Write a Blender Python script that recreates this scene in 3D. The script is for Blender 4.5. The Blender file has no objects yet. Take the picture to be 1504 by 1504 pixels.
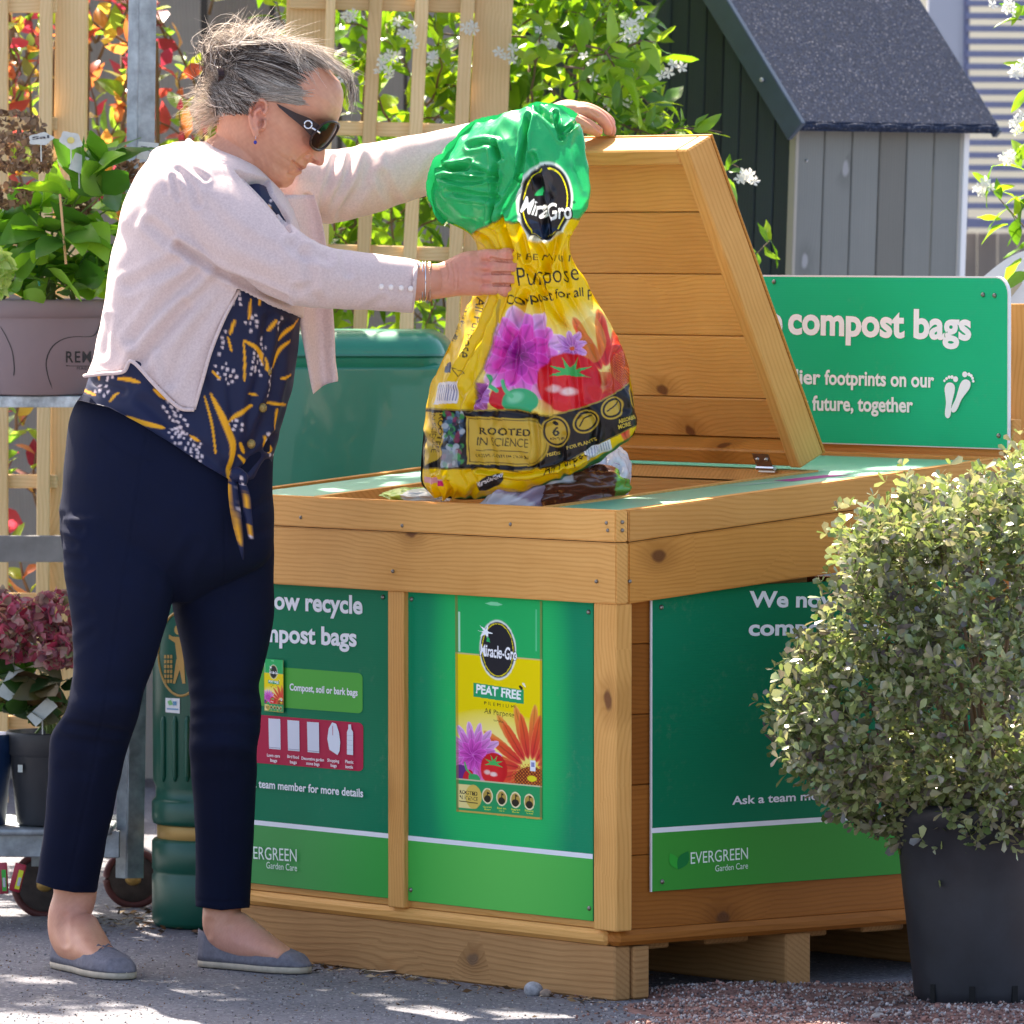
import bpy, bmesh, math, random
import numpy as np
from mathutils import Vector, Matrix
random.seed(7); RNG = np.random.default_rng(11)
scene = bpy.context.scene
COL = scene.collection

# ------------------------------------------------------------------ camera
FPX, CX, CY, HORIZ, CAMZ = 11000., 752., 752., 345., 1.30
PITCH = math.atan((CY - HORIZ) / FPX)
cam_d = bpy.data.cameras.new('camera'); cam = bpy.data.objects.new('camera', cam_d); COL.objects.link(cam)
cam.location = (0, 0, CAMZ); cam.rotation_euler = (math.pi/2 - PITCH, 0, 0)
cam_d.sensor_width = 36; cam_d.lens = 36*FPX/1504.; cam_d.clip_start = .5; cam_d.clip_end = 400
cam_d.dof.use_dof = True; cam_d.dof.focus_distance = 12.95; cam_d.dof.aperture_fstop = 13
scene.camera = cam
# ------------------------------------------------------------------ world + sun
SUN = Vector((-.26, .68, 1.0)).normalized()
w = bpy.data.worlds.new('World'); scene.world = w; w.use_nodes = True
nt = w.node_tree; bg = nt.nodes['Background']
sky = nt.nodes.new('ShaderNodeTexSky'); sky.sky_type = 'NISHITA'; sky.sun_disc = False
sky.dust_density = 3.0; sky.air_density = .8; sky.ozone_density = .8; sky.sun_elevation = math.asin(SUN.z); sky.sun_rotation = math.atan2(SUN.x, SUN.y)
nt.links.new(sky.outputs[0], bg.inputs[0]); bg.inputs[1].default_value = .112
sl = bpy.data.lights.new('sun', 'SUN'); sl.energy = 5.0; sl.angle = math.radians(.53); sl.color = (1, .94, .85)
so = bpy.data.objects.new('sun', sl); COL.objects.link(so); so.rotation_euler = SUN.to_track_quat('Z', 'Y').to_euler()
vs = scene.view_settings; vs.view_transform = 'Standard'; vs.look = 'None'; vs.exposure = 2.12; vs.use_white_balance = True; vs.white_balance_temperature = 7100; vs.white_balance_tint = 12; vs.gamma = 1
vs.use_curve_mapping = False

# ------------------------------------------------------------------ pixel <-> world (1504 px photo)
_f = np.array([0, math.cos(PITCH), -math.sin(PITCH)]); _u = np.array([0, math.sin(PITCH), math.cos(PITCH)]); _r = np.array([1., 0, 0])
CAMP = np.array([0, 0, CAMZ])
def ray(px, py):
    return _f + _r*(px-CX)/FPX + _u*(CY-py)/FPX
def P(px, py, d):
    r = ray(px, py); return CAMP + r*(d/r[1])
def G(px, py, z=0.):
    r = ray(px, py); return CAMP + r*((z-CAMZ)/r[2])
def proj(v):
    v = np.asarray(v, float) - CAMP
    z = v@_f; return CX + FPX*(v@_r)/z, CY - FPX*(v@_u)/z
def hitplane(px, py, o, n):
    r = ray(px, py); return CAMP + r*(np.dot(np.asarray(o)-CAMP, n)/np.dot(r, n))

# ------------------------------------------------------------------ object helpers
WM = {}
def s2l(c):
    c = np.asarray(c, float); return np.where(c <= .04045, c/12.92, ((c+.055)/1.055)**2.4)
def hexc(h):
    return s2l([int(h[i:i+2], 16)/255 for i in (0, 2, 4)])
def place(o, M, parent=None):
    if not isinstance(M, Matrix): M = Matrix.Translation(Vector([float(k) for k in M]))
    if parent is not None:
        o.parent = parent; o.matrix_local = WM[parent.name].inverted() @ M
    else: o.matrix_world = M
    WM[o.name] = M; return o
def thing(name, label, cat, loc=(0, 0, 0), group=None):
    o = bpy.data.objects.new(name, None); COL.objects.link(o); o.empty_display_size = .05
    o['label'] = label; o['category'] = cat
    if group: o['group'] = group
    place(o, loc); return o
def tag(o, label=None, cat=None, group=None, kind=None):
    for k, v in (('label', label), ('category', cat), ('group', group), ('kind', kind)):
        if v: o[k] = v
    return o
def mkmesh(name, verts, faces, smooth=False):
    me = bpy.data.meshes.new(name)
    verts = np.asarray(verts, np.float32)
    if isinstance(faces, np.ndarray):
        n, k = faces.shape
        me.vertices.add(len(verts)); me.vertices.foreach_set('co', verts.ravel())
        me.loops.add(n*k); me.loops.foreach_set('vertex_index', faces.astype(np.int32).ravel())
        me.polygons.add(n); me.polygons.foreach_set('loop_start', (np.arange(n)*k).astype(np.int32))
        me.polygons.foreach_set('loop_total', np.full(n, k, np.int32)); me.update(calc_edges=True)
    else:
        me.from_pydata(verts.tolist(), [], [list(map(int, f)) for f in faces]); me.update()
    if smooth: me.polygons.foreach_set('use_smooth', np.ones(len(me.polygons), bool))
    return me
def obj(name, me, mat=None, parent=None, M=None, wv=True):
    """mesh given in world coordinates unless M is given"""
    o = bpy.data.objects.new(name, me); COL.objects.link(o)
    if mat is not None and not me.materials: me.materials.append(mat)
    if M is None:
        c = WM[parent.name].translation if parent is not None else Vector((0, 0, 0))
        if parent is None:
            a = np.zeros(len(me.vertices)*3, np.float32); me.vertices.foreach_get('co', a); a = a.reshape(-1, 3)
            c = Vector([float((a[:, 0].min()+a[:, 0].max())/2), float((a[:, 1].min()+a[:, 1].max())/2), float(a[:, 2].min())])
        M = Matrix.Translation(c); me.transform(M.inverted())
    place(o, M, parent); return o
def setcol(me, c, name='col'):
    a = me.color_attributes.new(name, 'FLOAT_COLOR', 'POINT')
    c = np.asarray(c, np.float32)
    if c.shape[1] == 3: c = np.hstack([c, np.ones((len(c), 1), np.float32)])
    a.data.foreach_set('color', c.ravel())
def coords(me):
    a = np.zeros(len(me.vertices)*3, np.float32); me.vertices.foreach_get('co', a); return a.reshape(-1, 3).astype(float)
def setcoords(me, a):
    me.vertices.foreach_set('co', np.asarray(a, np.float32).ravel()); me.update()
def normals(me):
    a = np.zeros(len(me.vertices)*3, np.float32); me.vertices.foreach_get('normal', a); return a.reshape(-1, 3).astype(float)
def nrm(v):
    v = np.asarray(v, float); return v/np.linalg.norm(v)
def frameM(o, ex, ey, ez):
    return Matrix(((ex[0], ey[0], ez[0], o[0]), (ex[1], ey[1], ez[1], o[1]), (ex[2], ey[2], ez[2], o[2]), (0, 0, 0, 1)))
_bc = {}
def boxmesh(L, W, T, bev=.0015):
    k = (round(L, 4), round(W, 4), round(T, 4), bev)
    if k in _bc: return _bc[k]
    bm = bmesh.new(); bmesh.ops.create_cube(bm, size=1)
    for v in bm.verts: v.co = Vector((v.co.x*L, v.co.y*W, v.co.z*T))
    if bev: bmesh.ops.bevel(bm, geom=bm.edges[:], offset=min(bev, T*.3, W*.3), segments=1, affect='EDGES')
    me = bpy.data.meshes.new('board'); bm.to_mesh(me); bm.free(); _bc[k] = me; return me
def board(name, p0, p1, width, thick, wdir, mat, parent, bev=.0015):
    """board whose centre line runs p0->p1; width along wdir; thickness along the third axis"""
    p0 = np.asarray(p0, float); p1 = np.asarray(p1, float)
    ex = nrm(p1-p0); ey = np.asarray(wdir, float); ey = nrm(ey - ex*ey.dot(ex)); ez = np.cross(ex, ey)
    me = boxmesh(float(np.linalg.norm(p1-p0)), width, thick, bev).copy()
    me.materials.clear(); me.materials.append(mat)
    return obj(name, me, mat, parent, frameM((p0+p1)/2, ex, ey, ez))
def tube_np(pts, rad, n=6, caps=True):
    pts = np.asarray(pts, float); m = len(pts); rad = np.broadcast_to(rad, (m,))
    t = np.gradient(pts, axis=0); t /= np.linalg.norm(t, axis=1)[:, None]+1e-12
    ref = np.array([0, 0, 1.]) if abs(t[:, 2]).mean() < .8 else np.array([0, 1., 0])
    a = np.cross(t, ref); a /= np.linalg.norm(a, axis=1)[:, None]+1e-12; b = np.cross(t, a)
    th = np.arange(n)/n*2*math.pi
    v = pts[:, None]+rad[:, None, None]*(a[:, None]*np.cos(th)[None, :, None]+b[:, None]*np.sin(th)[None, :, None])
    v = v.reshape(-1, 3); i = np.arange(m-1)[:, None]*n; j = np.arange(n)[None]; k = (j+1) % n
    f = np.stack([i+j, i+k, i+n+k, i+n+j], -1).reshape(-1, 4)
    f = [tuple(q) for q in f]
    if caps: f += [tuple(range(n-1, -1, -1)), tuple(range((m-1)*n, m*n))]
    return v, f
class MB:
    def __init__(s): s.v = []; s.f = []; s.n = 0; s.c = []
    def add(s, v, f, c=None):
        v = np.asarray(v, float); s.v.append(v); s.f += [tuple(int(k)+s.n for k in q) for q in f]; s.n += len(v)
        if c is not None: s.c.append(np.broadcast_to(np.asarray(c, float), (len(v), 3)))
        return s
    def tube(s, pts, rad, n=6, c=None): v, f = tube_np(pts, rad, n); return s.add(v, f, c)
    def box(s, o, ex, ey, ez, c=None):
        o, ex, ey, ez = [np.asarray(k, float) for k in (o, ex, ey, ez)]
        v = [o+ex*i+ey*j+ez*k for k in (-.5, .5) for j in (-.5, .5) for i in (-.5, .5)]
        return s.add(v, [(0, 2, 3, 1), (4, 5, 7, 6), (0, 1, 5, 4), (2, 6, 7, 3), (0, 4, 6, 2), (1, 3, 7, 5)], c)
    def ell(s, c0, r, nu=16, nv=12, R=None, c=None):
        th = np.linspace(0, math.pi, nv+1)[1:-1]; ph = np.arange(nu)/nu*2*math.pi
        v = [[0, 0, 1]]+[[math.sin(a)*math.cos(b), math.sin(a)*math.sin(b), math.cos(a)] for a in th for b in ph]+[[0, 0, -1]]
        v = np.array(v)*np.asarray(r)
        if R is not None: v = v@np.asarray(R).T
        v = v+np.asarray(c0); f = []
        for j in range(nu): f.append((0, 1+j, 1+(j+1) % nu))
        for i in range(nv-2):
            for j in range(nu): a = 1+i*nu; f.append((a+j, a+nu+j, a+nu+(j+1) % nu, a+(j+1) % nu))
        a = 1+(nv-2)*nu
        for j in range(nu): f.append((a+j, len(v)-1, a+(j+1) % nu))
        return s.add(v, f, c)
    def rings(s, R, c=None, caps=True):
        """R: list of rings, each (n,3)"""
        R = np.asarray(R, float); m, n = R.shape[:2]; f = []
        i = np.arange(m-1)[:, None]*n; j = np.arange(n)[None]; k = (j+1) % n
        f = [tuple(q) for q in np.stack([i+j, i+k, i+n+k, i+n+j], -1).reshape(-1, 4)]
        if caps: f += [tuple(range(n-1, -1, -1)), tuple(range((m-1)*n, m*n))]
        return s.add(R.reshape(-1, 3), f, c)
    def mesh(s, name, smooth=False):
        me = mkmesh(name, np.concatenate(s.v), s.f, smooth)
        if s.c: setcol(me, np.concatenate(s.c))
        return me
    def build(s, name, mat, parent=None, smooth=False): return obj(name, s.mesh(name, smooth), mat, parent)
def chaikin(p, n=2, closed=False):
    p = np.asarray(p, float)
    for _ in range(n):
        q = np.roll(p, -1, 0) if closed else p[1:]
        a = p if closed else p[:-1]
        r = np.empty((2*len(a), p.shape[1])); r[0::2] = a*.75+q*.25; r[1::2] = a*.25+q*.75
        p = r if closed else np.vstack([p[:1], r, p[-1:]])
    return p
def catmull(p, n):
    """resample control points (m,k) at n points with a Catmull-Rom spline"""
    p = np.asarray(p, float); m = len(p); t = np.linspace(0, m-1, n); i = np.clip(t.astype(int), 0, m-2); f = (t-i)[:, None]
    q = np.vstack([2*p[0]-p[1], p, 2*p[-1]-p[-2]])
    a, b, c, d = q[i], q[i+1], q[i+2], q[i+3]
    return .5*(2*b+(c-a)*f+(2*a-5*b+4*c-d)*f**2+(3*b-a-3*c+d)*f**3)
def dist_poly(x, y, pl):
    """distance of points to a polyline"""
    pl = np.asarray(pl, float); D = np.full(x.shape, 1e9)
    for (ax, ay), (bx, by) in zip(pl[:-1, :2], pl[1:, :2]):
        dx, dy = bx-ax, by-ay; t = np.clip(((x-ax)*dx+(y-ay)*dy)/(dx*dx+dy*dy+1e-9), 0, 1)
        D = np.minimum(D, np.hypot(x-ax-t*dx, y-ay-t*dy))
    return D
def inpoly(x, y, pl):
    r = np.zeros(np.shape(x), bool); pl = list(pl)
    for (x1, y1), (x2, y2) in zip(pl, pl[1:]+pl[:1]):
        if y1 == y2: continue
        r ^= ((y1 > y) != (y2 > y)) & (x < (x2-x1)*(y-y1)/(y2-y1)+x1)
    return r

# ------------------------------------------------------------------ materials
def newmat(name):
    m = bpy.data.materials.new(name); m.use_nodes = True; return m, m.node_tree, m.node_tree.nodes['Principled BSDF']
def rgba(c): return (float(c[0]), float(c[1]), float(c[2]), 1)
def ramp(nt, fac, stops):
    r = nt.nodes.new('ShaderNodeValToRGB'); e = r.color_ramp.elements
    while len(e) < len(stops): e.new(.5)
    for k, (p, c) in zip(e, stops): k.position = p; k.color = rgba(c)
    nt.links.new(fac, r.inputs[0]); return r.outputs[0]
def coordn(nt, kind='Object', sc=(1, 1, 1), rnd=False):
    tc = nt.nodes.new('ShaderNodeTexCoord'); mp = nt.nodes.new('ShaderNodeMapping'); mp.inputs['Scale'].default_value = sc
    src = tc.outputs[kind]
    if rnd:
        oi = nt.nodes.new('ShaderNodeObjectInfo'); ml = nt.nodes.new('ShaderNodeMath'); ml.operation = 'MULTIPLY'; ml.inputs[1].default_value = 37.
        nt.links.new(oi.outputs['Random'], ml.inputs[0]); va = nt.nodes.new('ShaderNodeVectorMath'); va.operation = 'ADD'
        nt.links.new(src, va.inputs[0]); nt.links.new(ml.outputs[0], va.inputs[1]); src = va.outputs[0]
    nt.links.new(src, mp.inputs[0]); return mp.outputs[0]
def noise(nt, vec, scale, detail=4, rough=.55, dist=0.):
    n = nt.nodes.new('ShaderNodeTexNoise'); n.inputs['Scale'].default_value = scale; n.inputs['Detail'].default_value = detail
    n.inputs['Roughness'].default_value = rough; n.inputs['Distortion'].default_value = dist
    nt.links.new(vec, n.inputs['Vector']); return n.outputs['Fac']
def math_(nt, op, a, b=None, c=None):
    m = nt.nodes.new('ShaderNodeMath'); m.operation = op
    for i, k in enumerate((a, b, c)):
        if k is None: continue
        if isinstance(k, (int, float)): m.inputs[i].default_value = k
        else: nt.links.new(k, m.inputs[i])
    return m.outputs[0]
def mixc(nt, fac, a, b, mode='MIX'):
    m = nt.nodes.new('ShaderNodeMix'); m.data_type = 'RGBA'; m.blend_type = mode
    for i, k in ((0, fac), (6, a), (7, b)):
        if isinstance(k, (int, float)): m.inputs[i].default_value = k
        elif isinstance(k, (tuple, list, np.ndarray)): m.inputs[i].default_value = rgba(k)
        else: nt.links.new(k, m.inputs[i])
    return m.outputs[2]
def bump(nt, bs, h, strength=.3, dist=.002):
    b = nt.nodes.new('ShaderNodeBump'); b.inputs['Strength'].default_value = strength; b.inputs['Distance'].default_value = dist
    nt.links.new(h, b.inputs['Height']); nt.links.new(b.outputs[0], bs.inputs['Normal'])
def smoothstep(nt, v, a, b):
    m = nt.nodes.new('ShaderNodeMapRange'); m.interpolation_type = 'SMOOTHSTEP'; nt.links.new(v, m.inputs[0])
    m.inputs[1].default_value = a; m.inputs[2].default_value = b; return m.outputs[0]
def wood(name, light, dark, knot=(.10, .035, .012), ring=18., rough=.55, knots=True, blot=.35, weather=None, bumpd=.0006, spec=.16, vary=.28):
    m, nt, bs = newmat(name)
    v = coordn(nt, 'Object', (1, 1, 1), True)
    mp = nt.nodes.new('ShaderNodeMapping'); mp.inputs['Scale'].default_value = (1.1, 1., 1.); nt.links.new(v, mp.inputs[0]); low = mp.outputs[0]
    mp2 = nt.nodes.new('ShaderNodeMapping'); mp2.inputs['Scale'].default_value = (4., 6., 1.); nt.links.new(v, mp2.inputs[0])
    vo = nt.nodes.new('ShaderNodeTexVoronoi'); nd_ = nt.nodes.new('ShaderNodeTexNoise'); nd_.inputs['Scale'].default_value = 26; nt.links.new(v, nd_.inputs['Vector']); vs_ = nt.nodes.new('ShaderNodeVectorMath'); vs_.operation = 'MULTIPLY_ADD'; nt.links.new(nd_.outputs['Color'], vs_.inputs[0]); vs_.inputs[1].default_value = (.07, .09, 0); nt.links.new(mp2.outputs[0], vs_.inputs[2]); vo.voronoi_dimensions = '2D'; vo.inputs['Scale'].default_value = 1.; nt.links.new(vs_.outputs[0], vo.inputs['Vector'])
    sc_ = nt.nodes.new('ShaderNodeSeparateColor'); nt.links.new(vo.outputs['Color'], sc_.inputs[0]); kd = math_(nt, 'ADD', vo.outputs['Distance'], math_(nt, 'MULTIPLY', math_(nt, 'LESS_THAN', sc_.outputs[0], .74), 1.))
    # growth rings: distance field stretched along the board, warped round the knots
    warp = math_(nt, 'MULTIPLY', math_(nt, 'POWER', 2.718, math_(nt, 'MULTIPLY', kd, -7.)), .05 if knots else 0.)
    n1 = noise(nt, low, 2.2, 3, .5)
    sep = nt.nodes.new('ShaderNodeSeparateXYZ'); nt.links.new(v, sep.inputs[0])
    y = math_(nt, 'ADD', sep.outputs[1], math_(nt, 'MULTIPLY', sep.outputs[2], .7))
    yy = math_(nt, 'ADD', math_(nt, 'ADD', y, math_(nt, 'MULTIPLY', n1, .055)), warp)
    ph = math_(nt, 'MULTIPLY', yy, ring*6.283*7)
    si = math_(nt, 'MULTIPLY_ADD', math_(nt, 'SINE', ph), .5, .5)
    si = math_(nt, 'POWER', si, 2.2)
    mp3 = nt.nodes.new('ShaderNodeMapping'); mp3.inputs['Scale'].default_value = (6., 260., 260.); nt.links.new(v, mp3.inputs[0])
    fib = noise(nt, mp3.outputs[0], 1., 3, .6)
    bl = noise(nt, low, 5., 4, .6)
    f = math_(nt, 'ADD', math_(nt, 'MULTIPLY', si, .22), math_(nt, 'MULTIPLY', fib, .45))
    f = math_(nt, 'ADD', f, math_(nt, 'MULTIPLY', math_(nt, 'SUBTRACT', bl, .5), blot*1.6))
    c = ramp(nt, f, [(0., light), (.9, dark)])
    if knots:
        kn = smoothstep(nt, kd, .082, .04)
        halo = smoothstep(nt, kd, .26, .06)
        c = mixc(nt, math_(nt, 'MULTIPLY', halo, .45), c, tuple(np.array(dark)*.7))
        c = mixc(nt, math_(nt, 'MULTIPLY', kn, .85), c, knot)
    oi_ = nt.nodes.new('ShaderNodeObjectInfo'); mv = math_(nt, 'MULTIPLY_ADD', oi_.outputs['Random'], vary, 1-vary*.55); cv = nt.nodes.new('ShaderNodeCombineColor'); nt.links.new(mv, cv.inputs[0]); nt.links.new(math_(nt, 'POWER', mv, 1.25), cv.inputs[1]); nt.links.new(math_(nt, 'POWER', mv, 1.5), cv.inputs[2]); c = mixc(nt, 1., c, cv.outputs[0], 'MULTIPLY')
    if weather is not None:
        wn = noise(nt, low, 9., 5, .7); c = mixc(nt, smoothstep(nt, wn, .42, .68), c, weather)
    nt.links.new(c, bs.inputs['Base Color'])
    bs.inputs['Roughness'].default_value = rough; bs.inputs['Specular IOR Level'].default_value = spec
    bump(nt, bs, math_(nt, 'ADD', fib, math_(nt, 'MULTIPLY', si, .5)), .55, bumpd)
    return m
def plain(name, col, rough=.5, metal=0., spec=.5, nscale=0., namp=.15, bumps=0., bscale=200., coat=0., sub=0.):
    m, nt, bs = newmat(name)
    bs.inputs['Base Color'].default_value = rgba(col); bs.inputs['Roughness'].default_value = rough
    bs.inputs['Metallic'].default_value = metal; bs.inputs['Specular IOR Level'].default_value = spec
    bs.inputs['Coat Weight'].default_value = coat
    v = coordn(nt)
    if nscale:
        n = noise(nt, v, nscale, 5, .6)
        c = ramp(nt, n, [(.3, np.array(col)*(1-namp)), (.7, np.minimum(np.array(col)*(1+namp), 1))]); nt.links.new(c, bs.inputs['Base Color'])
        r = math_(nt, 'MULTIPLY_ADD', n, .25, rough-.12); nt.links.new(r, bs.inputs['Roughness'])
    if bumps: bump(nt, bs, noise(nt, v, bscale, 3), bumps, .001)
    return m
def vcol(name, rough=.5, spec=.5, bumps=0., bscale=300., sub=0., coat=0., trans=0., mul=None):
    """colour printed on the mesh ('col' attribute)"""
    m, nt, bs = newmat(name)
    a = nt.nodes.new('ShaderNodeAttribute'); a.attribute_name = 'col'
    nt.links.new(a.outputs['Color'], bs.inputs['Base Color'])
    bs.inputs['Roughness'].default_value = rough; bs.inputs['Specular IOR Level'].default_value = spec
    bs.inputs['Coat Weight'].default_value = coat
    if sub:
        bs.inputs['Subsurface Weight'].default_value = sub; bs.inputs['Subsurface Radius'].default_value = (.012, .004, .002); bs.inputs['Subsurface Scale'].default_value = 1.
    if bumps: bump(nt, bs, noise(nt, coordn(nt), bscale, 3), bumps, .0008)
    if trans:
        tr = nt.nodes.new('ShaderNodeBsdfTranslucent'); mx = nt.nodes.new('ShaderNodeMixShader'); mx.inputs[0].default_value = trans
        nt.links.new(a.outputs['Color'], tr.inputs[0]); nt.links.new(bs.outputs[0], mx.inputs[1]); nt.links.new(tr.outputs[0], mx.inputs[2])
        nt.links.new(mx.outputs[0], nt.nodes['Material Output'].inputs[0])
    return m
def leafmat(name, cols, trans=.45, rough=.35, attr=False, tmul=(1.6, 1.7, .6), spec=.5):
    """cols: list of colours picked per leaf"""
    m, nt, bs = newmat(name)
    if attr:
        a = nt.nodes.new('ShaderNodeAttribute'); a.attribute_name = 'rnd'; fac = a.outputs['Fac']
    else:
        a = nt.nodes.new('ShaderNodeObjectInfo'); fac = a.outputs['Random']
    n = len(cols); r = nt.nodes.new('ShaderNodeValToRGB'); e = r.color_ramp.elements
    while len(e) < n: e.new(.5)
    for i, k in enumerate(e): k.position = i/max(n-1, 1); k.color = rgba(cols[i])
    nt.links.new(fac, r.inputs[0]); c = r.outputs[0]
    nn = noise(nt, coordn(nt), 60, 3); c = mixc(nt, math_(nt, 'MULTIPLY', nn, .35), c, mixc(nt, 1., c, (.5, .5, .35), 'MULTIPLY'))
    nt.links.new(c, bs.inputs['Base Color']); bs.inputs['Roughness'].default_value = rough; bs.inputs['Specular IOR Level'].default_value = spec
    tr = nt.nodes.new('ShaderNodeBsdfTranslucent'); tc = mixc(nt, 1., c, tmul, 'MULTIPLY'); nt.links.new(tc, tr.inputs[0])
    mx = nt.nodes.new('ShaderNodeMixShader'); mx.inputs[0].default_value = trans
    nt.links.new(bs.outputs[0], mx.inputs[1]); nt.links.new(tr.outputs[0], mx.inputs[2]); nt.links.new(mx.outputs[0], nt.nodes['Material Output'].inputs[0])
    return m

# ------------------------------------------------------------------ lettering and print
_tc = {}
def text2d(s, offset=0., shear=0., spacing=1.):
    k = (s, offset, shear, spacing)
    if k in _tc: return _tc[k]
    cu = bpy.data.curves.new('t', 'FONT'); cu.body = s; cu.size = 1; cu.offset = offset; cu.shear = shear; cu.space_character = spacing
    cu.resolution_u = 4; cu.fill_mode = 'FRONT'
    ob = bpy.data.objects.new('t', cu); COL.objects.link(ob); me = ob.to_mesh()
    v = np.zeros(len(me.vertices)*3, np.float32); me.vertices.foreach_get('co', v); v = v.reshape(-1, 3)[:, :2].astype(float)
    me.calc_loop_triangles(); t = np.zeros(len(me.loop_triangles)*3, np.int32); me.loop_triangles.foreach_get('vertices', t); t = t.reshape(-1, 3)
    ob.to_mesh_clear(); bpy.data.objects.remove(ob); bpy.data.curves.remove(cu)
    _tc[k] = (v, t); return v, t
_cap = {}
def caph(offset):
    if offset not in _cap: v, _ = text2d('H', offset); _cap[offset] = (v[:, 1].min(), v[:, 1].max())
    return _cap[offset]
def fit_text(s, width, cap, offset=.012, shear=0., spacing=1.):
    """2D triangles: baseline at y=0, x from 0 to width, capital height = cap"""
    v, t = text2d(s, offset, shear, spacing); v = v.copy(); lo, hi = caph(offset)
    v[:, 0] = (v[:, 0]-v[:, 0].min())/(v[:, 0].max()-v[:, 0].min())*width
    v[:, 1] = (v[:, 1]-lo)/(hi-lo)*cap
    return v, t
class Plane:
    def __init__(s, o, ex, ey): s.o = np.asarray(o, float); s.ex = nrm(ex); s.ey = nrm(ey); s.n = np.cross(s.ex, s.ey)
    def uv(s, px, py): h = hitplane(px, py, s.o, s.n)-s.o; return np.array([h@s.ex, h@s.ey])
    def pt(s, u, v, off=0.): return s.o+s.ex*u+s.ey*v+s.n*off
class Sheet:
    """flat print stacked on a plane, one mesh with vertex colours"""
    def __init__(s, pl, base=.001): s.pl = pl; s.mb = MB(); s.off = base; s.names = []; s.parts = []
    def tri(s, v2, f, col, up=0.):
        s.off += .00012
        v = [s.pl.pt(a, b, s.off+up) for a, b in v2]; s.parts.append((s.nm, MB().add(v, f, col))); return s
    nm = 'printed_shape'
    def done(s, parent, mat):
        if s.mb.v: s.mb.build('printed_band', mat, parent)
        for nm, mb in s.parts: mb.build(nm, mat, parent)
    def text(s, st, p0, p1, cap_px, col=(.8, .8, .8), offset=.012, shear=0., spacing=1.):
        a = s.pl.uv(*p0); b = s.pl.uv(*p1); c = s.pl.uv(p0[0], p0[1]-cap_px)
        d = b-a; L = np.hypot(*d); d /= L; cap = abs(c[1]-a[1]); v, t = fit_text(st, L, cap, offset, shear, spacing)
        nn = np.array([-d[1], d[0]]); v2 = a+v[:, :1]*d+v[:, 1:]*nn
        s.nm = 'lettering'; s.tri(v2, t, col); s.nm = 'printed_shape'; return s
    def poly(s, pts, col, px=True):
        v2 = [s.pl.uv(*p) for p in pts] if px else pts; return s.tri(v2, [tuple(range(len(pts)))], col)
    def ell(s, c, rx, ry, col, n=32, px=True):
        return s.poly([(c[0]+rx*math.cos(k/n*6.2832), c[1]-ry*math.sin(k/n*6.2832)) for k in range(n)], col, px)
    def line(s, pts, w, col):
        v2 = np.array([s.pl.uv(*p) for p in pts]); d = np.gradient(v2, axis=0); d /= np.linalg.norm(d, axis=1)[:, None]
        nn = np.stack([-d[:, 1], d[:, 0]], 1)*w/2; n = len(v2)
        return s.tri(np.vstack([v2+nn, v2-nn]), [(i, i+1, n+i+1, n+i) for i in range(n-1)], col)
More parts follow.
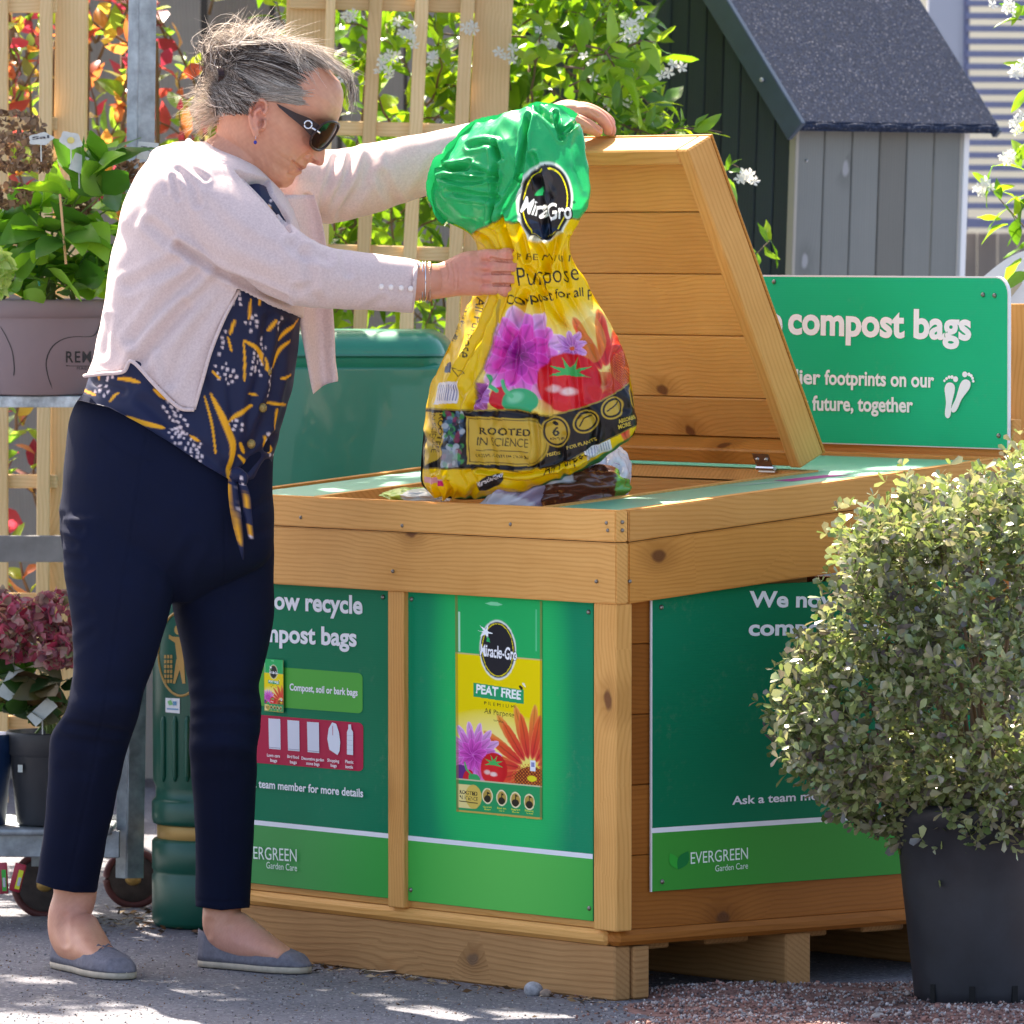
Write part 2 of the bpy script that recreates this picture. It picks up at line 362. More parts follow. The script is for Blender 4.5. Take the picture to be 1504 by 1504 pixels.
class Art:
    """picture painted as numbers and laid on a dense mesh as vertex colour"""
    def __init__(s, x0, y0, x1, y1, W, H, bgc):
        s.b = (x0, y0, x1, y1); s.W, s.H = W, H
        s.X, s.Y = np.meshgrid(np.linspace(x0, x1, W), np.linspace(y0, y1, H)); s.C = np.empty((H, W, 3)); s.C[:] = hexc(bgc) if isinstance(bgc, str) else bgc
    def put(s, m, col, a=1.):
        col = hexc(col) if isinstance(col, str) else np.asarray(col)
        if m.dtype == bool: m = m.astype(float)
        m = (m*a)[..., None]; s.C = s.C*(1-m)+col*m; return s
    def soft(s, d, w): return np.clip(.5-d/w, 0, 1)
    def win(s, x0, y0, x1, y1):
        a, b, c, d = s.b; i0 = int(np.clip((x0-a)/(c-a)*(s.W-1)-1, 0, s.W)); i1 = int(np.clip((x1-a)/(c-a)*(s.W-1)+2, 0, s.W)); j0 = int(np.clip((y0-b)/(d-b)*(s.H-1)-1, 0, s.H)); j1 = int(np.clip((y1-b)/(d-b)*(s.H-1)+2, 0, s.H))
        return (slice(j0, max(j1, j0)), slice(i0, max(i1, i0)))
    def putw(s, w, m, col, a=1.):
        col = hexc(col) if isinstance(col, str) else np.asarray(col); m = (m*a)[..., None]; s.C[w] = s.C[w]*(1-m)+col*m; return s
    def ell(s, cx, cy, rx, ry, col, rot=0., a=1., edge=.06):
        R_ = max(rx, ry)*(1+edge); w = s.win(cx-R_, cy-R_, cx+R_, cy+R_); c, n = math.cos(rot), math.sin(rot); dx, dy = s.X[w]-cx, s.Y[w]-cy
        q = np.hypot((dx*c+dy*n)/rx, (-dx*n+dy*c)/ry); return s.putw(w, np.clip((1-q)/edge+.5, 0, 1), col, a)
    def ring(s, cx, cy, rx, ry, w, col, rot=0.):
        c, n = math.cos(rot), math.sin(rot); dx, dy = s.X-cx, s.Y-cy
        q = np.hypot((dx*c+dy*n)/rx, (-dx*n+dy*c)/ry); return s.put(abs(q-1) < w, col)
    def poly(s, pts, col, a=1.):
        q = np.array(pts, float); w = s.win(q[:, 0].min(), q[:, 1].min(), q[:, 0].max(), q[:, 1].max()); return s.putw(w, inpoly(s.X[w], s.Y[w], pts).astype(float), col, a)
    def line(s, pts, w, col, a=1.):
        q = np.array(pts, float); W_ = s.win(q[:, 0].min()-w, q[:, 1].min()-w, q[:, 0].max()+w, q[:, 1].max()+w)
        d = dist_poly(s.X[W_], s.Y[W_], pts); return s.putw(W_, np.clip((w/2-d)/(w*.2+1e-9)+.5, 0, 1), col, a)
    def rect(s, x0, y0, x1, y1, col, a=1.): return s.put((s.X > x0) & (s.X < x1) & (s.Y > y0) & (s.Y < y1), col, a)
    def text(s, st, p0, p1, cap, col, offset=.012, shear=0., spacing=1., warp=None):
        p0 = np.array(p0, float); p1 = np.array(p1, float); d = p1-p0; L = np.hypot(*d); d /= L
        v, t = fit_text(st, L, cap, offset, shear, spacing); nn = np.array([d[1], -d[0]])
        q = p0+v[:, :1]*d+v[:, 1:]*nn
        if warp is not None: q = warp(q)
        x0, y0, x1, y1 = s.b; gx = (q[:, 0]-x0)/(x1-x0)*(s.W-1); gy = (q[:, 1]-y0)/(y1-y0)*(s.H-1)
        m = np.zeros((s.H, s.W), bool)
        for a, b, c in t:
            xs = gx[[a, b, c]]; ys = gy[[a, b, c]]
            i0, i1 = max(int(xs.min()), 0), min(int(xs.max())+2, s.W); j0, j1 = max(int(ys.min()), 0), min(int(ys.max())+2, s.H)
            if i1 <= i0 or j1 <= j0: continue
            X, Y = np.meshgrid(np.arange(i0, i1), np.arange(j0, j1))
            e = [(xs[k-2]-xs[k-3])*(Y-ys[k-3])-(ys[k-2]-ys[k-3])*(X-xs[k-3]) for k in (3, 4, 5)] if False else None
            def ed(k, l): return (xs[l]-xs[k])*(Y-ys[k])-(ys[l]-ys[k])*(X-xs[k])
            e0, e1, e2 = ed(0, 1), ed(1, 2), ed(2, 0)
            m[j0:j1, i0:i1] |= ((e0 >= 0) & (e1 >= 0) & (e2 >= 0)) | ((e0 <= 0) & (e1 <= 0) & (e2 <= 0))
        return s.put(m, col)
    def flower(s, cx, cy, R, layers, asp=1., start=0.):
        """layers: (n petals, inner radius, outer radius, half width, colour tip, colour base)"""
        for n, r0, r1, wd, ct, cb in layers:
            start += .37
            for k in range(n):
                th = start+k/n*6.2832; c, q = math.cos(th), math.sin(th); px_, py_ = cx+c*(r0+r1)/2*R, cy+q*(r0+r1)/2*R*asp; rr_ = max((r1-r0)/2, wd)*R*max(asp, 1)*1.05; W_ = s.win(px_-rr_, py_-rr_, px_+rr_, py_+rr_); dx, dy = (s.X[W_]-cx), (s.Y[W_]-cy)/asp
                u = (dx*c+dy*q)/R; v = (-dx*q+dy*c)/R; mid = (r0+r1)/2; hl = (r1-r0)/2
                e = ((u-mid)/hl)**2+(v/wd)**2; m = np.clip((1-e)/.15, 0, 1)
                t = np.clip((u-r0)/(r1-r0), 0, 1)[..., None]
                cc = hexc(cb)*(1-t)+hexc(ct)*t
                ed = np.clip((e-.62)/.3, 0, 1)[..., None]*.8; cc = cc*(1-ed)+(cc*.2+np.minimum(hexc(ct)*1.5+.06, 1)*.8)*ed
                cc = cc*(1-.35*np.exp(-(v/wd/.12)**2))[..., None]
                s.C[W_] = s.C[W_]*(1-m[..., None])+cc*m[..., None]
        return s
    def tomato(s, cx, cy, rx, ry):
        s.ell(cx, cy, rx, ry, 'd01820'); s.ell(cx-rx*.25, cy+ry*.25, rx*.8, ry*.75, 'e82a30', a=.6, edge=.5)
        s.ell(cx-rx*.5, cy+ry*.2, rx*.22, ry*.13, 'f6cfc6', a=.9, edge=.7); s.ell(cx-rx*.02, cy+ry*.3, rx*.24, ry*.13, 'f9ded6', a=.9, edge=.7)
        for th in (-2.7, -1.9, -1.2, -.35, .35, 2.9):
            s.poly([(cx-rx*.1*math.sin(th), cy-ry*.35+ry*.1*math.cos(th)), (cx+rx*.75*math.cos(th), cy-ry*.35+ry*.55*math.sin(th)), (cx+rx*.1*math.sin(th), cy-ry*.35-ry*.1*math.cos(th))], '3fb55c')
        return s
    def sample(s, px, py):
        x0, y0, x1, y1 = s.b; gx = np.clip((px-x0)/(x1-x0)*(s.W-1), 0, s.W-1.001); gy = np.clip((py-y0)/(y1-y0)*(s.H-1), 0, s.H-1.001)
        i = gx.astype(int); j = gy.astype(int); fx = (gx-i)[:, None]; fy = (gy-j)[:, None]; C = s.C
        return (C[j, i]*(1-fx)+C[j, i+1]*fx)*(1-fy)+(C[j+1, i]*(1-fx)+C[j+1, i+1]*fx)*fy
def grid_faces(m, n, off=0):
    i = np.arange(m-1)[:, None]*n; j = np.arange(n-1)[None]
    return (np.stack([i+j, i+n+j, i+n+j+1, i+j+1], -1).reshape(-1, 4)+off)
# ================================================================== materials used widely
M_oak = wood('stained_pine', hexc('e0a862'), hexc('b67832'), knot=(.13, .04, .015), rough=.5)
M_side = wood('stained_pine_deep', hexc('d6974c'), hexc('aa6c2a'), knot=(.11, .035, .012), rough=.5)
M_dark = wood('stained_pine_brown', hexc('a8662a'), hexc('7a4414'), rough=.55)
M_raw = wood('rough_sawn_pine', hexc('b88a5a'), hexc('8a5c34'), rough=.8, ring=14, bumpd=.0015, knot=(.16, .09, .05))
M_screw = plain('screw_steel', (.25, .23, .2), .35, .9)
M_steel = plain('zinc_steel', (.55, .56, .57), .3, 1.)
M_greenfilm = plain('green_laminate', hexc('3fa684'), .55, 0, .9, 8, .1, coat=1.)
M_greenfilm.node_tree.nodes['Principled BSDF'].inputs['Coat Roughness'].default_value = .42
M_white = plain('white_edge', (.75, .76, .76), .5)
M_print = vcol('printed_ink', .42, .12)
def printmat(name, c0, c1, glow=None, line=None):
    """printed board: dark green ground with the glow that is printed on it"""
    m, nt, bs = newmat(name); tc = nt.nodes.new('ShaderNodeTexCoord')
    sep = nt.nodes.new('ShaderNodeSeparateXYZ'); nt.links.new(tc.outputs['Object'], sep.inputs[0])
    n = noise(nt, tc.outputs['Object'], 2.2, 2); c = ramp(nt, n, [(.3, c0), (.7, c1)])
    if glow is not None:
        cx, cy, rx, ry, gc = glow
        a = math_(nt, 'POWER', math_(nt, 'ABSOLUTE', math_(nt, 'DIVIDE', math_(nt, 'SUBTRACT', sep.outputs[0], cx), rx)), 2.5)
        b = math_(nt, 'POWER', math_(nt, 'ABSOLUTE', math_(nt, 'DIVIDE', math_(nt, 'SUBTRACT', sep.outputs[1], cy), ry)), 2.5)
        q = math_(nt, 'ADD', a, b); c = mixc(nt, smoothstep(nt, q, 3.2, .5), c, gc)
    dn = noise(nt, tc.outputs['Object'], 7., 6, .7); dn2 = noise(nt, tc.outputs['Object'], 90., 3, .7); dm = math_(nt, 'MULTIPLY', smoothstep(nt, dn, .48, .75), smoothstep(nt, dn2, .45, .8)); c = mixc(nt, math_(nt, 'MULTIPLY', dm, .22), c, (.25, .27, .20))
    nt.links.new(c, bs.inputs['Base Color']); bs.inputs['Roughness'].default_value = .4; bs.inputs['Specular IOR Level'].default_value = .05
    mp = nt.nodes.new('ShaderNodeMapping'); mp.inputs['Scale'].default_value = (1, 1, 1); nt.links.new(tc.outputs['Object'], mp.inputs[0])
    wv = nt.nodes.new('ShaderNodeTexWave'); wv.bands_direction = 'Y'; wv.inputs['Scale'].default_value = 70; nt.links.new(mp.outputs[0], wv.inputs[0])
    bump(nt, bs, wv.outputs['Fac'], .12, .0004)
    return m

# ================================================================== recycling bin
th = math.radians(38.98)
F = np.array([-math.sin(th), math.cos(th), 0]); S = np.array([math.cos(th), math.sin(th), 0]); Z = np.array([0, 0, 1.])
BO = np.array([(905-CX)/FPX*12.65, 12.65, 0.])
def B(u, s, z): return BO+F*u+S*s+Z*z
BW, BD, KS = 1.13, .905, .082
def topz(s): return .835+KS*s
bin_ = thing('recycling_bin', 'large pine bin with green printed boards and raised lid, where the woman drops a bag', 'recycling bin', B(.55, .45, .096))
Pf = Plane(B(0, .012, 0), -F, Z); Ps = Plane(B(.012, 0, 0), S, Z)
# --- cladding boards
k = 0
for z0 in (.1195, .246, .366, .486, .606):
    hh = .1255 if z0 < .13 else .119 if z0 < .6 else .075
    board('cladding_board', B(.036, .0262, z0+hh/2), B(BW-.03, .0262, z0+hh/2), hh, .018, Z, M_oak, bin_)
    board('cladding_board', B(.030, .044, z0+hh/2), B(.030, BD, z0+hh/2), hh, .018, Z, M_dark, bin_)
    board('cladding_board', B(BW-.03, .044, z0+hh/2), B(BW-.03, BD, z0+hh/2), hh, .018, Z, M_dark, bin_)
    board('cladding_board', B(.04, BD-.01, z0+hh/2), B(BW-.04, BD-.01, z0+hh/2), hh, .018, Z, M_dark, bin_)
# --- rails at the foot
board('base_rail', B(.035, .024, .106), B(BW, .024, .106), .026, .034, Z, M_oak, bin_, .008)
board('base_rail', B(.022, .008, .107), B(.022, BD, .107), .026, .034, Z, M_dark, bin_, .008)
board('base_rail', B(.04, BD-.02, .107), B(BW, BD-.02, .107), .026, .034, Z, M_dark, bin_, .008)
# --- posts
def post(u0, u1, s0, s1, z0, z1, mat, nm='post'):
    c = B((u0+u1)/2, (s0+s1)/2, 0); return board(nm, c+Z*z0, c+Z*z1, u1-u0, s1-s0, F, mat, bin_, .002)
post(0, .060, 0, .036, .120, .676, M_oak, 'corner_post')
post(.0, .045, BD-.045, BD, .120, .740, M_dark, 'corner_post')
post(BW-.06, BW, 0, .036, .120, .676, M_oak, 'corner_post')
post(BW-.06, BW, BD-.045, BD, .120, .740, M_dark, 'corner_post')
a = Pf.uv(599, 1100); b = Pf.uv(577, 1100)
um = -(a[0]+b[0])/2
post(um-.0225, um+.0225, .001, .020, .119, .676, M_oak, 'batten')
# --- rim: two courses of boards, the side ones climbing towards the back
e = .006
def rimboard(p, q, zt_p, zt_q, zb_p, zb_q, nout, mat, thick=.028):
    """board with sloping top: p,q outer bottom corners in plan"""
    p = np.asarray(p, float); q = np.asarray(q, float); n = -np.asarray(nout)*thick
    v = [p+Z*zb_p, q+Z*zb_q, q+Z*zt_q, p+Z*zt_p]; v += [k+n for k in v]
    L = np.linalg.norm(q-p); ex = nrm(q-p); c = sum(v)/8
    M = frameM(c, ex, Z, np.cross(ex, Z)); Mi = M.inverted()
    bm = bmesh.new(); vv = [bm.verts.new(Mi@Vector(k)) for k in v]
    for f in ((0, 1, 2, 3), (7, 6, 5, 4), (0, 4, 5, 1), (1, 5, 6, 2), (2, 6, 7, 3), (3, 7, 4, 0)): bm.faces.new([vv[i] for i in f])
    bmesh.ops.recalc_face_normals(bm, faces=bm.faces[:]); bmesh.ops.bevel(bm, geom=bm.edges[:], offset=.0022, segments=2, affect='EDGES')
    me = bpy.data.meshes.new('rim'); bm.to_mesh(me); bm.free(); me.materials.append(mat)
    return obj('rim_board', me, mat, bin_, M)
zs, zb = .780, .6756
def rp(u, s): return BO+F*u+S*s
for (zt0, zb0, off, dk) in ((.8345, zs+.0008, 0., 0), (zs-.0008, zb, .0015, 1)):
    e = .004+off*-1
    kk = lambda s: KS*max(s, 0)
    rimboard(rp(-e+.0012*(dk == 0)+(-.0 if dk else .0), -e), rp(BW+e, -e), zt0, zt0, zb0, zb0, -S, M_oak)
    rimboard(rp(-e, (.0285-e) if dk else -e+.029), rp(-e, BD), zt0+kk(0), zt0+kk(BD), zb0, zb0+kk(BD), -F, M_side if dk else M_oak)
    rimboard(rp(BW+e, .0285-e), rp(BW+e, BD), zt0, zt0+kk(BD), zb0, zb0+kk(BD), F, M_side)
rimboard(rp(-.004, BD), rp(BW+.004, BD), topz(BD)-.002, topz(BD)-.002, .74, .74, S, M_oak)
# --- top: green laminate round the opening
OU0, OU1, OS0, OS1 = .235, .86, .031, .625
def topquad(nm, pts, mat, dz=-.006, t=.009):
    v = [B(u, s, topz(s)+dz) for u, s in pts]; v += [k-Z*t for k in v]
    me = mkmesh(nm, v, [(0, 1, 2, 3), (7, 6, 5, 4), (0, 4, 5, 1), (1, 5, 6, 2), (2, 6, 7, 3), (3, 7, 4, 0)])
    return obj(nm, me, mat, bin_)
topquad('top_panel', [(.0245, OS0), (OU0-.02, OS0), (OU0-.02, BD-.03), (.0245, BD-.03)], M_greenfilm)
topquad('top_panel', [(OU1+.02, OS0), (BW-.0245, OS0), (BW-.0245, BD-.03), (OU1+.02, BD-.03)], M_greenfilm)
topquad('top_panel', [(OU0-.0195, OS1+.02), (OU1+.0195, OS1+.02), (OU1+.0195, BD-.03), (OU0-.0195, BD-.03)], M_greenfilm)
topquad('opening_edge', [(OU0-.0195, OS0), (OU0, OS0), (OU0, OS1), (OU0-.0195, OS1)], M_oak, -.003, .02)
topquad('opening_edge', [(OU1, OS0), (OU1+.0195, OS0), (OU1+.0195, OS1), (OU1, OS1)], M_oak, -.003, .02)
topquad('opening_edge', [(OU0-.0195, OS1), (OU1+.0195, OS1), (OU1+.0195, OS1+.0195), (OU0-.0195, OS1+.0195)], M_oak, -.003, .02)
# white and magenta flashes printed on the right hand strip
pr = MB()
def tp(u, s, o=-.0055): return B(u, s, topz(s)+o)
pr.add([tp(.17, .50), tp(.15, .60), tp(.10, .62), tp(.12, .50)], [(0, 1, 2, 3)], hexc('9a3c80'))
pr.build('top_print', M_print, bin_); pr = MB(); pr.add([tp(.19, .40), tp(.17, .47), tp(.13, .50), tp(.16, .42)], [(0, 1, 2, 3)], hexc('8fb5a0'))
pr.build('top_print', M_print, bin_)
# inner walls of the well
for (p, q, w_, n_) in ((B(OU1+.006, OS0, 0), B(OU1+.006, OS1, 0), 0, F), (B(OU0-.006, OS0, 0), B(OU0-.006, OS1, 0), 0, F), (B(OU0, OS1+.006, 0), B(OU1, OS1+.006, 0), 0, S)):
    for i in range(3):
        z = topz(.3)-.075-.11*i
        if n_ is S: z = topz(OS1)-.08-.11*i
        dz = 0 if n_ is S else KS*.28
        board('well_board', p+Z*(z-dz), q+Z*(z+dz), .108, .010, Z, M_oak, bin_)
board('well_floor', B(.55, .04, .50), B(.55, .63, .50), .66, .01, F, M_raw, bin_)
# --- lid
Pl = Plane(B(.225, 0, 0), S, Z)
q0 = hitplane(1210, 666, Pl.o, Pl.n); q1 = hitplane(1044, 198.5, Pl.o, Pl.n)
LL = np.linalg.norm(q1-q0); Ld = (q1-q0)/LL; Nd = np.cross(F, Ld); Nd = Nd if Nd@S < 0 else -Nd
LW = .645
lid = lambda u, l, n: q0+F*u+Ld*l+Nd*n
FD = .060
def lboard(nm, p, q, w_, t_, wd, mat, bev=.003): return board(nm, p, q, w_, t_, wd, mat, bin_, bev)
lboard('lid_stile', lid(.015, 0, FD/2), lid(.015, LL-.0005, FD/2), FD, .030, Nd, M_oak)
lboard('lid_stile', lid(LW-.015, 0, FD/2), lid(LW-.015, LL, FD/2), FD, .030, Nd, M_oak)
lboard('lid_rail', lid(.0305, LL-.016, FD/2), lid(LW-.0305, LL-.016, FD/2), FD-.001, .030, Nd, M_oak)
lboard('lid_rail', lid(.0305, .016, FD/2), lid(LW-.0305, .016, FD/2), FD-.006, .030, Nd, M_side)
ys = [0.031, .062, .185, .300, .412, .530, LL-.031]
fr = [640, 583, 493, 403, 312]
ls = [.031]
for yy in fr:
    h_ = hitplane(1000, yy, lid(0, 0, .014), Nd); ls.append(float((h_-lid(0, 0, .014))@Ld))
ls = sorted(ls); ls = [l for l in ls if .02 < l < LL-.04]+[LL-.031]
for a, b in zip(ls[:-1], ls[1:]):
    if b-a < .02: continue
    lboard('lid_board', lid(.0305, (a+b)/2, .007), lid(LW-.0305, (a+b)/2, .007), b-a-.0022, .014, Ld, M_oak, .0015)
lboard('lid_cover', lid(.0, LL/2, -.003), lid(LW, LL/2, -.003), LL, .005, Ld, M_side)
# hinges
for hu in (.10, LW-.12):
    c = lid(hu, -.004, FD-.004)
    hb = MB(); hb.tube([c-F*.024, c+F*.024], .0042, 8)
    hb.box(c+Ld*.016, F*.044, Ld*.026, Nd*.003); hb.box(c-S*.012*-1-Z*.006, F*.044, S*.020, Z*.003)
    for d_ in (-.012, .012): hb.ell(c+F*d_+Ld*.018+Nd*.002, (.0035, .0035, .0035), 8, 6)
    hb.build('hinge', M_steel, bin_)
# --- screws
def screw(p, n, r=.0042):
    mb = MB(); mb.ell(p, (r, r, r), 8, 6); mb.build('screw', M_screw, bin_, True)
for px, py, pl in ((891, 768, 'f'), (893, 779, 'f'), (876, 854, 'f'), (442, 760, 'f'), (591, 772, 'f'), (577, 839, 'f'), (750, 770, 'f')):
    screw(hitplane(px, py, B(0, -.004, 0), S), 0, .0035)
for px, py in ((914, 767), (914, 779), (925, 854)): screw(hitplane(px, py, B(-.004, 0, 0), F), 0, .0035)
for px, py in ((563, 877), (605, 880), (865, 899), (866, 1334), (604, 1307), (574, 1298)): screw(hitplane(px, py, B(0, .012, 0), S), 0, .0045)
for px, py in ((971, 892), (972, 1295)): screw(hitplane(px, py, B(.012, 0, 0), F), 0, .0045)
# --- printed boards on front and side
def printed_board(pl, name, ulo, uhi, zlo, zhi, mat, t=.004):
    c = pl.pt((ulo+uhi)/2, (zlo+zhi)/2, -t/2); W, H = uhi-ulo, zhi-zlo
    me = boxmesh(W, H, t, .0006).copy(); me.materials.clear(); me.materials.append(mat)
    o = obj(name, me, mat, bin_, frameM(c, pl.ex, pl.ey, pl.n))
    wb = MB(); v = [pl.pt(ulo-.0012, zlo, -t), pl.pt(ulo-.0012, zhi, -t), pl.pt(ulo-.0002, zhi, .0002), pl.pt(ulo-.0002, zlo, .0002)]
    return o
GD, GM, GL = hexc('00704a'), hexc('007e56'), hexc('2f9a4a')
# light green foot and white stripe are print: sheets on the board
zl0 = Pf.uv(870, 1353)[1]; zst = Pf.uv(870, 1258)[1]; 
uR0, uR1 = Pf.uv(599, 1100)[0], Pf.uv(871, 1100)[0]; uL0, uL1 = -BW+.062, Pf.uv(575.5, 1100)[0]
mid = Pf.uv(734, 1040)
cR = ((uR0+uR1)/2, (zl0+.70)/2)
mR = printmat('green_print_glow', (0, .225, .10), (0, .27, .125), (mid[0]-cR[0], mid[1]-cR[1]+.0, .135, .29, hexc('10bc66')))
mL = printmat('green_print_plain', (0, .165, .075), (0, .19, .095))
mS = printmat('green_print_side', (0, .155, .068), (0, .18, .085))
printed_board(Pf, 'printed_board', uR0, uR1, zl0, .70, mR); printed_board(Pf, 'printed_board', uL0, uL1, zl0, .70, mL)
s0 = Ps.uv(957, 1100)[0]; s1 = BD-.06; zsl = Ps.uv(957, 1310)[1]; zss = Ps.uv(957, 1220)[1]
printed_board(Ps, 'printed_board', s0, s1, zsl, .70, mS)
WH = (.78, .80, .85)
def strips(pl, ulo, uhi, zlo, zstr, cols, h=.0085):
    sh = Sheet(pl, .0003)
    n = 16; us = np.linspace(ulo, uhi, n+1); 
    v = [(u, z) for u in us for z in (zlo+.0006, zstr-h*.4)]; c = np.array([cols(i/n) for i in range(n+1) for _ in (0, 1)])
    sh.off += .00012; sh.mb.add([pl.pt(a, b, sh.off) for a, b in v], [(2*i, 2*i+2, 2*i+3, 2*i+1) for i in range(n)]); sh.mb.c.append(c)
    sh.tri([(ulo, zstr-h/2), (uhi, zstr-h/2), (uhi, zstr+h/2), (ulo, zstr+h/2)], [(0, 1, 2, 3)], WH)
    return sh
lerp = lambda a, b, t: np.array(a)*(1-t)+np.array(b)*t
# right front board: compost sack picture
shR = strips(Pf, uR0, uR1, zl0, zst, lambda t: lerp(hexc('38ac48'), hexc('54c054'), math.sin(t*3.14)), .0085)
shR.done(bin_, M_print)
def sack_art(W=200, H=520):
    A = Art(0, 0, 1, 2.6, W, H, '00b060')
    A.rect(-1, .70, 2, 2.27, 'f0d800'); X, Y = A.X, A.Y
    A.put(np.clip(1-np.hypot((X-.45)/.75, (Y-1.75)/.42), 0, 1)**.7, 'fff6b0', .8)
    A.rect(-1, .69, 2, .706, 'cfc080')
    A.flower(.86, 2.02, .64, [(17, .2, 1., .085, 'f09a38', 'e02434'), (15, .15, .86, .085, 'f06a2a', 'd81c30')], 1.25)
    A.ell(.88, 2.14, .2, .16, '7a2a18'); 
    m = (np.hypot((X-.88)/.24, (Y-2.14)/.2) < 1) & (np.sin(X*170)*np.sin(Y*150) > .25); A.put(m, 'd87a28')
    A.flower(.20, 1.90, .34, [(15, .2, 1., .13, 'e6b2e6', 'b0329c'), (13, .1, .8, .13, 'e48ad8', 'b81c9c'), (9, 0, .5, .12, 'e45cc8', 'a0108a')], 1.2)
    A.ell(.05, 2.15, .1, .12, '6a2a80'); A.tomato(.44, 2.05, .155, .2)
    A.ell(.14, 2.17, .06, .09, 'd02030', .3); A.ell(.21, 2.18, .07, .055, '2fa860', .2); A.line([(.10, 2.0), (.12, 2.08), (.17, 2.13)], .02, '4ab060')
    A.rect(.86, 1.90, .92, 2.03, 'e8ecf4'); A.rect(.87, 1.92, .91, 1.98, '8a90c0'); A.ell(.88, 2.12, .055, .035, 'e8dc28')
    # foot band
    A.rect(-1, 2.2, 2, 2.6, '129a5c'); A.rect(-1, 2.195, 2, 2.21, 'c8c8a0'); A.rect(0.0, 2.57, 1, 2.6, 'c0a850')
    A.put((X > .02) & (X < .20) & (Y > 2.26) & (Y < 2.545), 'e8d890'); A.ell(.20, 2.4, .095, .143, 'd8bc58')
    A.text('ROOTED', (.035, 2.375), (.245, 2.385), .045, '1a1a16', .03); A.text('IN SCIENCE', (.035, 2.44), (.25, 2.45), .045, '2a2a20', 0)
    A.line([(.035, 2.465), (.25, 2.475)], .01, '3a3420')
    for i, x in enumerate((.365, .53, .69, .85)):
        A.ell(x, 2.375+i*.008, .062, .095, 'f2e6b8'); A.ell(x, 2.375+i*.008, .052, .08, 'b89a48')
        A.ell(x, 2.41+i*.008, .04, .045, '2c281c'); A.line([(x, 2.33), (x, 2.41)], .012, '2c281c'); A.ell(x+.01, 2.34, .018, .012, '2c281c', .5)
        A.text(('GROWS', 'EASY TO', 'FEEDS', 'STRONG')[i], (x-.05, 2.515), (x+.05, 2.52), .016, 'd8e040', .02); A.text(('BIG', 'WATER', 'PLANTS', 'ROOTS')[i], (x-.035, 2.545), (x+.04, 2.55), .016, 'd8e040', .02)
    # roundel
    A.ell(.49, .62, .212, .355, 'eef4ee'); A.ell(.49, .62, .197, .335, '26262c'); A.ring(.49, .62, .178, .312, .022, 'e6d820')
    s = [(.355, .35), (.30, .28), (.375, .33), (.40, .26), (.395, .345), (.46, .37), (.40, .375), (.40, .45), (.37, .385), (.30, .42), (.345, .365), (.28, .345)]
    A.poly([(x-.02, y+.06) for x, y in s], 'f4fbff')
    A.text('Miracle-Gro', (.278, .71), (.712, .735), .15, '15161e', .075); A.text('Miracle-Gro', (.283, .705), (.708, .73), .145, 'f4f6fa', .022)
    A.poly([(.36, .53), (.37, .46), (.395, .50), (.405, .54)], '18b060')
    A.put((X > .21) & (X < .785) & (Y > 1.025+.06*X) & (Y < 1.19+.06*X), '12a066')
    A.text('PEAT FREE', (.235, 1.16), (.755, 1.19), .11, 'f6faf6', .03); A.ell(.755, 1.045, .03, .018, '2a2410', .9); A.ell(.79, 1.01, .03, .012, 'f0f0e0', .9)
    A.text('PREMIUM', (.33, 1.285), (.68, 1.30), .035, '6a5a10', 0, 0, 1.5)
    A.text('All Purpose', (.33, 1.385), (.675, 1.41), .06, '38300c', 0); A.text('Compost', (.44, 1.475), (.555, 1.48), .024, '38300c', .01)
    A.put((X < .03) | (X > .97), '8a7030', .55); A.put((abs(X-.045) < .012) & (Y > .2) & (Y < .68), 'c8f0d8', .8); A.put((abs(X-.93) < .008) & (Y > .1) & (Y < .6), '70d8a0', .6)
    A.put((abs(X-.45) < .1-abs(Y-.075)*3) & (abs(Y-.075) < .02), '90e8b8', .8)
    return A
SA = sack_art()
def sack_picture(pl, corners, off, nm, W, H):
    A = SA; ii = np.linspace(0, A.W-1, W).astype(int); jj = np.linspace(0, A.H-1, H).astype(int); C = A.C[jj][:, ii].reshape(-1, 3)
    tl, tr, bl, br = [pl.uv(*c) for c in corners]; s = np.linspace(0, 1, W)[None, :, None]; t = np.linspace(0, 1, H)[:, None, None]
    g = (tl*(1-s)+tr*s)*(1-t)+(bl*(1-s)+br*s)*t; g = g.reshape(-1, 2)
    v = pl.o+pl.ex*g[:, :1]+pl.ey*g[:, 1:]+pl.n*off
    me = mkmesh(nm, v, grid_faces(H, W)); setcol(me, C); return obj(nm, me, M_print, bin_)
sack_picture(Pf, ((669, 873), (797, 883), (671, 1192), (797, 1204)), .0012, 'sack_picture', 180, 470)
# left front board
shL = strips(Pf, uL0, uL1, zl0, zst, lambda t: lerp(hexc('3f9450'), hexc('2fa045'), t))
def rrect(pl, sh, x0, y0, x1, y1, r, col, sl=.075, dx=0.):
    """rounded rectangle given by photo pixels: left-top, right-bottom; sl = slope of its edges"""
    c = []
    for cx, cy, a0 in ((x1-r, y0+r, 0), (x0+r, y0+r, 1), (x0+r, y1-r, 2), (x1-r, y1-r, 3)):
        for k in range(7):
            a = (a0+k/6)*math.pi/2; X_ = cx+r*math.cos(a); c.append((X_, cy-r*math.sin(a)+(X_-x1)*sl))
    sh.poly(c, col)
rrect(Pf, shL, 345, 989, 533, 1048, 7, hexc('45a53c')); rrect(Pf, shL, 345, 1062, 534, 1133, 7, hexc('b01040'), .080)
shL.text('We now recycle', (336, 891), (533, 902.5), 27, WH, .03); shL.text('compost bags', (358, 941), (524.5, 950), 27, WH, .03)
shL.text('Compost, soil or bark bags', (426, 1014), (526, 1022.5), 10.5, WH, .03)
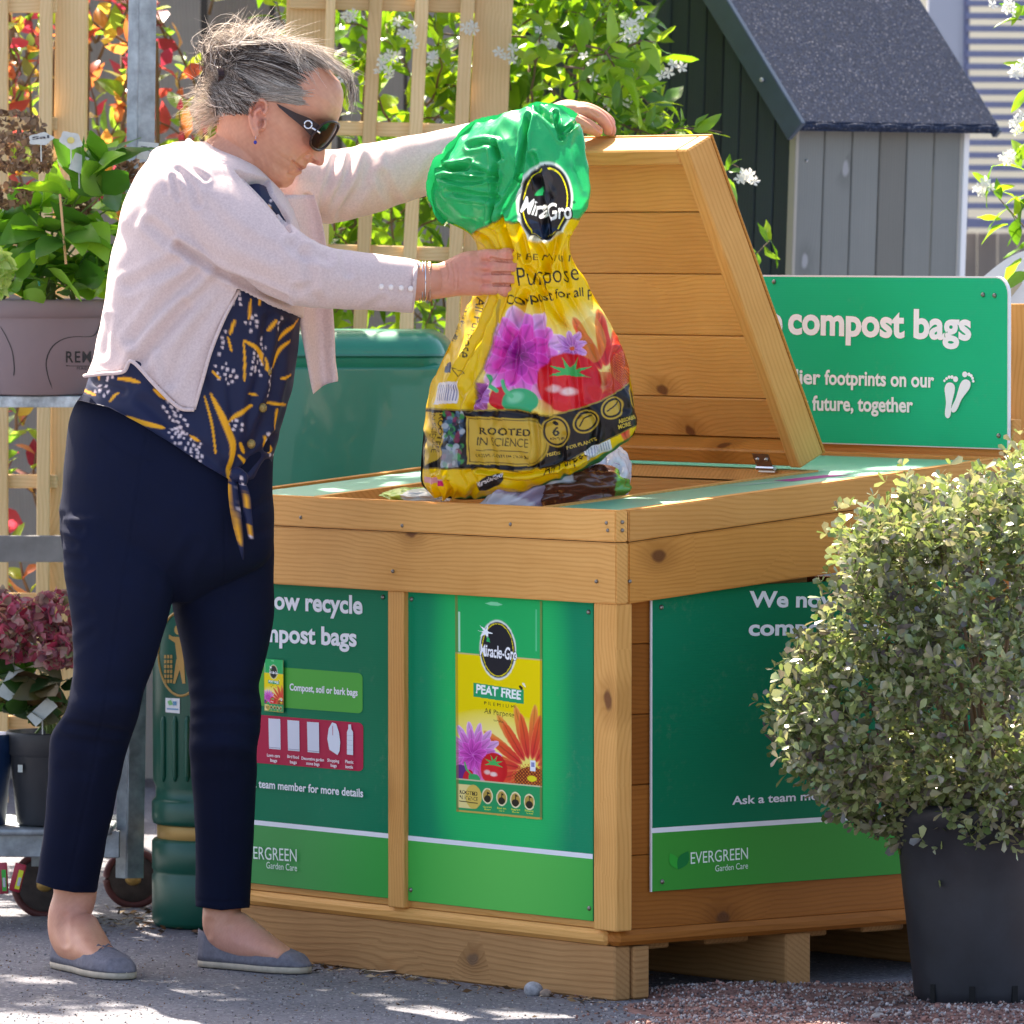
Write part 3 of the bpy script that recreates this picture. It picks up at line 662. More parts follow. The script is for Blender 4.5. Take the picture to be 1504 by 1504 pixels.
for x, y in ((395, 1055), (423, 1057.5), (452, 1060)):
    shL.poly([(x, y), (x+17.5, y+1.2), (x+18, y+46), (x+1, y+44.5)], (.66, .68, .78)); shL.line([(x+1, y+42.5), (x+17.5, y+44)], .0012, (.3, .3, .4))
bg_ = [(489, 1061), (495, 1063), (499, 1075), (501, 1090), (500, 1103), (497, 1109), (485, 1101), (482, 1085), (484, 1070)]
shL.poly(bg_, (.70, .74, .84)); shL.line([(490, 1066), (490, 1080)], .0015, hexc('b01040'))
bt_ = [(513, 1064), (517, 1064), (517.5, 1071), (520, 1075), (520, 1109), (511, 1108), (511, 1075), (513, 1070)]
shL.poly(bt_, (.68, .72, .82))
for y in (1080, 1087, 1094, 1101): shL.line([(511.5, y), (519.5, y+.6)], .0006, (.45, .48, .6))
for st, xa, xb, y in (('Lawn care', 394, 413, 1111), ('bags', 399, 409, 1118.5), ('Bird food', 424, 441, 1113), ('bags', 428, 438, 1121), ('Decorative garden', 445, 478, 1115.5), ('stone bags', 452, 471.5, 1123), ('Shopping', 483, 500.5, 1118.5), ('bags', 488, 497, 1126), ('Plastic', 509.5, 521.5, 1120.5), ('bottle', 510, 521, 1128)):
    shL.text(st, (xa, y), (xb, y+(xb-xa)*.09), 4.6, (.85, .8, .84), .02)
shL.text('Ask a team member for more details', (352, 1154), (536, 1171), 12, WH, .02)
shL.text('EVERGREEN', (358, 1260), (438.5, 1265.5), 18, (.74, .86, .78), .0); shL.text('Garden Care', (394, 1275), (439, 1279.5), 9.5, (.70, .84, .74), .0)
shL.done(bin_, M_print)
sack_picture(Pf, ((390.5, 967), (419, 969.5), (391, 1044), (419.5, 1046.5)), .0045, 'sack_picture', 60, 150)
# side board
shS = strips(Ps, s0, s1, zsl, zss, lambda t: lerp(hexc('38983a'), hexc('2c8a34'), t))
shS.text('We now recycle', (1100, 892), (1345, 893), 24, WH, .03); shS.text('compost bags', (1099, 934), (1310, 932), 24, WH, .03)
shS.text('Ask a team member for more details', (1075, 1182), (1380, 1164), 12.5, WH, .02)
shS.text('EVERGREEN', (1014, 1269), (1098, 1261.5), 17, (.74, .88, .78), 0.); shS.text('Garden Care', (1050, 1280), (1098, 1275.5), 9, (.70, .86, .74), 0.)
def leafpts(x, y, L, a, wd, n=10):
    p = []
    for k in range(n+1): t = k/n; p.append((t*L, math.sin(math.pi*t)*wd))
    for k in range(n-1, 0, -1): t = k/n; p.append((t*L, -math.sin(math.pi*t)*wd))
    c, s = math.cos(a), math.sin(a); return [(x+u*c-v*s, y-u*s-v*c) for u, v in p]
shS.poly(leafpts(996, 1277, 27, 2.05, 7), hexc('2aa83c')); shS.poly(leafpts(995, 1277, 31, 1.05, 8), hexc('0a7a3c'))
shS.poly([(1167, 1082), (1300, 1076), (1300, 1120), (1167, 1126)], hexc('8a1040'))
shS.done(bin_, M_print)
we = MB()
for pl, u_, zl_ in ((Ps, s0, zsl), (Pf, uL1+.001, zl0)):
    we = MB(); we.box(pl.pt(u_, (zl_+.70)/2, -.0015), pl.ex*.0022, Z*(.70-zl_), pl.n*.004); we.build('board_edge', M_white, bin_)
# --- header sign along the back
Ph = Plane(B(0, BD+.004, 0), -F, Z)
hr = Ph.uv(1483, 560)[0]; hb0 = Ph.uv(1470, 660)[1]; ht = Ph.uv(1465, 406)[1]; hl = -BW+.02
def rounded(ulo, uhi, zlo, zhi, r, n=6):
    p = []
    for cx, cy, a0 in ((uhi-r, zhi-r, 0), (ulo+r, zhi-r, 1), (ulo+.001, zlo+.001, 2), (uhi-.001, zlo+.001, 3)):
        rr = r if a0 < 2 else .001
        for k in range(n+1): a = (a0+k/n)*math.pi/2; p.append((cx+rr*math.cos(a), cy+rr*math.sin(a)))
    return p
def slab(pl, pts, o0, o1, nm, mat, parent=bin_):
    n = len(pts); cen = pl.pt(float(np.mean([p[0] for p in pts])), float(np.mean([p[1] for p in pts])), o0); M = frameM(cen, pl.ex, pl.ey, pl.n); Mi = np.array(M.inverted())
    v = np.array([pl.pt(a, b, o0) for a, b in pts]+[pl.pt(a, b, o1) for a, b in pts]); v = v@Mi[:3, :3].T+Mi[:3, 3]
    me = mkmesh(nm, v, [tuple(range(n-1, -1, -1)), tuple(range(n, 2*n))]+[(i, (i+1) % n, n+(i+1) % n, n+i) for i in range(n)]); return obj(nm, me, mat, parent, M)
slab(Ph, rounded(hl, hr, hb0, ht, .032), -.003, .003, 'header_board', M_white)
mH = printmat('header_print', hexc('00b47c'), hexc('10bd88'))
slab(Ph, rounded(hl+.003, hr-.003, hb0+.002, ht-.003, .029), .003, .0034, 'header_face', mH)
shH = Sheet(Ph, .0042)
shH.text('compost bags', (1160, 491), (1429, 500.5), 43, (.92, .94, .96), .035)
shH.text('recycle', (975, 485), (1152, 491), 43, (.92, .94, .96), .035); shH.text('friendlier', (1104, 562.5), (1208, 565), 22, (.92, .94, .96), .028); shH.text('for our', (1118, 601), (1190, 603), 22, (.92, .94, .96), .028)
shH.text('footprints on our', (1214, 565), (1375, 569.5), 22, (.92, .94, .96), .028)
shH.text('future, together', (1196, 603), (1344, 606), 22, (.92, .94, .96), .028)
def foot(cx, cy, sx, rot):
    c, s = math.cos(rot), math.sin(rot); T = lambda u, v: (cx+(u*sx)*c-v*s, cy+(u*sx)*s+v*c)
    out = [(-5, 27), (-1, 30), (4, 27), (5, 18), (4, 8), (7, -4), (10, -14), (7, -22), (0, -24), (-7, -21), (-9, -13), (-7, -2), (-5, 10), (-6, 20)]
    shH.poly([T(u, v) for u, v in chaikin(np.array(out, float), 2, True)], (.92, .94, .96))
    for i, (u, v, r) in enumerate(((-8, -29, 3.8), (-1.5, -31.5, 2.4), (3.2, -31, 2.2), (7.3, -28.5, 2.), (10.5, -25, 1.8))): shH.ell(T(u, v), r, r*1.15, (.92, .94, .96), 12)
foot(1397, 585, -.85, .10); foot(1415, 579, .85, .42)
shH.done(bin_, M_print)
for px, py in ((1137, 414), (1444, 433), (1461, 434), (1467, 640)): screw(hitplane(px, py, Ph.pt(0, 0, .004), Ph.n), 0, .0045)
board('header_rail', B(0, BD+.018, topz(BD)+.02)-F*0, B(BW, BD+.018, topz(BD)+.02), .09, .02, Z, M_oak, bin_)
pz = P(1494, 730, 13.3); 
board('header_post', np.array([P(1495, 670, 13.3)[0], 13.30, .70]), np.array([P(1495, 670, 13.3)[0], 13.30, P(1495, 446, 13.3)[2]]), .028, .028, np.array([1., 0, 0]), M_oak, bin_)

# ================================================================== pallet under the bin
pal = thing('pallet', 'weathered rough sawn timber pallet under the pine recycling bin', 'pallet', B(.55, .4, 0))
def pb(nm, a, b, w_, t_, wd, m=M_raw): return board(nm, a, b, w_, t_, wd, m, pal, .003)
pb('plank', B(.018, .030, .046), B(BW, .030, .046), .092, .036, Z)
pb('plank', B(.052, BD-.03, .046), B(BW, BD-.03, .046), .092, .036, Z)
pb('plank', B(.020, .428, .046), B(BW, .428, .046), .092, .058, Z)
for u_ in (.035, .55, BW-.04): pb('block', B(u_+.002, .05, .046), B(u_+.002, .085, .046), .09, .05, Z)
for s_ in (.12, .30, .48, .66, .80): pb('slat', B(.06, s_, .0865), B(BW-.03, s_, .0865), .10, .015, S)

# ================================================================== rubbish bags in the well
def bagblob(name, label, c, r, R, cols, seed, parent=None, amp=.25, n=60):
    """crumpled film bag: an ellipsoid with sharp random facets"""
    rg = np.random.default_rng(seed)
    th_ = np.linspace(.02, math.pi-.02, n); ph_ = np.linspace(0, 2*math.pi, n*2, endpoint=False)
    T_, P_ = np.meshgrid(th_, ph_, indexing='ij'); d = np.stack([np.sin(T_)*np.cos(P_), np.sin(T_)*np.sin(P_), np.cos(T_)], -1).reshape(-1, 3)
    disp = np.zeros(len(d))
    for k in range(26):
        q = nrm(rg.normal(size=3)); a_ = rg.uniform(.3, 1)*amp; s_ = rg.uniform(3, 9); disp += a_*.16*np.abs(np.sin((d@q)*s_+rg.uniform(0, 6)))
    v = d*(1+disp[:, None]-.25*amp)*np.asarray(r); v = v@np.asarray(R).T+np.asarray(c)
    me = mkmesh(name, v, np.vstack([np.stack([i*2*n+j, i*2*n+(j+1) % (2*n), (i+1)*2*n+(j+1) % (2*n), (i+1)*2*n+j], -1) for i in range(n-1) for j in [np.arange(2*n)]]), True)
    cc = cols(d, v, rg); setcol(me, cc); return me
M_film = vcol('plastic_film', .25, .5, coat=.3)
def axes(ex, ey): ex = nrm(ex); ey = np.asarray(ey, float); ey = nrm(ey-ex*ey.dot(ex)); return np.stack([ex, ey, np.cross(ex, ey)], 1)
def c_white(d, v, rg): t = np.sin(d[:, 0]*9+d[:, 2]*4) > .1; return np.where(t[:, None], np.array([.62, .64, .70]), np.array([.35, .30, .42]))
def c_brown(d, v, rg):
    c = np.tile([.10, .035, .02], (len(d), 1)); c[d[:, 0] > .72] = [.10, .35, .06]; c[(d[:, 2] > .25) & (d[:, 0] < -.1)] = [.55, .56, .60]; return c
def c_dark(d, v, rg): return np.tile([.02, .02, .03], (len(d), 1))
def c_lime(d, v, rg): c = np.tile([.42, .62, .10], (len(d), 1)); c[d[:, 0] > .3] = [.7, .75, .7]; return c
c1 = P(800, 737, 13.06); c2 = P(852, 722, 13.02); c3 = P(888, 705, 13.10); c4 = P(613, 728, 13.2)
for nm, lab, c, r, ax, fn, sd in (
    ('discarded_bag', 'crumpled white and violet plastic bag on the left of the pile in the bin', c1, (.075, .05, .028), (P(860, 700, 13)-P(760, 742, 13), S), c_white, 3),
    ('discarded_bag', 'dark brown plastic bag with a green corner lying in the bin beside the white one', c2, (.050, .05, .026), (P(890, 712, 13)-P(800, 722, 13), S), c_brown, 4),
    ('discarded_bag', 'pale translucent plastic bag standing up behind the brown one in the bin', c3, (.026, .045, .036), (P(900, 700, 13)-P(860, 690, 13), S), lambda d, v, rg: np.tile([.70, .71, .74], (len(d), 1)), 5),
    ('discarded_bag', 'lime green and white wrapper at the left inside the bin below the hanging sack', c4, (.04, .03, .008), (F*-1, S), c_lime, 6)):
    me = bagblob(nm, lab, c, r, axes(*ax), fn, sd, amp=.5)
    tag(obj(nm, me, M_film), lab, 'plastic bag', 'waste bags inside the recycling bin')
# ================================================================== the woman
PX = 1/843.
def remesh(me, vox, iters=4, fac=.6):
    o = bpy.data.objects.new('tmp', me); COL.objects.link(o)
    m = o.modifiers.new('r', 'REMESH'); m.mode = 'VOXEL'; m.voxel_size = vox
    if iters: s = o.modifiers.new('s', 'SMOOTH'); s.iterations = iters; s.factor = fac
    bpy.context.view_layer.update(); dg = bpy.context.evaluated_depsgraph_get()
    r = bpy.data.meshes.new_from_object(o.evaluated_get(dg)); bpy.data.objects.remove(o)
    r.polygons.foreach_set('use_smooth', np.ones(len(r.polygons), bool)); r.update(); return r
def ringE(L, R, y, d, b, n=64, p=2.2):
    c = P((L+R)/2, y, d); a = (R-L)/2*d/FPX; t = np.arange(n)/n*2*math.pi; q = 2/p
    cx = np.sign(np.cos(t))*abs(np.cos(t))**q*a; sy = np.sign(np.sin(t))*abs(np.sin(t))**q*b
    return np.stack([c[0]+cx, c[1]+sy, np.full(n, c[2])], 1)
def loft(rows, step=12, n=64, p=2.2):
    """rows: (y, L, R, depth, half depth)"""
    q = catmull(rows, max(8, int(abs(rows[-1][0]-rows[0][0])/step)))
    return [ringE(r[1], r[2], r[0], r[3], r[4], n, p) for r in q]
def limb(mb, pts, n=28, m=40, c=None):
    """pts: (px, py, depth, radius in photo px, radius in depth m)"""
    q = catmull(pts, m); C = np.array([P(*r[:3]) for r in q]); t = np.gradient(C, axis=0); t /= np.linalg.norm(t, axis=1)[:, None]
    a = np.cross(t, [0, 1., 0]); a /= np.linalg.norm(a, axis=1)[:, None]; b = np.cross(t, a); th_ = np.arange(n)/n*2*math.pi
    ra = (q[:, 3]*q[:, 2]/FPX)[:, None, None]; rb = q[:, 4][:, None, None]
    R = C[:, None]+a[:, None]*np.cos(th_)[None, :, None]*ra+b[:, None]*np.sin(th_)[None, :, None]*rb
    # rounded ends
    def cap(c, ring): return [c+(ring-c)*s for s in (.25, .7)]
    R = [C[0]-t[0]*q[0, 3]*PX*.45+(R[0]-C[0])*.45]+list(R)+[C[-1]+t[-1]*q[-1, 3]*PX*.45+(R[-1]-C[-1])*.45]
    mb.rings(R, c); return mb
def creases(me, lst, front=True, noise_amp=0., seed=0, nscale=22.):
    v = coords(me); n = normals(me); px, py = proj(v); fac = np.clip(-n[:, 1]*2.2+.1, 0, 1) if front else np.ones(len(v)); dsp = np.zeros(len(v))
    for pl, wd, dp in lst:
        pl = np.asarray(pl, float); pl = chaikin(pl, 2) if len(pl) > 2 else pl
        x0, x1 = pl[:, 0].min()-3*wd, pl[:, 0].max()+3*wd; y0, y1 = pl[:, 1].min()-3*wd, pl[:, 1].max()+3*wd
        s = np.where((px > x0) & (px < x1) & (py > y0) & (py < y1) & (fac > 0))[0]
        if not len(s): continue
        d = dist_poly(px[s], py[s], pl); dsp[s] -= dp*(np.exp(-(d/wd)**2)-.45*np.exp(-((d-1.9*wd)/(wd*.8))**2))*fac[s]
    if noise_amp:
        r = np.random.default_rng(seed)
        for k in range(8):
            q = r.normal(size=3); q[1] *= .5; q /= np.linalg.norm(q); dsp += noise_amp/(1+.3*k)*np.sin(v@q*nscale*(1+k*.55)+r.uniform(0, 6)+1.5*np.sin(v@r.normal(size=3)*9))
    setcoords(me, v+n*dsp[:, None]); return me
def clampy(me, fn):
    """slide vertices that hang lower than the hem up on to it"""
    v = coords(me); px, py = proj(v); h = fn(px); lim = v[:, 2]+(py-h)*v[:, 1]/FPX; v[:, 2] = np.where(py > h, lim, v[:, 2]); setcoords(me, v)
woman = thing('person', 'woman in pink cardigan, patterned navy blouse and navy trousers bending over the bin', 'person', G(250, 1430))
M_skin = vcol('skin', .46, .38, bumps=.35, bscale=520, sub=.10)
M_trou = plain('navy_cotton', (.0055, .0085, .026), .88, 0, .12, 30, .08, .25, 900)
M_card = None
def knit():
    m, nt, bs = newmat('pink_knit'); v = coordn(nt)
    n = noise(nt, v, 260, 4, .7); c = ramp(nt, n, [(.3, hexc('ceb6b2')), (.7, hexc('e4cfc9'))])
    nt.links.new(c, bs.inputs['Base Color']); bs.inputs['Roughness'].default_value = .95; bs.inputs['Specular IOR Level'].default_value = .12
    bs.inputs['Sheen Weight'].default_value = .35; bs.inputs['Sheen Roughness'].default_value = .5
    wv = nt.nodes.new('ShaderNodeTexWave'); wv.bands_direction = 'X'; wv.inputs['Scale'].default_value = 160; wv.inputs['Distortion'].default_value = 2; nt.links.new(v, wv.inputs[0])
    bump(nt, bs, math_(nt, 'ADD', n, wv.outputs['Fac']), .25, .0006)
    tr = nt.nodes.new('ShaderNodeBsdfTranslucent'); nt.links.new(c, tr.inputs[0]); mx = nt.nodes.new('ShaderNodeMixShader'); mx.inputs[0].default_value = .10
    nt.links.new(bs.outputs[0], mx.inputs[1]); nt.links.new(tr.outputs[0], mx.inputs[2]); nt.links.new(mx.outputs[0], nt.nodes['Material Output'].inputs[0]); return m
M_card = knit(); M_blouse = vcol('printed_viscose', .6, .3, bumps=.1, bscale=600)

# ---------------------------------------------------------------- head (local axes: a forward, b up, lateral; photo px)
HE = P(383, 178, 13.05); hf = np.array([.819, 0, -.574]); hu = np.array([.574, 0, .819]); hl = np.array([0, 1., 0])
def H(a, b, y): a, b, y = np.broadcast_arrays(np.asarray(a, float), b, y); return HE+(hf*a[..., None]+hu*b[..., None]+hl*y[..., None])*PX
def tab(t): t = np.array(sorted(t), float); return lambda b: np.interp(b, t[:, 0], t[:, 1])
def stab(t):
    t = np.array(sorted(t), float); xs = np.linspace(t[0, 0], t[-1, 0], 400); c = np.interp(xs, t[:, 0], t[:, 1]); k = np.exp(-np.linspace(-2, 2, 15)**2); k /= k.sum()
    c2 = np.convolve(np.pad(c, 7, 'edge'), k, 'valid'); return lambda b: np.interp(b, xs, c2)
fr_ = tab([(-72, 50), (-66.5, 76), (-58, 87), (-49, 90.5), (-42, 89.5), (-37, 88.5), (-31, 91.5), (-27, 93), (-24.5, 88.5), (-22, 92), (-17, 93.5), (-11, 91), (-6, 91.5), (5, 91), (15, 89), (27, 86), (40, 84.5), (48, 87), (56, 91.5), (64, 93), (81, 88.5), (96, 81), (105, 74.5), (114, 62), (119, 42), (121.5, 8)])
bk_ = stab([(-72, -20), (-60, -38), (-40, -50), (-20, -58), (0, -70), (25, -84), (50, -89), (75, -86), (100, -72), (115, -48), (121.5, -12)])
w_ = stab([(-72, 22), (-66, 32), (-57, 41), (-45, 48), (-30, 53), (-10, 58), (10, 61), (30, 62.5), (60, 63.5), (80, 61), (100, 50), (112, 36), (118, 22), (121.5, 6)])
nb_ = stab([(-14, 0), (-8, 2), (-6, 11), (-3, 18.5), (0, 20), (4, 19.5), (15, 16), (27, 11), (44, 4.5), (52, 1), (62, 0)]); ns_ = tab([(62, 6), (44, 6.5), (20, 8.5), (6, 11.5), (-2, 14), (-10, 13)])
hb_ = np.concatenate([np.linspace(-72, 110, 170), np.linspace(111, 121.4, 16)]); hp = np.arange(150)/150*2*math.pi
R = []
for b in hb_:
    f0, b0, w0 = float(fr_(b)), float(bk_(b)), float(w_(b)); c0 = 5. if b > -40 else 5+(-40-b)*.7
    cs, sn = np.cos(hp), np.sin(hp); q = 2/2.25
    cs = np.sign(cs)*abs(cs)**q; sn2 = np.sign(sn)*abs(sn)**(2/2.1); y = w0*sn2
    # the face narrows forward of the cheeks
    a = np.where(cs > 0, c0+(f0-c0)*cs, c0+(c0-b0)*cs)
    face = np.clip((66-b)/30, 0, 1); y = np.where(cs > 0, y*(1-.10*face*cs), y)
    a = a+np.where(cs > 0, float(nb_(b))*np.exp(-(y/float(ns_(b)))**2), 0)
    # eye hollow and cheek
    a = a-np.where(cs > 0, 7*np.exp(-((abs(y)-30)/14)**2)*math.exp(-((b-42)/13)**2), 0)+np.where(cs > 0, 3.5*np.exp(-((abs(y)-36)/16)**2)*math.exp(-((b-5)/16)**2), 0)
    R.append(H(a, b, y))
mb = MB(); mb.rings(R)
limb(mb, [(398, 175, 13.05, 40, .050), (378, 200, 13.05, 46, .052), (352, 232, 13.05, 50, .056), (322, 262, 13.05, 58, .070), (296, 300, 13.05, 70, .10)], 36, 30)
# ears
for sgn in (-1, 1):
    ye = 13.05+sgn*.0735
    for pl, rr in (([(374, 197), (369, 184), (366.5, 168), (369, 153), (377, 146), (386, 147), (391.5, 154), (391, 162), (387, 168)], 3.0), ([(377, 188), (374, 176), (377, 164), (383, 158)], 2.6), ([(387, 176), (389, 182), (385, 188)], 3.2), ([(376, 190), (376, 197), (378, 201)], 5.2)):
        q = catmull(np.array(pl), 26); mb.tube([P(x, y, ye+sgn*.004) for x, y in q], rr*PX, 8)
    mb.ell(P(380, 172, ye-sgn*.004), (.0115, .008, .027), 20, 14, axes((.2, 0, 1), (0, 1, 0))@np.array([[0, 0, 1], [0, 1, 0], [1, 0, 0]]) if False else None)
head = remesh(mb.mesh('body'), .0016, 2, .5)
head = creases(head, [([(430, 238), (437, 243.5), (446, 249)], 2.0, .0032), ([(428, 233), (431, 240), (429, 246)], 2.2, .0012), ([(452, 226), (444, 232), (437, 241), (433, 250)], 3., .0014),
    ([(456, 233), (460, 238), (465, 239)], 2.2, .0035), ([(450, 229), (455, 227), (459, 231)], 2., .0018), ([(387, 232), (392, 250), (391, 268)], 2.4, .0005), ([(404, 240), (408, 255), (404, 270)], 2.4, .0004),
    ([(340, 262), (352, 272), (366, 273)], 3.2, .0020), ([(352, 246), (362, 262), (372, 270)], 3., .0012), ([(383, 270), (396, 274), (410, 271)], 3, .001), ([(424, 256), (434, 257), (441, 256)], 2.4, .0014), ([(381, 168), (385, 175), (383, 184)], 3.4, .0035), ([(374, 160), (380, 152), (386, 153)], 2.2, .0016),
    ([(448, 205), (455, 212), (462, 216)], 3., .0010), ([(398, 186), (412, 200), (420, 215)], 6, .0008)])
# ---------------------------------------------------------------- hands
def hand(fingers, palm, thumb, d, cre, vox=.0014):
    mb = MB()
    for f in fingers+[thumb]: limb(mb, f, 14, 22)
    for f in palm: limb(mb, f, 24, 20)
    return creases(remesh(mb.mesh('hand'), vox, 2, .5), cre)
D1 = 13.0
fs = []
for yb, yp, xp, r in ((376, 374, 752, 9.6), (392, 392.5, 759, 9.8), (408.5, 410, 756, 9.4), (423, 427, 751, 8.6)):
    fs.append([(702, yb, D1+.006, r*.92, .011), (716, yb*.7+yp*.3, D1-.007, r*1.04, .0115), (734, (yb+yp)/2, D1-.006, r*.92, .0105), (xp-9, yp, D1-.012, r*1.08, .012), (xp+1, yp+.5, D1+.010, r*.92, .0105), (xp-4, yp+1, D1+.034, r*.9, .010), (xp-24, yp+1, D1+.05, r*.8, .009)])
handR = hand(fs, [[(600, 416, 12.955, 27, .026), (628, 414, 12.97, 26.5, .024), (650, 412, 12.98, 26, .021), (668, 407, D1-.01, 28.5, .019), (688, 402, D1-.004, 33, .018), (706, 401, D1+.002, 33, .016), (718, 401, D1+.004, 29, .012)]],
    [(684, 400, D1+.02, 15, .014), (704, 384, D1+.045, 13, .013), (724, 378, D1+.065, 11, .011), (742, 379, D1+.075, 10, .010)], D1,
    [([(722, 379.5), (738, 383.5), (757, 384)], 2.0, .0030), ([(724, 401.5), (742, 401), (762, 402)], 2.0, .0030), ([(726, 418.5), (742, 418), (760, 419.5)], 2.0, .0030), ([(657, 388), (661, 400), (659, 412)], 1.6, .0008), ([(664, 386), (669, 402), (668, 424)], 1.6, .0008), ([(672, 388), (676, 404), (674, 422)], 1.8, .0006),
     ([(690, 378), (704, 384)], 5, -.0016), ([(692, 392), (708, 393)], 5, -.0016), ([(694, 404), (712, 407)], 5, -.0016), ([(697, 384), (712, 386)], 4, .0012), ([(700, 400), (716, 401)], 4, .0010)])
D2 = 13.315
fs = []
for k, (bx, by, px_, py_, tx, ty, r, dd) in enumerate(((861, 163, 880, 172, 892, 192, 8.6, -.030), (862, 160, 884, 171, 897, 193, 8.8, -.008), (858, 158, 879, 166, 896, 184, 8.2, .014), (852, 158, 870, 162, 886, 178, 7.4, .034))):
    fs.append([(bx-22, by+1, D2+dd*.6, r, .010), (bx, by, D2+dd*.9, r*1.05, .010), (px_, py_, D2+dd, r, .0095), (tx, ty-6, D2+dd, r*.85, .0085), (tx+1, ty+4, D2+dd+.004, r*.72, .0075)])
handL = hand(fs, [[(770, 190, D2, 24, .026), (800, 180, D2, 24, .025), (818, 173, D2, 22, .026), (834, 166, D2+.002, 20, .033), (850, 164, D2+.004, 15, .036), (860, 165, D2+.004, 9, .030)]],
    [(828, 176, D2-.02, 15, .020), (848, 180, D2-.038, 13, .014), (866, 187, D2-.046, 10.5, .011), (881, 195, D2-.046, 7.5, .008)], D2,
    [([(850, 169), (866, 178), (883, 193)], 1.8, .0025), ([(838, 178), (846, 181), (856, 188)], 2, .0015), ([(868, 163), (878, 171)], 1.6, .0012)])
# ---------------------------------------------------------------- feet
SHOES = [(G(87, 1420), G(186, 1440)), (G(297, 1419), G(452, 1431))]
feet = MB()
for (he, to), (hx, hy, hd), sc in zip(SHOES, ((110, 1285, 13.24), (327, 1300, 13.27)), (1.1, .98)):
    ax_ = nrm(to-he); pts = [(hx, hy, hd, 31*sc, .036), (hx, hy+30, hd, 29*sc, .034)]
    for s_, z_, r1, r2 in ((.045, .098, 29, .034), (.052, .075, 33, .034), (.075, .060, 36, .034), (.115, .046, 31, .036), (.155, .034, 23, .038), (.200, .024, 13, .034)):
        p_ = he+ax_*s_+Z*z_; a_, b_ = proj(p_); pts.append((float(a_), float(b_), float(p_[1]), r1*sc, r2))
    limb(feet, pts, 28, 34); feet.ell(he+ax_*.042+Z*.045, (.024, .024, .036), 20, 14)
fm = creases(remesh(feet.mesh('feet'), .0028, 4), [([(140, 1360), (150, 1380), (160, 1398)], 5, .001), ([(95, 1345), (92, 1365), (96, 1385)], 5, .002), ([(340, 1365), (352, 1380)], 4, .001), ([(308, 1355), (306, 1372)], 5, .0015)])
# simple limbs and trunk inside the clothes, so that head, hands and feet belong to one body
core = MB()
limb(core, [(300, 270, 13.05, 60, .13), (290, 380, 13.05, 95, .14), (275, 500, 13.05, 100, .13), (250, 620, 13.05, 110, .13), (245, 720, 13.05, 110, .13)], 24, 24)
limb(core, [(290, 290, 12.94, 38, .045), (370, 355, 12.87, 38, .042), (450, 402, 12.88, 24, .026), (560, 414, 12.93, 27, .028), (640, 412, 12.975, 24, .024)], 20, 26)
limb(core, [(400, 270, 13.16, 34, .045), (520, 268, 13.27, 38, .042), (610, 244, 13.3, 32, .034), (700, 220, 13.31, 26, .028), (790, 186, 13.315, 23, .025)], 20, 26)
limb(core, [(190, 800, 13.0, 50, .05), (160, 1000, 13.0, 28, .035), (135, 1090, 13.06, 22, .03), (115, 1200, 13.17, 22, .03), (108, 1300, 13.24, 24, .03)], 20, 26)
limb(core, [(320, 800, 13.12, 50, .05), (328, 1000, 13.12, 28, .035), (331, 1090, 13.14, 22, .03), (328, 1200, 13.22, 30, .04), (327, 1315, 13.27, 26, .03)], 20, 26)
cm = core.mesh('core')
VS, FS_, n0 = [], [], 0
for m_ in (head, handR, handL, fm, cm):
    v = coords(m_); VS.append(v)
    for p in m_.polygons: FS_.append(tuple(k+n0 for k in p.vertices))
    n0 += len(v)
V = np.vstack(VS); body = mkmesh('body', V, FS_, True)
px, py = proj(V); c = np.tile(np.array([.62, .285, .175]), (len(V), 1))
def blot(cx, cy, rx, ry, col, a):
    global c
    m = (a*np.exp(-(((px-cx)/rx)**2+((py-cy)/ry)**2)))[:, None]; c = c*(1-m)+np.array(col)*m
blot(455, 216, 20, 14, (.62, .20, .15), .6); blot(472, 238, 10, 10, (.62, .22, .18), .6); blot(378, 165, 14, 26, (.66, .24, .18), .5); blot(420, 235, 30, 22, (.58, .30, .17), .5)
blot(498, 150, 14, 30, (.70, .42, .30), .5); blot(340, 240, 50, 26, (.62, .30, .20), .6)
blot(441.5, 248.5, 6, 4.2, (.42, .12, .11), .85); blot(461, 238, 4, 2.6, (.25, .07, .05), .9); blot(385, 178, 3.4, 6, (.25, .08, .05), .8)
blot(690, 400, 70, 40, (.64, .235, .17), .6); [blot(x, y, 7, 6, (.70, .20, .15), .5) for x, y in ((716, 376), (717, 392), (716, 408), (713, 423), (745, 375), (750, 392), (747, 409), (743, 426))]; blot(350, 1385, 60, 30, (.58, .28, .24), .5); blot(120, 1340, 40, 20, (.58, .26, .20), .6)
for x, y in ((757, 377), (764, 393), (761, 410), (756, 427)): blot(x, y, 5, 5, (.70, .34, .28), .5)
rg = np.random.default_rng(5); nn = sum(np.sin(V@rg.normal(size=3)*rg.uniform(60, 700)+rg.uniform(0, 6)) for _ in range(12))/7; c = c*(1+.11*nn[:, None]*np.array([.6, 1, 1]))
setcol(body, c); obj('body', body, M_skin, woman)

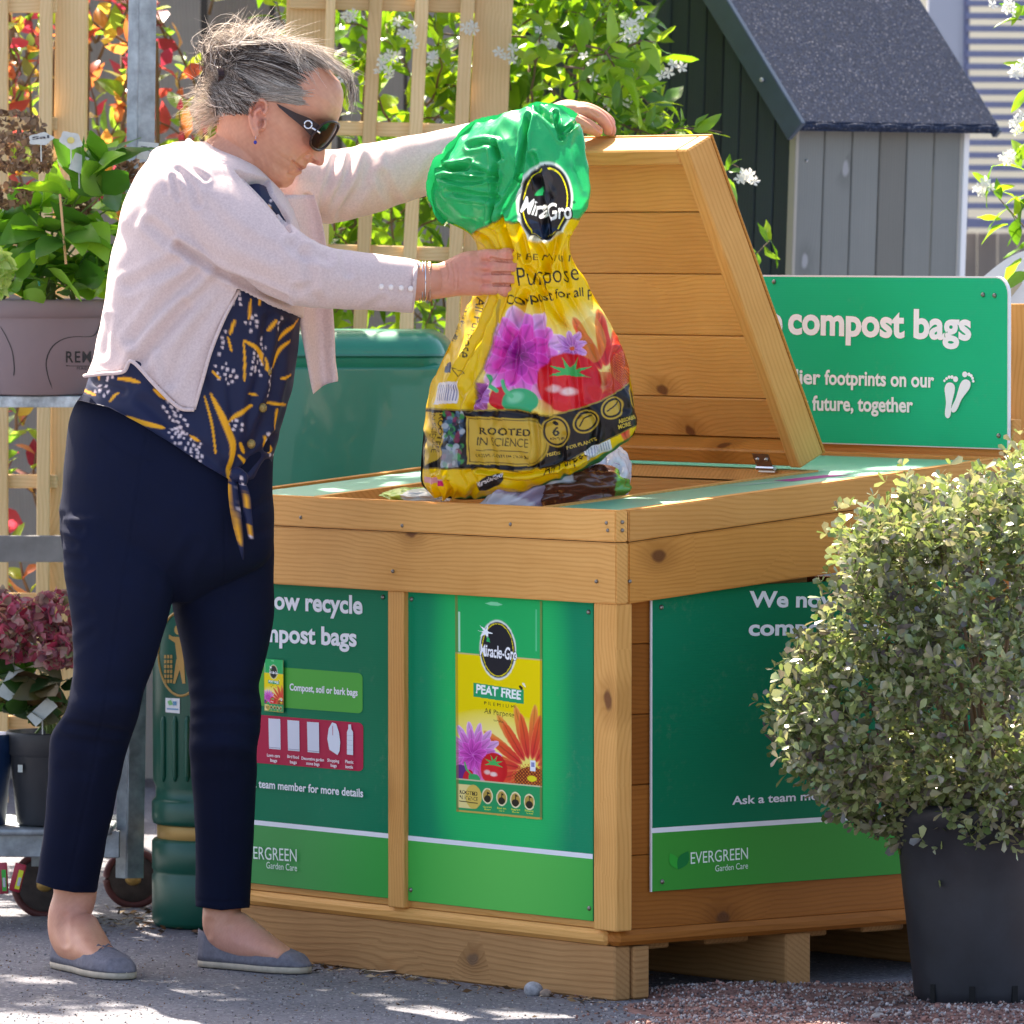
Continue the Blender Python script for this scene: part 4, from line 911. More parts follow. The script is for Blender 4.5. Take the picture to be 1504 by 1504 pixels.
# ---------------------------------------------------------------- trousers
mb = MB()
mb.rings(loft([(570, 128, 396, 13.05, .150), (600, 108, 402, 13.05, .160), (640, 97, 404, 13.05, .168), (700, 92, 399, 13.05, .172), (760, 88, 403, 13.05, .170), (810, 95, 401, 13.05, .150), (840, 130, 372, 13.05, .12), (866, 185, 320, 13.05, .08), (884, 226, 284, 13.05, .045)], 10))
mb.rings(loft([(760, 92, 262, 12.985, .085), (830, 94, 262, 12.985, .095), (880, 101, 254, 12.985, .095), (930, 105, 240, 12.99, .09), (984, 107, 222, 12.995, .085), (1010, 104, 213, 13.0, .08), (1040, 98, 205, 13.0, .075), (1075, 78, 196, 13.05, .072), (1110, 72, 184, 13.08, .070), (1160, 69, 173, 13.12, .066), (1220, 64, 160, 13.17, .062), (1270, 56, 149, 13.21, .060), (1312, 49, 141, 13.24, .058)], 8))
mb.rings(loft([(760, 245, 403, 13.115, .085), (830, 250, 403, 13.115, .095), (890, 253, 402, 13.115, .095), (940, 264, 396, 13.12, .09), (985, 272, 386, 13.12, .085), (1010, 275, 380, 13.12, .08), (1040, 278, 384, 13.12, .076), (1070, 279, 383, 13.12, .072), (1095, 279, 379, 13.12, .070), (1140, 282, 379, 13.17, .068), (1200, 285, 375, 13.21, .064), (1270, 286, 370, 13.25, .060), (1336, 288, 367, 13.27, .057)], 8))
tm = remesh(mb.mesh('trousers'), .0040, 5, .5)
creases(tm, [([(222, 600), (196, 760), (170, 930), (152, 1050), (122, 1200), (100, 1305)], 1.8, .0016), ([(330, 760), (332, 900), (330, 1100), (328, 1330)], 1.8, .0012), ([(150, 640), (190, 672), (226, 680)], 1.8, .0014), ([(100, 1065), (150, 1072), (196, 1078)], 6, 0.0033), ([(92, 1085), (150, 1096), (190, 1092)], 8, 0.0022), ([(105, 1010), (140, 1040), (175, 1048)], 9, 0.0017), ([(94, 1130), (130, 1134)], 8, 0.0011),
    ([(280, 1030), (330, 1018), (378, 1024)], 7, 0.0033), ([(281, 1055), (325, 1046), (382, 1052)], 6, 0.0028), ([(281, 1080), (330, 1072), (380, 1092)], 8, 0.0028), ([(284, 1120), (320, 1112), (360, 1118)], 9, 0.0017), ([(276, 1000), (310, 985)], 7, 0.0022),
    ([(90, 760), (100, 775), (118, 778)], 6, 0.0039), ([(92, 792), (108, 800)], 6, 0.0028), ([(98, 820), (120, 823)], 6, 0.0022), ([(100, 860), (122, 866)], 6, 0.0022), ([(104, 920), (130, 905)], 7, 0.0017), ([(104, 955), (135, 930)], 7, 0.0017), ([(255, 880), (262, 840), (285, 800)], 10, 0.0033), ([(250, 900), (225, 860), (190, 845)], 11, 0.0017), ([(300, 870), (350, 850), (400, 845)], 11, 0.0017), ([(396, 735), (380, 745), (360, 748)], 7, 0.0022), ([(402, 775), (380, 782)], 6, 0.0017),
    ([(150, 1110), (130, 1200), (118, 1300)], 11, -0.0020), ([(325, 1140), (322, 1240), (325, 1330)], 11, -0.0015), ([(58, 1296), (95, 1307), (140, 1308)], 4, 0.0006), ([(288, 1322), (330, 1325), (366, 1322)], 2.5, .0010)], noise_amp=.0008, seed=2)
def hemT(x): return np.where(x < 215, np.interp(x, [40, 53, 80, 110, 142, 160], [1290, 1296, 1306, 1311, 1311, 1309]), np.interp(x, [280, 290, 325, 368], [1328, 1332, 1337, 1333]))
clampy(tm, hemT)
obj('trousers', tm, M_trou, woman)

# ---------------------------------------------------------------- blouse with its print
TO = [(208, 258, 300, 13.05, .05), (222, 238, 330, 13.05, .10), (245, 212, 378, 13.05, .158), (280, 192, 412, 13.05, .185), (320, 178, 434, 13.05, .187), (380, 167, 447, 13.05, .178), (440, 158, 446, 13.05, .170), (500, 146, 437, 13.05, .163), (550, 130, 430, 13.05, .165), (600, 112, 421, 13.05, .172), (640, 100, 410, 13.05, .178), (680, 96, 400, 13.05, .181), (720, 92, 397, 13.05, .180)]
q = catmull(TO, 290); n = 380
V = np.concatenate([ringE(r[1]+2, r[2], r[0], r[3], r[4], n, 2.15) for r in q])
i = np.arange(289)[:, None]*n; j = np.arange(n)[None]; k = (j+1) % n; ff = np.stack([i+j, i+n+j, i+n+k, i+k], -1).reshape(-1, 4)
bl = mkmesh('blouse', V, ff, True); u0, v0 = proj(V)
A = Art(85, 180, 470, 840, 770, 1320, '131b3c'); GO, PK = 'e8a21c', 'd9c6c8'
def dots(cx, cy, rx, ry, rot, sp=8.5, seed=0):
    r = np.random.default_rng(seed); c_, s_ = math.cos(rot), math.sin(rot)
    for a in np.arange(-rx, rx, sp):
        for b in np.arange(-ry, ry, sp):
            if (a/rx)**2+(b/ry)**2 > 1: continue
            a2, b2 = a+r.uniform(-2, 2), b+r.uniform(-2, 2)+(a/sp % 2)*sp*.5; A.ell(cx+a2*c_-b2*s_, cy+a2*s_+b2*c_, r.uniform(1.4, 2.3), r.uniform(2., 3.2), PK, rot+r.uniform(-.4, .4), edge=.5)
def petal(p, w=4.):
    p = chaikin(np.array(p, float), 2); m = len(p)
    for t in range(m-1): A.line([p[t], p[t+1]], w*math.sin(math.pi*(t+.6)/m)+1.1, GO)
for a_ in ((380, 525, 16, 26, .2, 1), (335, 545, 18, 16, .7, 2), (255, 610, 14, 30, -.5, 3), (345, 620, 14, 14, .4, 4), (270, 640, 30, 14, .5, 5), (395, 560, 7, 26, .1, 6), (372, 470, 12, 16, 0, 7), (352, 440, 8, 16, .1, 8), (150, 570, 16, 12, .5, 9), (325, 500, 6, 22, .2, 10), (290, 665, 16, 9, .4, 11), (398, 300, 8, 22, .5, 12), (388, 640, 6, 12, .2, 14), (408, 470, 6, 14, .2, 15), (402, 665, 5, 8, .4, 16), (160, 548, 10, 7, .3, 17), (350, 750, 5, 20, 0, 18), (366, 790, 5, 14, 0, 19), (356, 712, 8, 8, 0, 20)): dots(*a_[:5], 8., a_[5])
for p, w in (([(358, 500), (380, 512), (389, 528), (392, 545)], 6), ([(358, 500), (360, 530), (358, 560)], 2.5), ([(310, 578), (325, 610), (338, 640), (342, 660), (333, 705)], 9), ([(300, 580), (312, 620), (316, 665)], 3), ([(335, 620), (355, 605), (372, 595)], 5), ([(226, 572), (240, 582), (256, 586)], 7), ([(172, 556), (186, 556), (205, 562)], 5), ([(186, 612), (210, 622), (240, 628)], 6), ([(335, 495), (340, 515)], 2.5), ([(440, 470), (425, 480), (412, 500)], 3), ([(425, 500), (412, 515), (403, 540)], 3), ([(395, 592), (418, 594)], 3.5), ([(350, 668), (358, 676), (361, 682)], 4), ([(395, 650), (398, 660), (394, 664)], 4), ([(352, 650), (358, 665)], 4), ([(345, 470), (338, 490)], 4), ([(368, 440), (365, 468)], 3), ([(385, 425), (380, 448)], 3), ([(405, 470), (395, 486)], 3), ([(312, 545), (322, 556)], 3), ([(120, 572), (140, 580)], 3), ([(160, 590), (172, 576)], 3), ([(425, 550), (412, 556)], 2.5), ([(365, 578), (378, 580)], 2.5), ([(388, 640), (386, 655)], 2), ([(148, 540), (143, 556)], 2.5), ([(395, 300), (404, 316)], 3), ([(335, 712), (343, 760), (352, 800)], 6), ([(355, 715), (364, 745)], 3), ([(366, 770), (368, 785)], 4), ([(280, 640), (292, 648)], 3), ([(405, 600), (400, 630)], 2)): petal(p, w)
A.line([(393, 430), (388, 560), (378, 640)], 2, '10183a')
BC = A.sample(u0, v0); back = (normals(bl)[:, 1] > .15)[:, None]; setcol(bl, BC)
FOLD = [([(395, 470), (380, 560), (352, 690)], 8, .005), ([(415, 480), (400, 580), (362, 690)], 7, .006), ([(340, 560), (345, 640), (346, 690)], 7, .004), ([(210, 590), (270, 640), (330, 690)], 8, .004), ([(400, 640), (380, 670), (358, 692)], 5, .005), ([(300, 560), (325, 650), (338, 690)], 7, .003), ([(140, 560), (180, 575)], 5, .003), ([(426, 560), (412, 620), (395, 660)], 5, .004)]
creases(bl, FOLD, noise_amp=.0012, seed=4, nscale=30)
OPEN = [(350, 427), (330, 468), (312, 515), (300, 556), (287, 604), (262, 599), (228, 566), (192, 530), (181, 547), (150, 549), (122, 553), (60, 562), (60, 800), (600, 800), (600, 475), (450, 470), (400, 452)]
VEE = [(346, 250), (362, 268), (384, 292), (410, 320), (426, 340), (424, 322), (410, 300), (400, 284), (394, 264)]
VEB = [(372, 262), (380, 290), (410, 322), (430, 345), (430, 322), (412, 300), (402, 285), (396, 268)]
def sd(px, py, pl):
    d = dist_poly(px, py, list(pl)+[pl[0]]); return np.where(inpoly(px, py, pl), d, -d)
bv_ = coords(bl); bn_ = normals(bl); mo = np.clip((np.maximum(sd(u0, v0, OPEN)+14, sd(u0, v0, VEB)+3))/8, 0, 1); mo = np.where(bn_[:, 1] > .3, np.clip((v0-560)/10, 0, 1), mo)
setcoords(bl, bv_-bn_*((1-mo)*.022)[:, None])
clampy(bl, lambda x: np.interp(x, [90, 118, 160, 205, 250, 300, 340, 362, 396, 410], [586, 588, 598, 622, 650, 683, 706, 706, 697, 690]))
obj('blouse', bl, M_blouse, woman)
# knot and ties
kt = MB(); kt.ell(P(348, 697, 12.878), (.014, .012, .013), 20, 14); kt.ell(P(357, 703, 12.874), (.009, .009, .013), 18, 12)
def ribbon(mb, pts, n=30, thk=.0025):
    q = catmull(pts, n); L_ = np.array([P(r[0]-r[3]/2, r[1], r[2]+.002*math.sin(r[1]*.2)) for r in q]); R_ = np.array([P(r[0]+r[3]/2, r[1], r[2]-.003*math.sin(r[1]*.15)) for r in q]); M_ = (L_+R_)/2-np.array([0, .004, 0])
    dd = np.array([0, thk, 0]); mb.rings(np.stack([L_, M_-dd/2, R_, R_+dd, M_+dd*1.5, L_+dd], 1))
ribbon(kt, [(341, 700, 12.876, 12), (343, 730, 12.873, 15), (348, 765, 12.873, 15), (353, 795, 12.875, 10), (357, 822, 12.877, 2)]); ribbon(kt, [(354, 704, 12.874, 10), (361, 728, 12.872, 13), (364, 755, 12.873, 12), (369, 792, 12.875, 9)])
km = kt.mesh('tie', True); a_, b_ = proj(coords(km)); setcol(km, A.sample(a_, b_)); obj('blouse_tie', km, M_blouse, woman)
for x, y in ((393, 546), (386, 599), (369, 652)):
    z_ = 13.05-.17*math.sqrt(max(0, 1-((x-275)/150)**2))-.006; mbb = MB(); mbb.ell(P(x, y, z_), (.0075, .004, .0085), 14, 10); obj('blouse_button', mbb.mesh('b', True), plain('brass_button', hexc('8d7440'), .4, .6, .5, 300, .5), woman)

# ---------------------------------------------------------------- cardigan
mb = MB(); TC = [(r[0], r[1]-3, r[2]+3, r[3], r[4]+.008) for r in TO[:-3]]+[(614, 108, 419, 13.05, .18)]
mb.rings(loft(TC, 8, 72))
limb(mb, [(262, 262, 12.965, 50, .060), (300, 296, 12.93, 62, .074), (345, 334, 12.90, 62, .074), (392, 370, 12.88, 56, .064), (440, 398, 12.875, 50, .056), (480, 408, 12.885, 45, .050), (540, 413, 12.92, 42, .045), (585, 418, 12.945, 40, .042), (610, 421, 12.955, 38, .040)], 40, 60)
limb(mb, [(395, 262, 13.16, 46, .070), (440, 272, 13.22, 54, .075), (490, 274, 13.26, 54, .066), (545, 262, 13.285, 51, .058), (600, 247, 13.30, 47, .052), (660, 232, 13.31, 42, .046), (730, 210, 13.315, 36, .040), (790, 190, 13.315, 30, .036)], 36, 50)
limb(mb, [(255, 236, 12.98, 26, .05), (330, 240, 13.14, 30, .06)], 20, 12)
cg = remesh(mb.mesh('cardigan'), .0036, 7, .5)
creases(cg, [([(262, 362), (300, 385), (350, 412), (420, 440)], 6, 0.0121), ([(222, 330), (265, 366), (300, 392)], 8, 0.0054), ([(290, 402), (240, 440), (196, 500)], 9, 0.0081), ([(320, 410), (260, 470), (205, 530)], 10, 0.0068), ([(330, 425), (290, 480), (250, 560)], 9, 0.0041), ([(262, 385), (230, 400), (190, 420)], 9, 0.0054), ([(190, 545), (215, 510), (270, 450)], 8, 0.0054),
    ([(262, 250), (285, 275), (290, 300)], 5, 0.0041), ([(275, 240), (302, 262)], 4, 0.0041), ([(255, 262), (262, 290)], 4, 0.0034), ([(240, 245), (246, 280)], 4, 0.0027), ([(300, 300), (345, 345), (400, 372)], 10, 0.0027), ([(430, 360), (455, 385), (458, 415)], 8, 0.0054), ([(448, 372), (480, 380)], 7, 0.0041), ([(470, 445), (455, 425), (440, 425)], 7, 0.0041), ([(505, 375), (512, 400)], 6, 0.0027), ([(540, 452), (560, 440)], 6, 0.0027),
    ([(495, 228), (480, 280), (465, 330)], 6, 0.0081), ([(520, 222), (505, 270), (475, 325)], 6, 0.0068), ([(548, 215), (540, 260), (500, 318)], 8, 0.0054), ([(580, 300), (560, 260)], 8, 0.0041), ([(610, 290), (640, 240)], 8, 0.0041), ([(430, 300), (440, 330), (452, 350)], 5, 0.0054), ([(450, 290), (458, 330)], 5, 0.0054), ([(180, 350), (200, 420), (190, 480)], 14, 0.0027), ([(210, 260), (200, 320)], 10, 0.0027), ([(160, 470), (150, 520)], 6, 0.0041), ([(225, 520), (235, 560)], 7, -.003)], noise_amp=.0009, seed=9, nscale=26)
v = coords(cg); nn = normals(cg); px, py = proj(v)
m1 = np.clip(sd(px, py, OPEN)/3.5+.5, 0, 1)*(v[:, 1] > 12.8); sleeve = (dist_poly(px, py, [(345, 334), (392, 370), (440, 398), (610, 421)]) < 50) & (v[:, 1] < 12.99); m1 = np.where(sleeve & (px > 335), 0, m1)
m2 = np.clip(sd(px, py, VEE)/3.+.5, 0, 1)*(nn[:, 1] < .3)
v -= nn*((np.maximum(m1, m2))*.028)[:, None]
sq = (m1 > .5)&(py > 590); ccx = P(270, 600, 13.05)[0]; v[sq, 0] = ccx+(v[sq, 0]-ccx)*.88; v[sq, 1] = 13.05+(v[sq, 1]-13.05)*.85
lim = np.interp(py, [375, 385, 457, 470], [614, 613.5, 604, 603]); cut = (px > lim) & (v[:, 1] < 13.08) & (py > 360) & (py < 480); v[:, 0] = np.where(cut, v[:, 0]-(px-lim)*v[:, 1]/FPX, v[:, 0]); setcoords(cg, v)
# hanging far front, collar and rib at cuffs
ex = MB(); rows = []
for y, L_, R_, d_ in ((286, 400, 462, 13.05), (330, 414, 474, 13.07), (380, 428, 482, 13.08), (430, 434, 487, 13.09), (480, 441, 491, 13.09), (530, 450, 493, 13.09), (562, 456, 496, 13.09), (579, 460, 480, 13.09)): rows.append((y, L_, R_, d_))
q = catmull(rows, 40); RR = []
for r in q:
    u_ = np.linspace(0, 1, 24); fr2 = [P(r[1]+(r[2]-r[1])*t, r[0]+(0 if r[0] < 560 else -(t)*(r[0]-560)*.9), r[3]-.012+.010*math.sin(t*7+r[0]*.008)+.03*t) for t in u_]; RR.append(np.vstack([fr2, (np.array(fr2)+[0, .006, 0])[::-1]]))
ex.rings(RR)
cp = catmull([(276, 208, 13.0), (286, 216, 12.982), (310, 234, 12.955), (345, 260, 12.93), (376, 290, 12.915), (404, 322, 12.90)], 40); ex.tube([P(*r) for r in cp], .0065, 10)
cu_ = catmull([(612, 385, 12.955), (610, 400, 12.915), (608, 425, 12.912), (604, 457, 12.95)], 24); ex.tube([P(*r) for r in cu_], .004, 8)
hm = catmull([(353, 426, 12.885), (331, 468, 12.876), (312, 515, 12.872), (300, 556, 12.872), (287, 601, 12.876)], 40); ex.tube([P(r[0]-2, r[1], r[2]) for r in hm], .0032, 8)
hm = catmull([(285, 602, 12.872), (262, 598, 12.868), (228, 566, 12.872), (194, 531, 12.885), (181, 546, 12.895), (150, 549, 12.925), (124, 552, 12.99)], 50); ex.tube([P(*r) for r in hm], .0034, 8)
em = ex.mesh('c', True); cv = coords(cg); ev = coords(em); fl = [tuple(p.vertices) for p in cg.polygons]+[tuple(k+len(cv) for k in p.vertices) for p in em.polygons]
obj('cardigan', mkmesh('cardigan', np.vstack([cv, ev]), fl, True), M_card, woman)
M_pearl = plain('pearl_button', (.80, .70, .64), .3)
for x, y in ((560, 421), (574, 422), (589, 423), (603, 424)):
    b_ = MB(); b_.ell(P(x, y, 12.935-.042+(x-585)*.0006+.002), (.0050, .0022, .0050), 14, 10); b_.build('cuff_button', M_pearl, woman, True)
# ---------------------------------------------------------------- jewellery, sunglasses
M_silver = plain('silver', (.75, .75, .76), .22, 1.); M_gold = plain('rose_gold', (.66, .42, .30), .3, 1.)
def bangle(px_, w_, r, mat, d=12.972, twist=0, ry=.0285): # noqa
    mb = MB(); t = np.linspace(0, 2*math.pi, 60); y_ = 413.5
    if not twist:
        for k in range(3):
            mb.tube([P(px_+(k-1)*w_, y_, d)+np.array([.001*k, -math.cos(a)*.0275, math.sin(a)*r]) for a in t], .0014, 6)
    else:
        t = np.linspace(0, 2*math.pi, 160)
        for k in range(2): mb.tube([P(px_, y_, d)+np.array([.0022*math.sin(a*22+k*3.14), -math.cos(a)*(.0275+.0012*math.cos(a*22+k*3.14)), math.sin(a)*r]) for a in t], .0011, 5)
    return mb
bangle(620, 3.4, .0345, 0, 12.966).build('bracelet', M_silver, woman, True); bangle(631, 0, .0335, 0, 12.972, 1).build('bracelet', M_gold, woman, True)
rg_ = MB(); t = np.linspace(0, 6.283, 30); rg_.tube([P(737, 410, D1)+np.array([0, -math.cos(a)*.0135+.002, math.sin(a)*.0118]) for a in t], .0012, 6); rg_.ell(P(737, 405, D1-.0118), (.0022, .0018, .0030)); rg_.build('ring', M_silver, woman, True)
er = MB(); er.tube([P(376, 199, 12.968), P(375.4, 204, 12.966)], .0006, 6); er.build('earring_hook', M_silver, woman)
er = MB(); er.ell(P(375, 209, 12.966), (.0031, .0028, .0036), 8, 5); er.build('earring', plain('blue_stone', (.01, .02, .28), .08, 0, .9), woman)
M_lens = plain('dark_lens', (.012, .007, .009), .12, 0, .35); M_frame = plain('brown_acetate', (.032, .012, .010), .28, 0, .35)
gl = thing.__call__ if False else None
def lens_pt(y, b, o=0.): return H(100+o-.0056*y*y-.004*(b-38)**2, b, y)
for sgn in (-1, 1):
    n = 40; t = np.arange(n)/n*2*math.pi; rr = np.linspace(0, 1, 9)[1:]; out = lambda s: (sgn*34+sgn*31*s*np.sign(np.cos(t))*abs(np.cos(t))**.8, 37+24*s*np.sign(np.sin(t))*abs(np.sin(t))**.8-4*s*np.cos(t))
    v = [lens_pt(sgn*34, 37)]; 
    for s in rr: y, b = out(s); v += list(lens_pt(y, b))
    f = [(0, 1+(j+1) % n, 1+j) for j in range(n)]+[(1+i*n+j, 1+i*n+(j+1) % n, 1+(i+1)*n+(j+1) % n, 1+(i+1)*n+j) for i in range(7) for j in range(n)]
    lm = MB().add(v, f); v2 = [k-hf*.0015 for k in v]; lm.add(v2, [tuple(reversed(q_)) for q_ in f]); lm.build('sunglass_lens', M_lens, woman, True)
    fm_ = MB(); y, b = out(1.02); loop = np.array(lens_pt(y, b, .5)); fm_.tube(np.vstack([loop, loop[:2]]), .0022, 8, None)
    # temple arm
    up = [(455, 174), (436.5, 166.5), (420, 158.5), (405.8, 151.5)]; hinge_a = [(470, 184.5)]+up; low = [(460, 203), (448, 190.5), (437, 180.5), (424, 170), (409, 157)]
    U = catmull(np.array(hinge_a, float), 24); L2 = catmull(np.array(low, float), 24); dd = np.linspace(.068, .0785, 24)
    R = [np.array([P(U[i_][0], U[i_][1], 13.05+sgn*dd[i_]), P(L2[i_][0], L2[i_][1], 13.05+sgn*dd[i_]), P(L2[i_][0], L2[i_][1], 13.05+sgn*(dd[i_]+.003)), P(U[i_][0], U[i_][1], 13.05+sgn*(dd[i_]+.003))]) for i_ in range(24)]
    if sgn > 0: R = R[::-1]
    fm_.rings(R)
    fm_.build('sunglass_frame', M_frame, woman)
eb = MB(); eb.tube([P(452.5+5.6*math.cos(a), 183+5.6*math.sin(a), 12.970) for a in np.linspace(0, 6.283, 24)], .0016, 6); eb.box((P(457, 187, 12.9705)+P(470.5, 195.5, 12.9725))/2, P(470.5, 195.5, 12.9725)-P(457, 187, 12.970), nrm(np.cross(P(470.5, 195.5, 12.97)-P(457, 187, 12.97), [0, 1., 0]))*.0032, np.array([0, .0018, 0])); eb.build('frame_emblem', M_silver, woman, True)
# ---------------------------------------------------------------- hair
def hairmat():
    m, nt, bs = newmat('greying_hair'); a = nt.nodes.new('ShaderNodeAttribute'); a.attribute_name = 'col'
    nt.links.new(a.outputs['Color'], bs.inputs['Base Color']); bs.inputs['Roughness'].default_value = .5; bs.inputs['Specular IOR Level'].default_value = .2
    tr = nt.nodes.new('ShaderNodeBsdfTranslucent'); nt.links.new(a.outputs['Color'], tr.inputs[0]); mx = nt.nodes.new('ShaderNodeMixShader'); mx.inputs[0].default_value = .42
    nt.links.new(bs.outputs[0], mx.inputs[1]); nt.links.new(tr.outputs[0], mx.inputs[2]); nt.links.new(mx.outputs[0], nt.nodes['Material Output'].inputs[0]); return m
M_hair = hairmat()
rg = np.random.default_rng(21)
hline = tab([(-75, -40), (-40, -22), (-28, -14), (-22, 10), (-8, 36), (8, 44), (28, 52), (45, 62), (58, 84), (68, 104), (80, 112)])
BUN = np.array([-98., 38.])                     # a, b of the knot
def skull(a, b, y, off):
    """push a local point out to the hair surface"""
    c = np.array([-2., 52., 0.]); d = np.stack([a, b, y], -1)-c; r = np.array([88., 70., 63.])+off
    r = r if np.ndim(off) == 0 else r
    k = np.sqrt(((d/r)**2).sum(-1)); return c+d/np.maximum(k, 1e-6)[..., None]
class Strands:
    def __init__(s): s.V = []; s.C = []; s.n = 0; s.F = []
    def add(s, pts, col, r=.00045):
        """pts (m,3) world -> three sided tube tapering to nothing"""
        m = len(pts); t = np.gradient(pts, axis=0); t /= np.linalg.norm(t, axis=1)[:, None]+1e-9
        a = np.cross(t, [.3, 1, .2]); a /= np.linalg.norm(a, axis=1)[:, None]+1e-9; b = np.cross(t, a); rr = r*np.interp(np.linspace(0, 1, m), [0, .5, 1], [1, .9, .15])[:, None]
        v = np.stack([pts+a*rr, pts-a*rr*.5+b*rr*.87, pts-a*rr*.5-b*rr*.87], 1).reshape(-1, 3)
        i = np.arange(m-1)[:, None]*3; j = np.arange(3)[None]; k = (j+1) % 3
        s.F.append(np.stack([i+j, i+k, i+3+k, i+3+j], -1).reshape(-1, 4)+s.n); s.V.append(v); s.C.append(np.tile(col, (len(v), 1))); s.n += len(v)
    def build(s, nm, par):
        me = mkmesh(nm, np.concatenate(s.V), np.concatenate(s.F), True); setcol(me, np.concatenate(s.C)); return obj(nm, me, M_hair, par)
DK, MD, LT, WT = np.array([.085, .060, .050]), np.array([.24, .18, .145]), np.array([.58, .49, .41]), np.array([.88, .81, .73])
def hcol(dark=.35, light=.38):
    u = rg.random(); b = DK if u < dark else (MD if u < 1-light else (LT if rg.random() < .6 else WT)); return b*rg.uniform(.75, 1.3)
# base volume under the strands
mb = MB(); th_ = np.linspace(0, math.pi, 60); ph_ = np.arange(90)/90*2*math.pi
T_, P_ = np.meshgrid(th_[1:-1], ph_, indexing='ij'); a = -2+84*np.sin(T_)*np.cos(P_); y = 61*np.sin(T_)*np.sin(P_); b = 52+72*np.cos(T_)
q = skull(a, b, y, 1.5); a, b, y = q[..., 0], q[..., 1], q[..., 2]
hl_ = hline(a); sink = np.clip((hl_+3-b)/6, 0, 1); c0 = np.array([-5, 45, 0]); q = q*(1-sink[..., None]*.22)+c0*sink[..., None]*.22
mb.rings(list(H(q[..., 0], q[..., 1], q[..., 2])))
hbm = mb.mesh('hair', True); vv = coords(hbm); g = sum(np.sin(vv@rg.normal(size=3)*rg.uniform(60, 300)+rg.uniform(0, 6)) for _ in range(8)); setcol(hbm, MD*.75+np.clip(g, 0, 3)[:, None]*.02)
hair = obj('hair', hbm, M_hair, woman)
S1 = Strands()
def path_to(a0, b0, y0, a1, b1, y1, off0, off1, n=10, wob=1.2, sag=0.):
    t = np.linspace(0, 1, n); A_ = a0+(a1-a0)*t; B_ = b0+(b1-b0)*t; Y_ = y0+(y1-y0)*t; off = off0+(off1-off0)*t
    q = skull(A_, B_, Y_, 0.); d = q-np.array([-2, 52, 0]); d /= np.linalg.norm(d, axis=1)[:, None]; q = q+d*(off+5*np.sin(t*math.pi)*sag)[:, None]
    w = rg.normal(size=3)*wob; q = q+np.sin(t*math.pi*rg.uniform(1, 2.5)+rg.uniform(0, 3))[:, None]*w; return H(q[:, 0], q[:, 1], q[:, 2])
# combed back hair: from the hairline and all over the skull to the knot
def tone(a0, b0, y0):
    n_ = math.sin(b0*.31+a0*.05)*.5+math.sin(b0*.83+2+a0*.02)*.35+math.sin(a0*.11)*.2; return n_
k = 0
while k < 4300:
    ph = rg.uniform(-math.pi, math.pi); tt = math.acos(rg.uniform(-.35, 1)); a0 = -2+84*math.sin(tt)*math.cos(ph); y0 = 61*math.sin(tt)*math.sin(ph); b0 = 52+72*math.cos(tt)
    if y0 > 34: continue
    if b0 < hline(a0)+rg.uniform(0, 2): continue
    q = skull(np.array([a0]), np.array([b0]), np.array([y0]), 0.)[0]; a0, b0, y0 = q
    t_ = tone(a0, b0, y0)+rg.normal()*.35; edge_ = (b0-hline(a0)) < 14 or (a0 > 40 and b0 > 95)
    col = (WT if rg.random() < .45 else LT) if edge_ and rg.random() < .75 else (DK if t_ < -.05 else MD if t_ < .5 else LT if t_ < .8 else WT)
    S1.add(path_to(a0, b0, y0, BUN[0]+rg.normal()*6, BUN[1]+(b0-60)*.22+rg.normal()*4, -20+y0*.25+rg.normal()*5, rg.uniform(.8, 3.2), rg.uniform(1, 4), 9, .55, rg.uniform(0, .7)), col*rg.uniform(.75, 1.25), rg.uniform(.0004, .00075)); k += 1
# pale strands swept over the ear
for k in range(420):
    a0 = rg.uniform(8, 62); b0 = float(hline(a0))+rg.uniform(-1, 9); S1.add(path_to(a0, b0, -50, BUN[0]-4+rg.normal()*6, BUN[1]-26+rg.normal()*9, -30, 2.5, 7, 14, 1.2, -.1), (LT if rg.random() < .5 else WT)*rg.uniform(.7, 1.15), .0005)
# nape
for k in range(380):
    a0 = rg.uniform(-52, -22); b0 = rg.uniform(-34, 20)-(a0+22)*-.1; S1.add(path_to(a0, b0, rg.uniform(-45, 20), BUN[0]+rg.normal()*6, BUN[1]-18+rg.normal()*8, rg.normal()*12, 1, 5, 10, 1.2, 0), hcol(.25, .4), .0005)
for k in range(1500):
    a0 = rg.uniform(-58, -17); b0 = rg.uniform(-32, 34); 
    if b0 < -34+(a0+58)*.75: continue
    t = np.linspace(0, 1, 9); a1, b1 = -84+rg.normal()*8, 10+rg.normal()*12; A_ = a0+(a1-a0)*t; B_ = b0+(b1-b0)*t+5*np.sin(t*3.1)*rg.normal(); Y_ = -np.interp(B_, [-40, -20, 0, 30], [56, 60, 63, 65])*np.sqrt(np.clip(1-(np.clip(A_-5, -88, 0)/98)**4, .04, 1))-3-rg.uniform(0, 5)*t-rg.uniform(0, 2.5)
    S1.add(H(A_, B_, Y_), hcol(.18, .48), rg.uniform(.0004, .0007))
S1.build('hair_strands', hair)['kind'] = 'stuff'
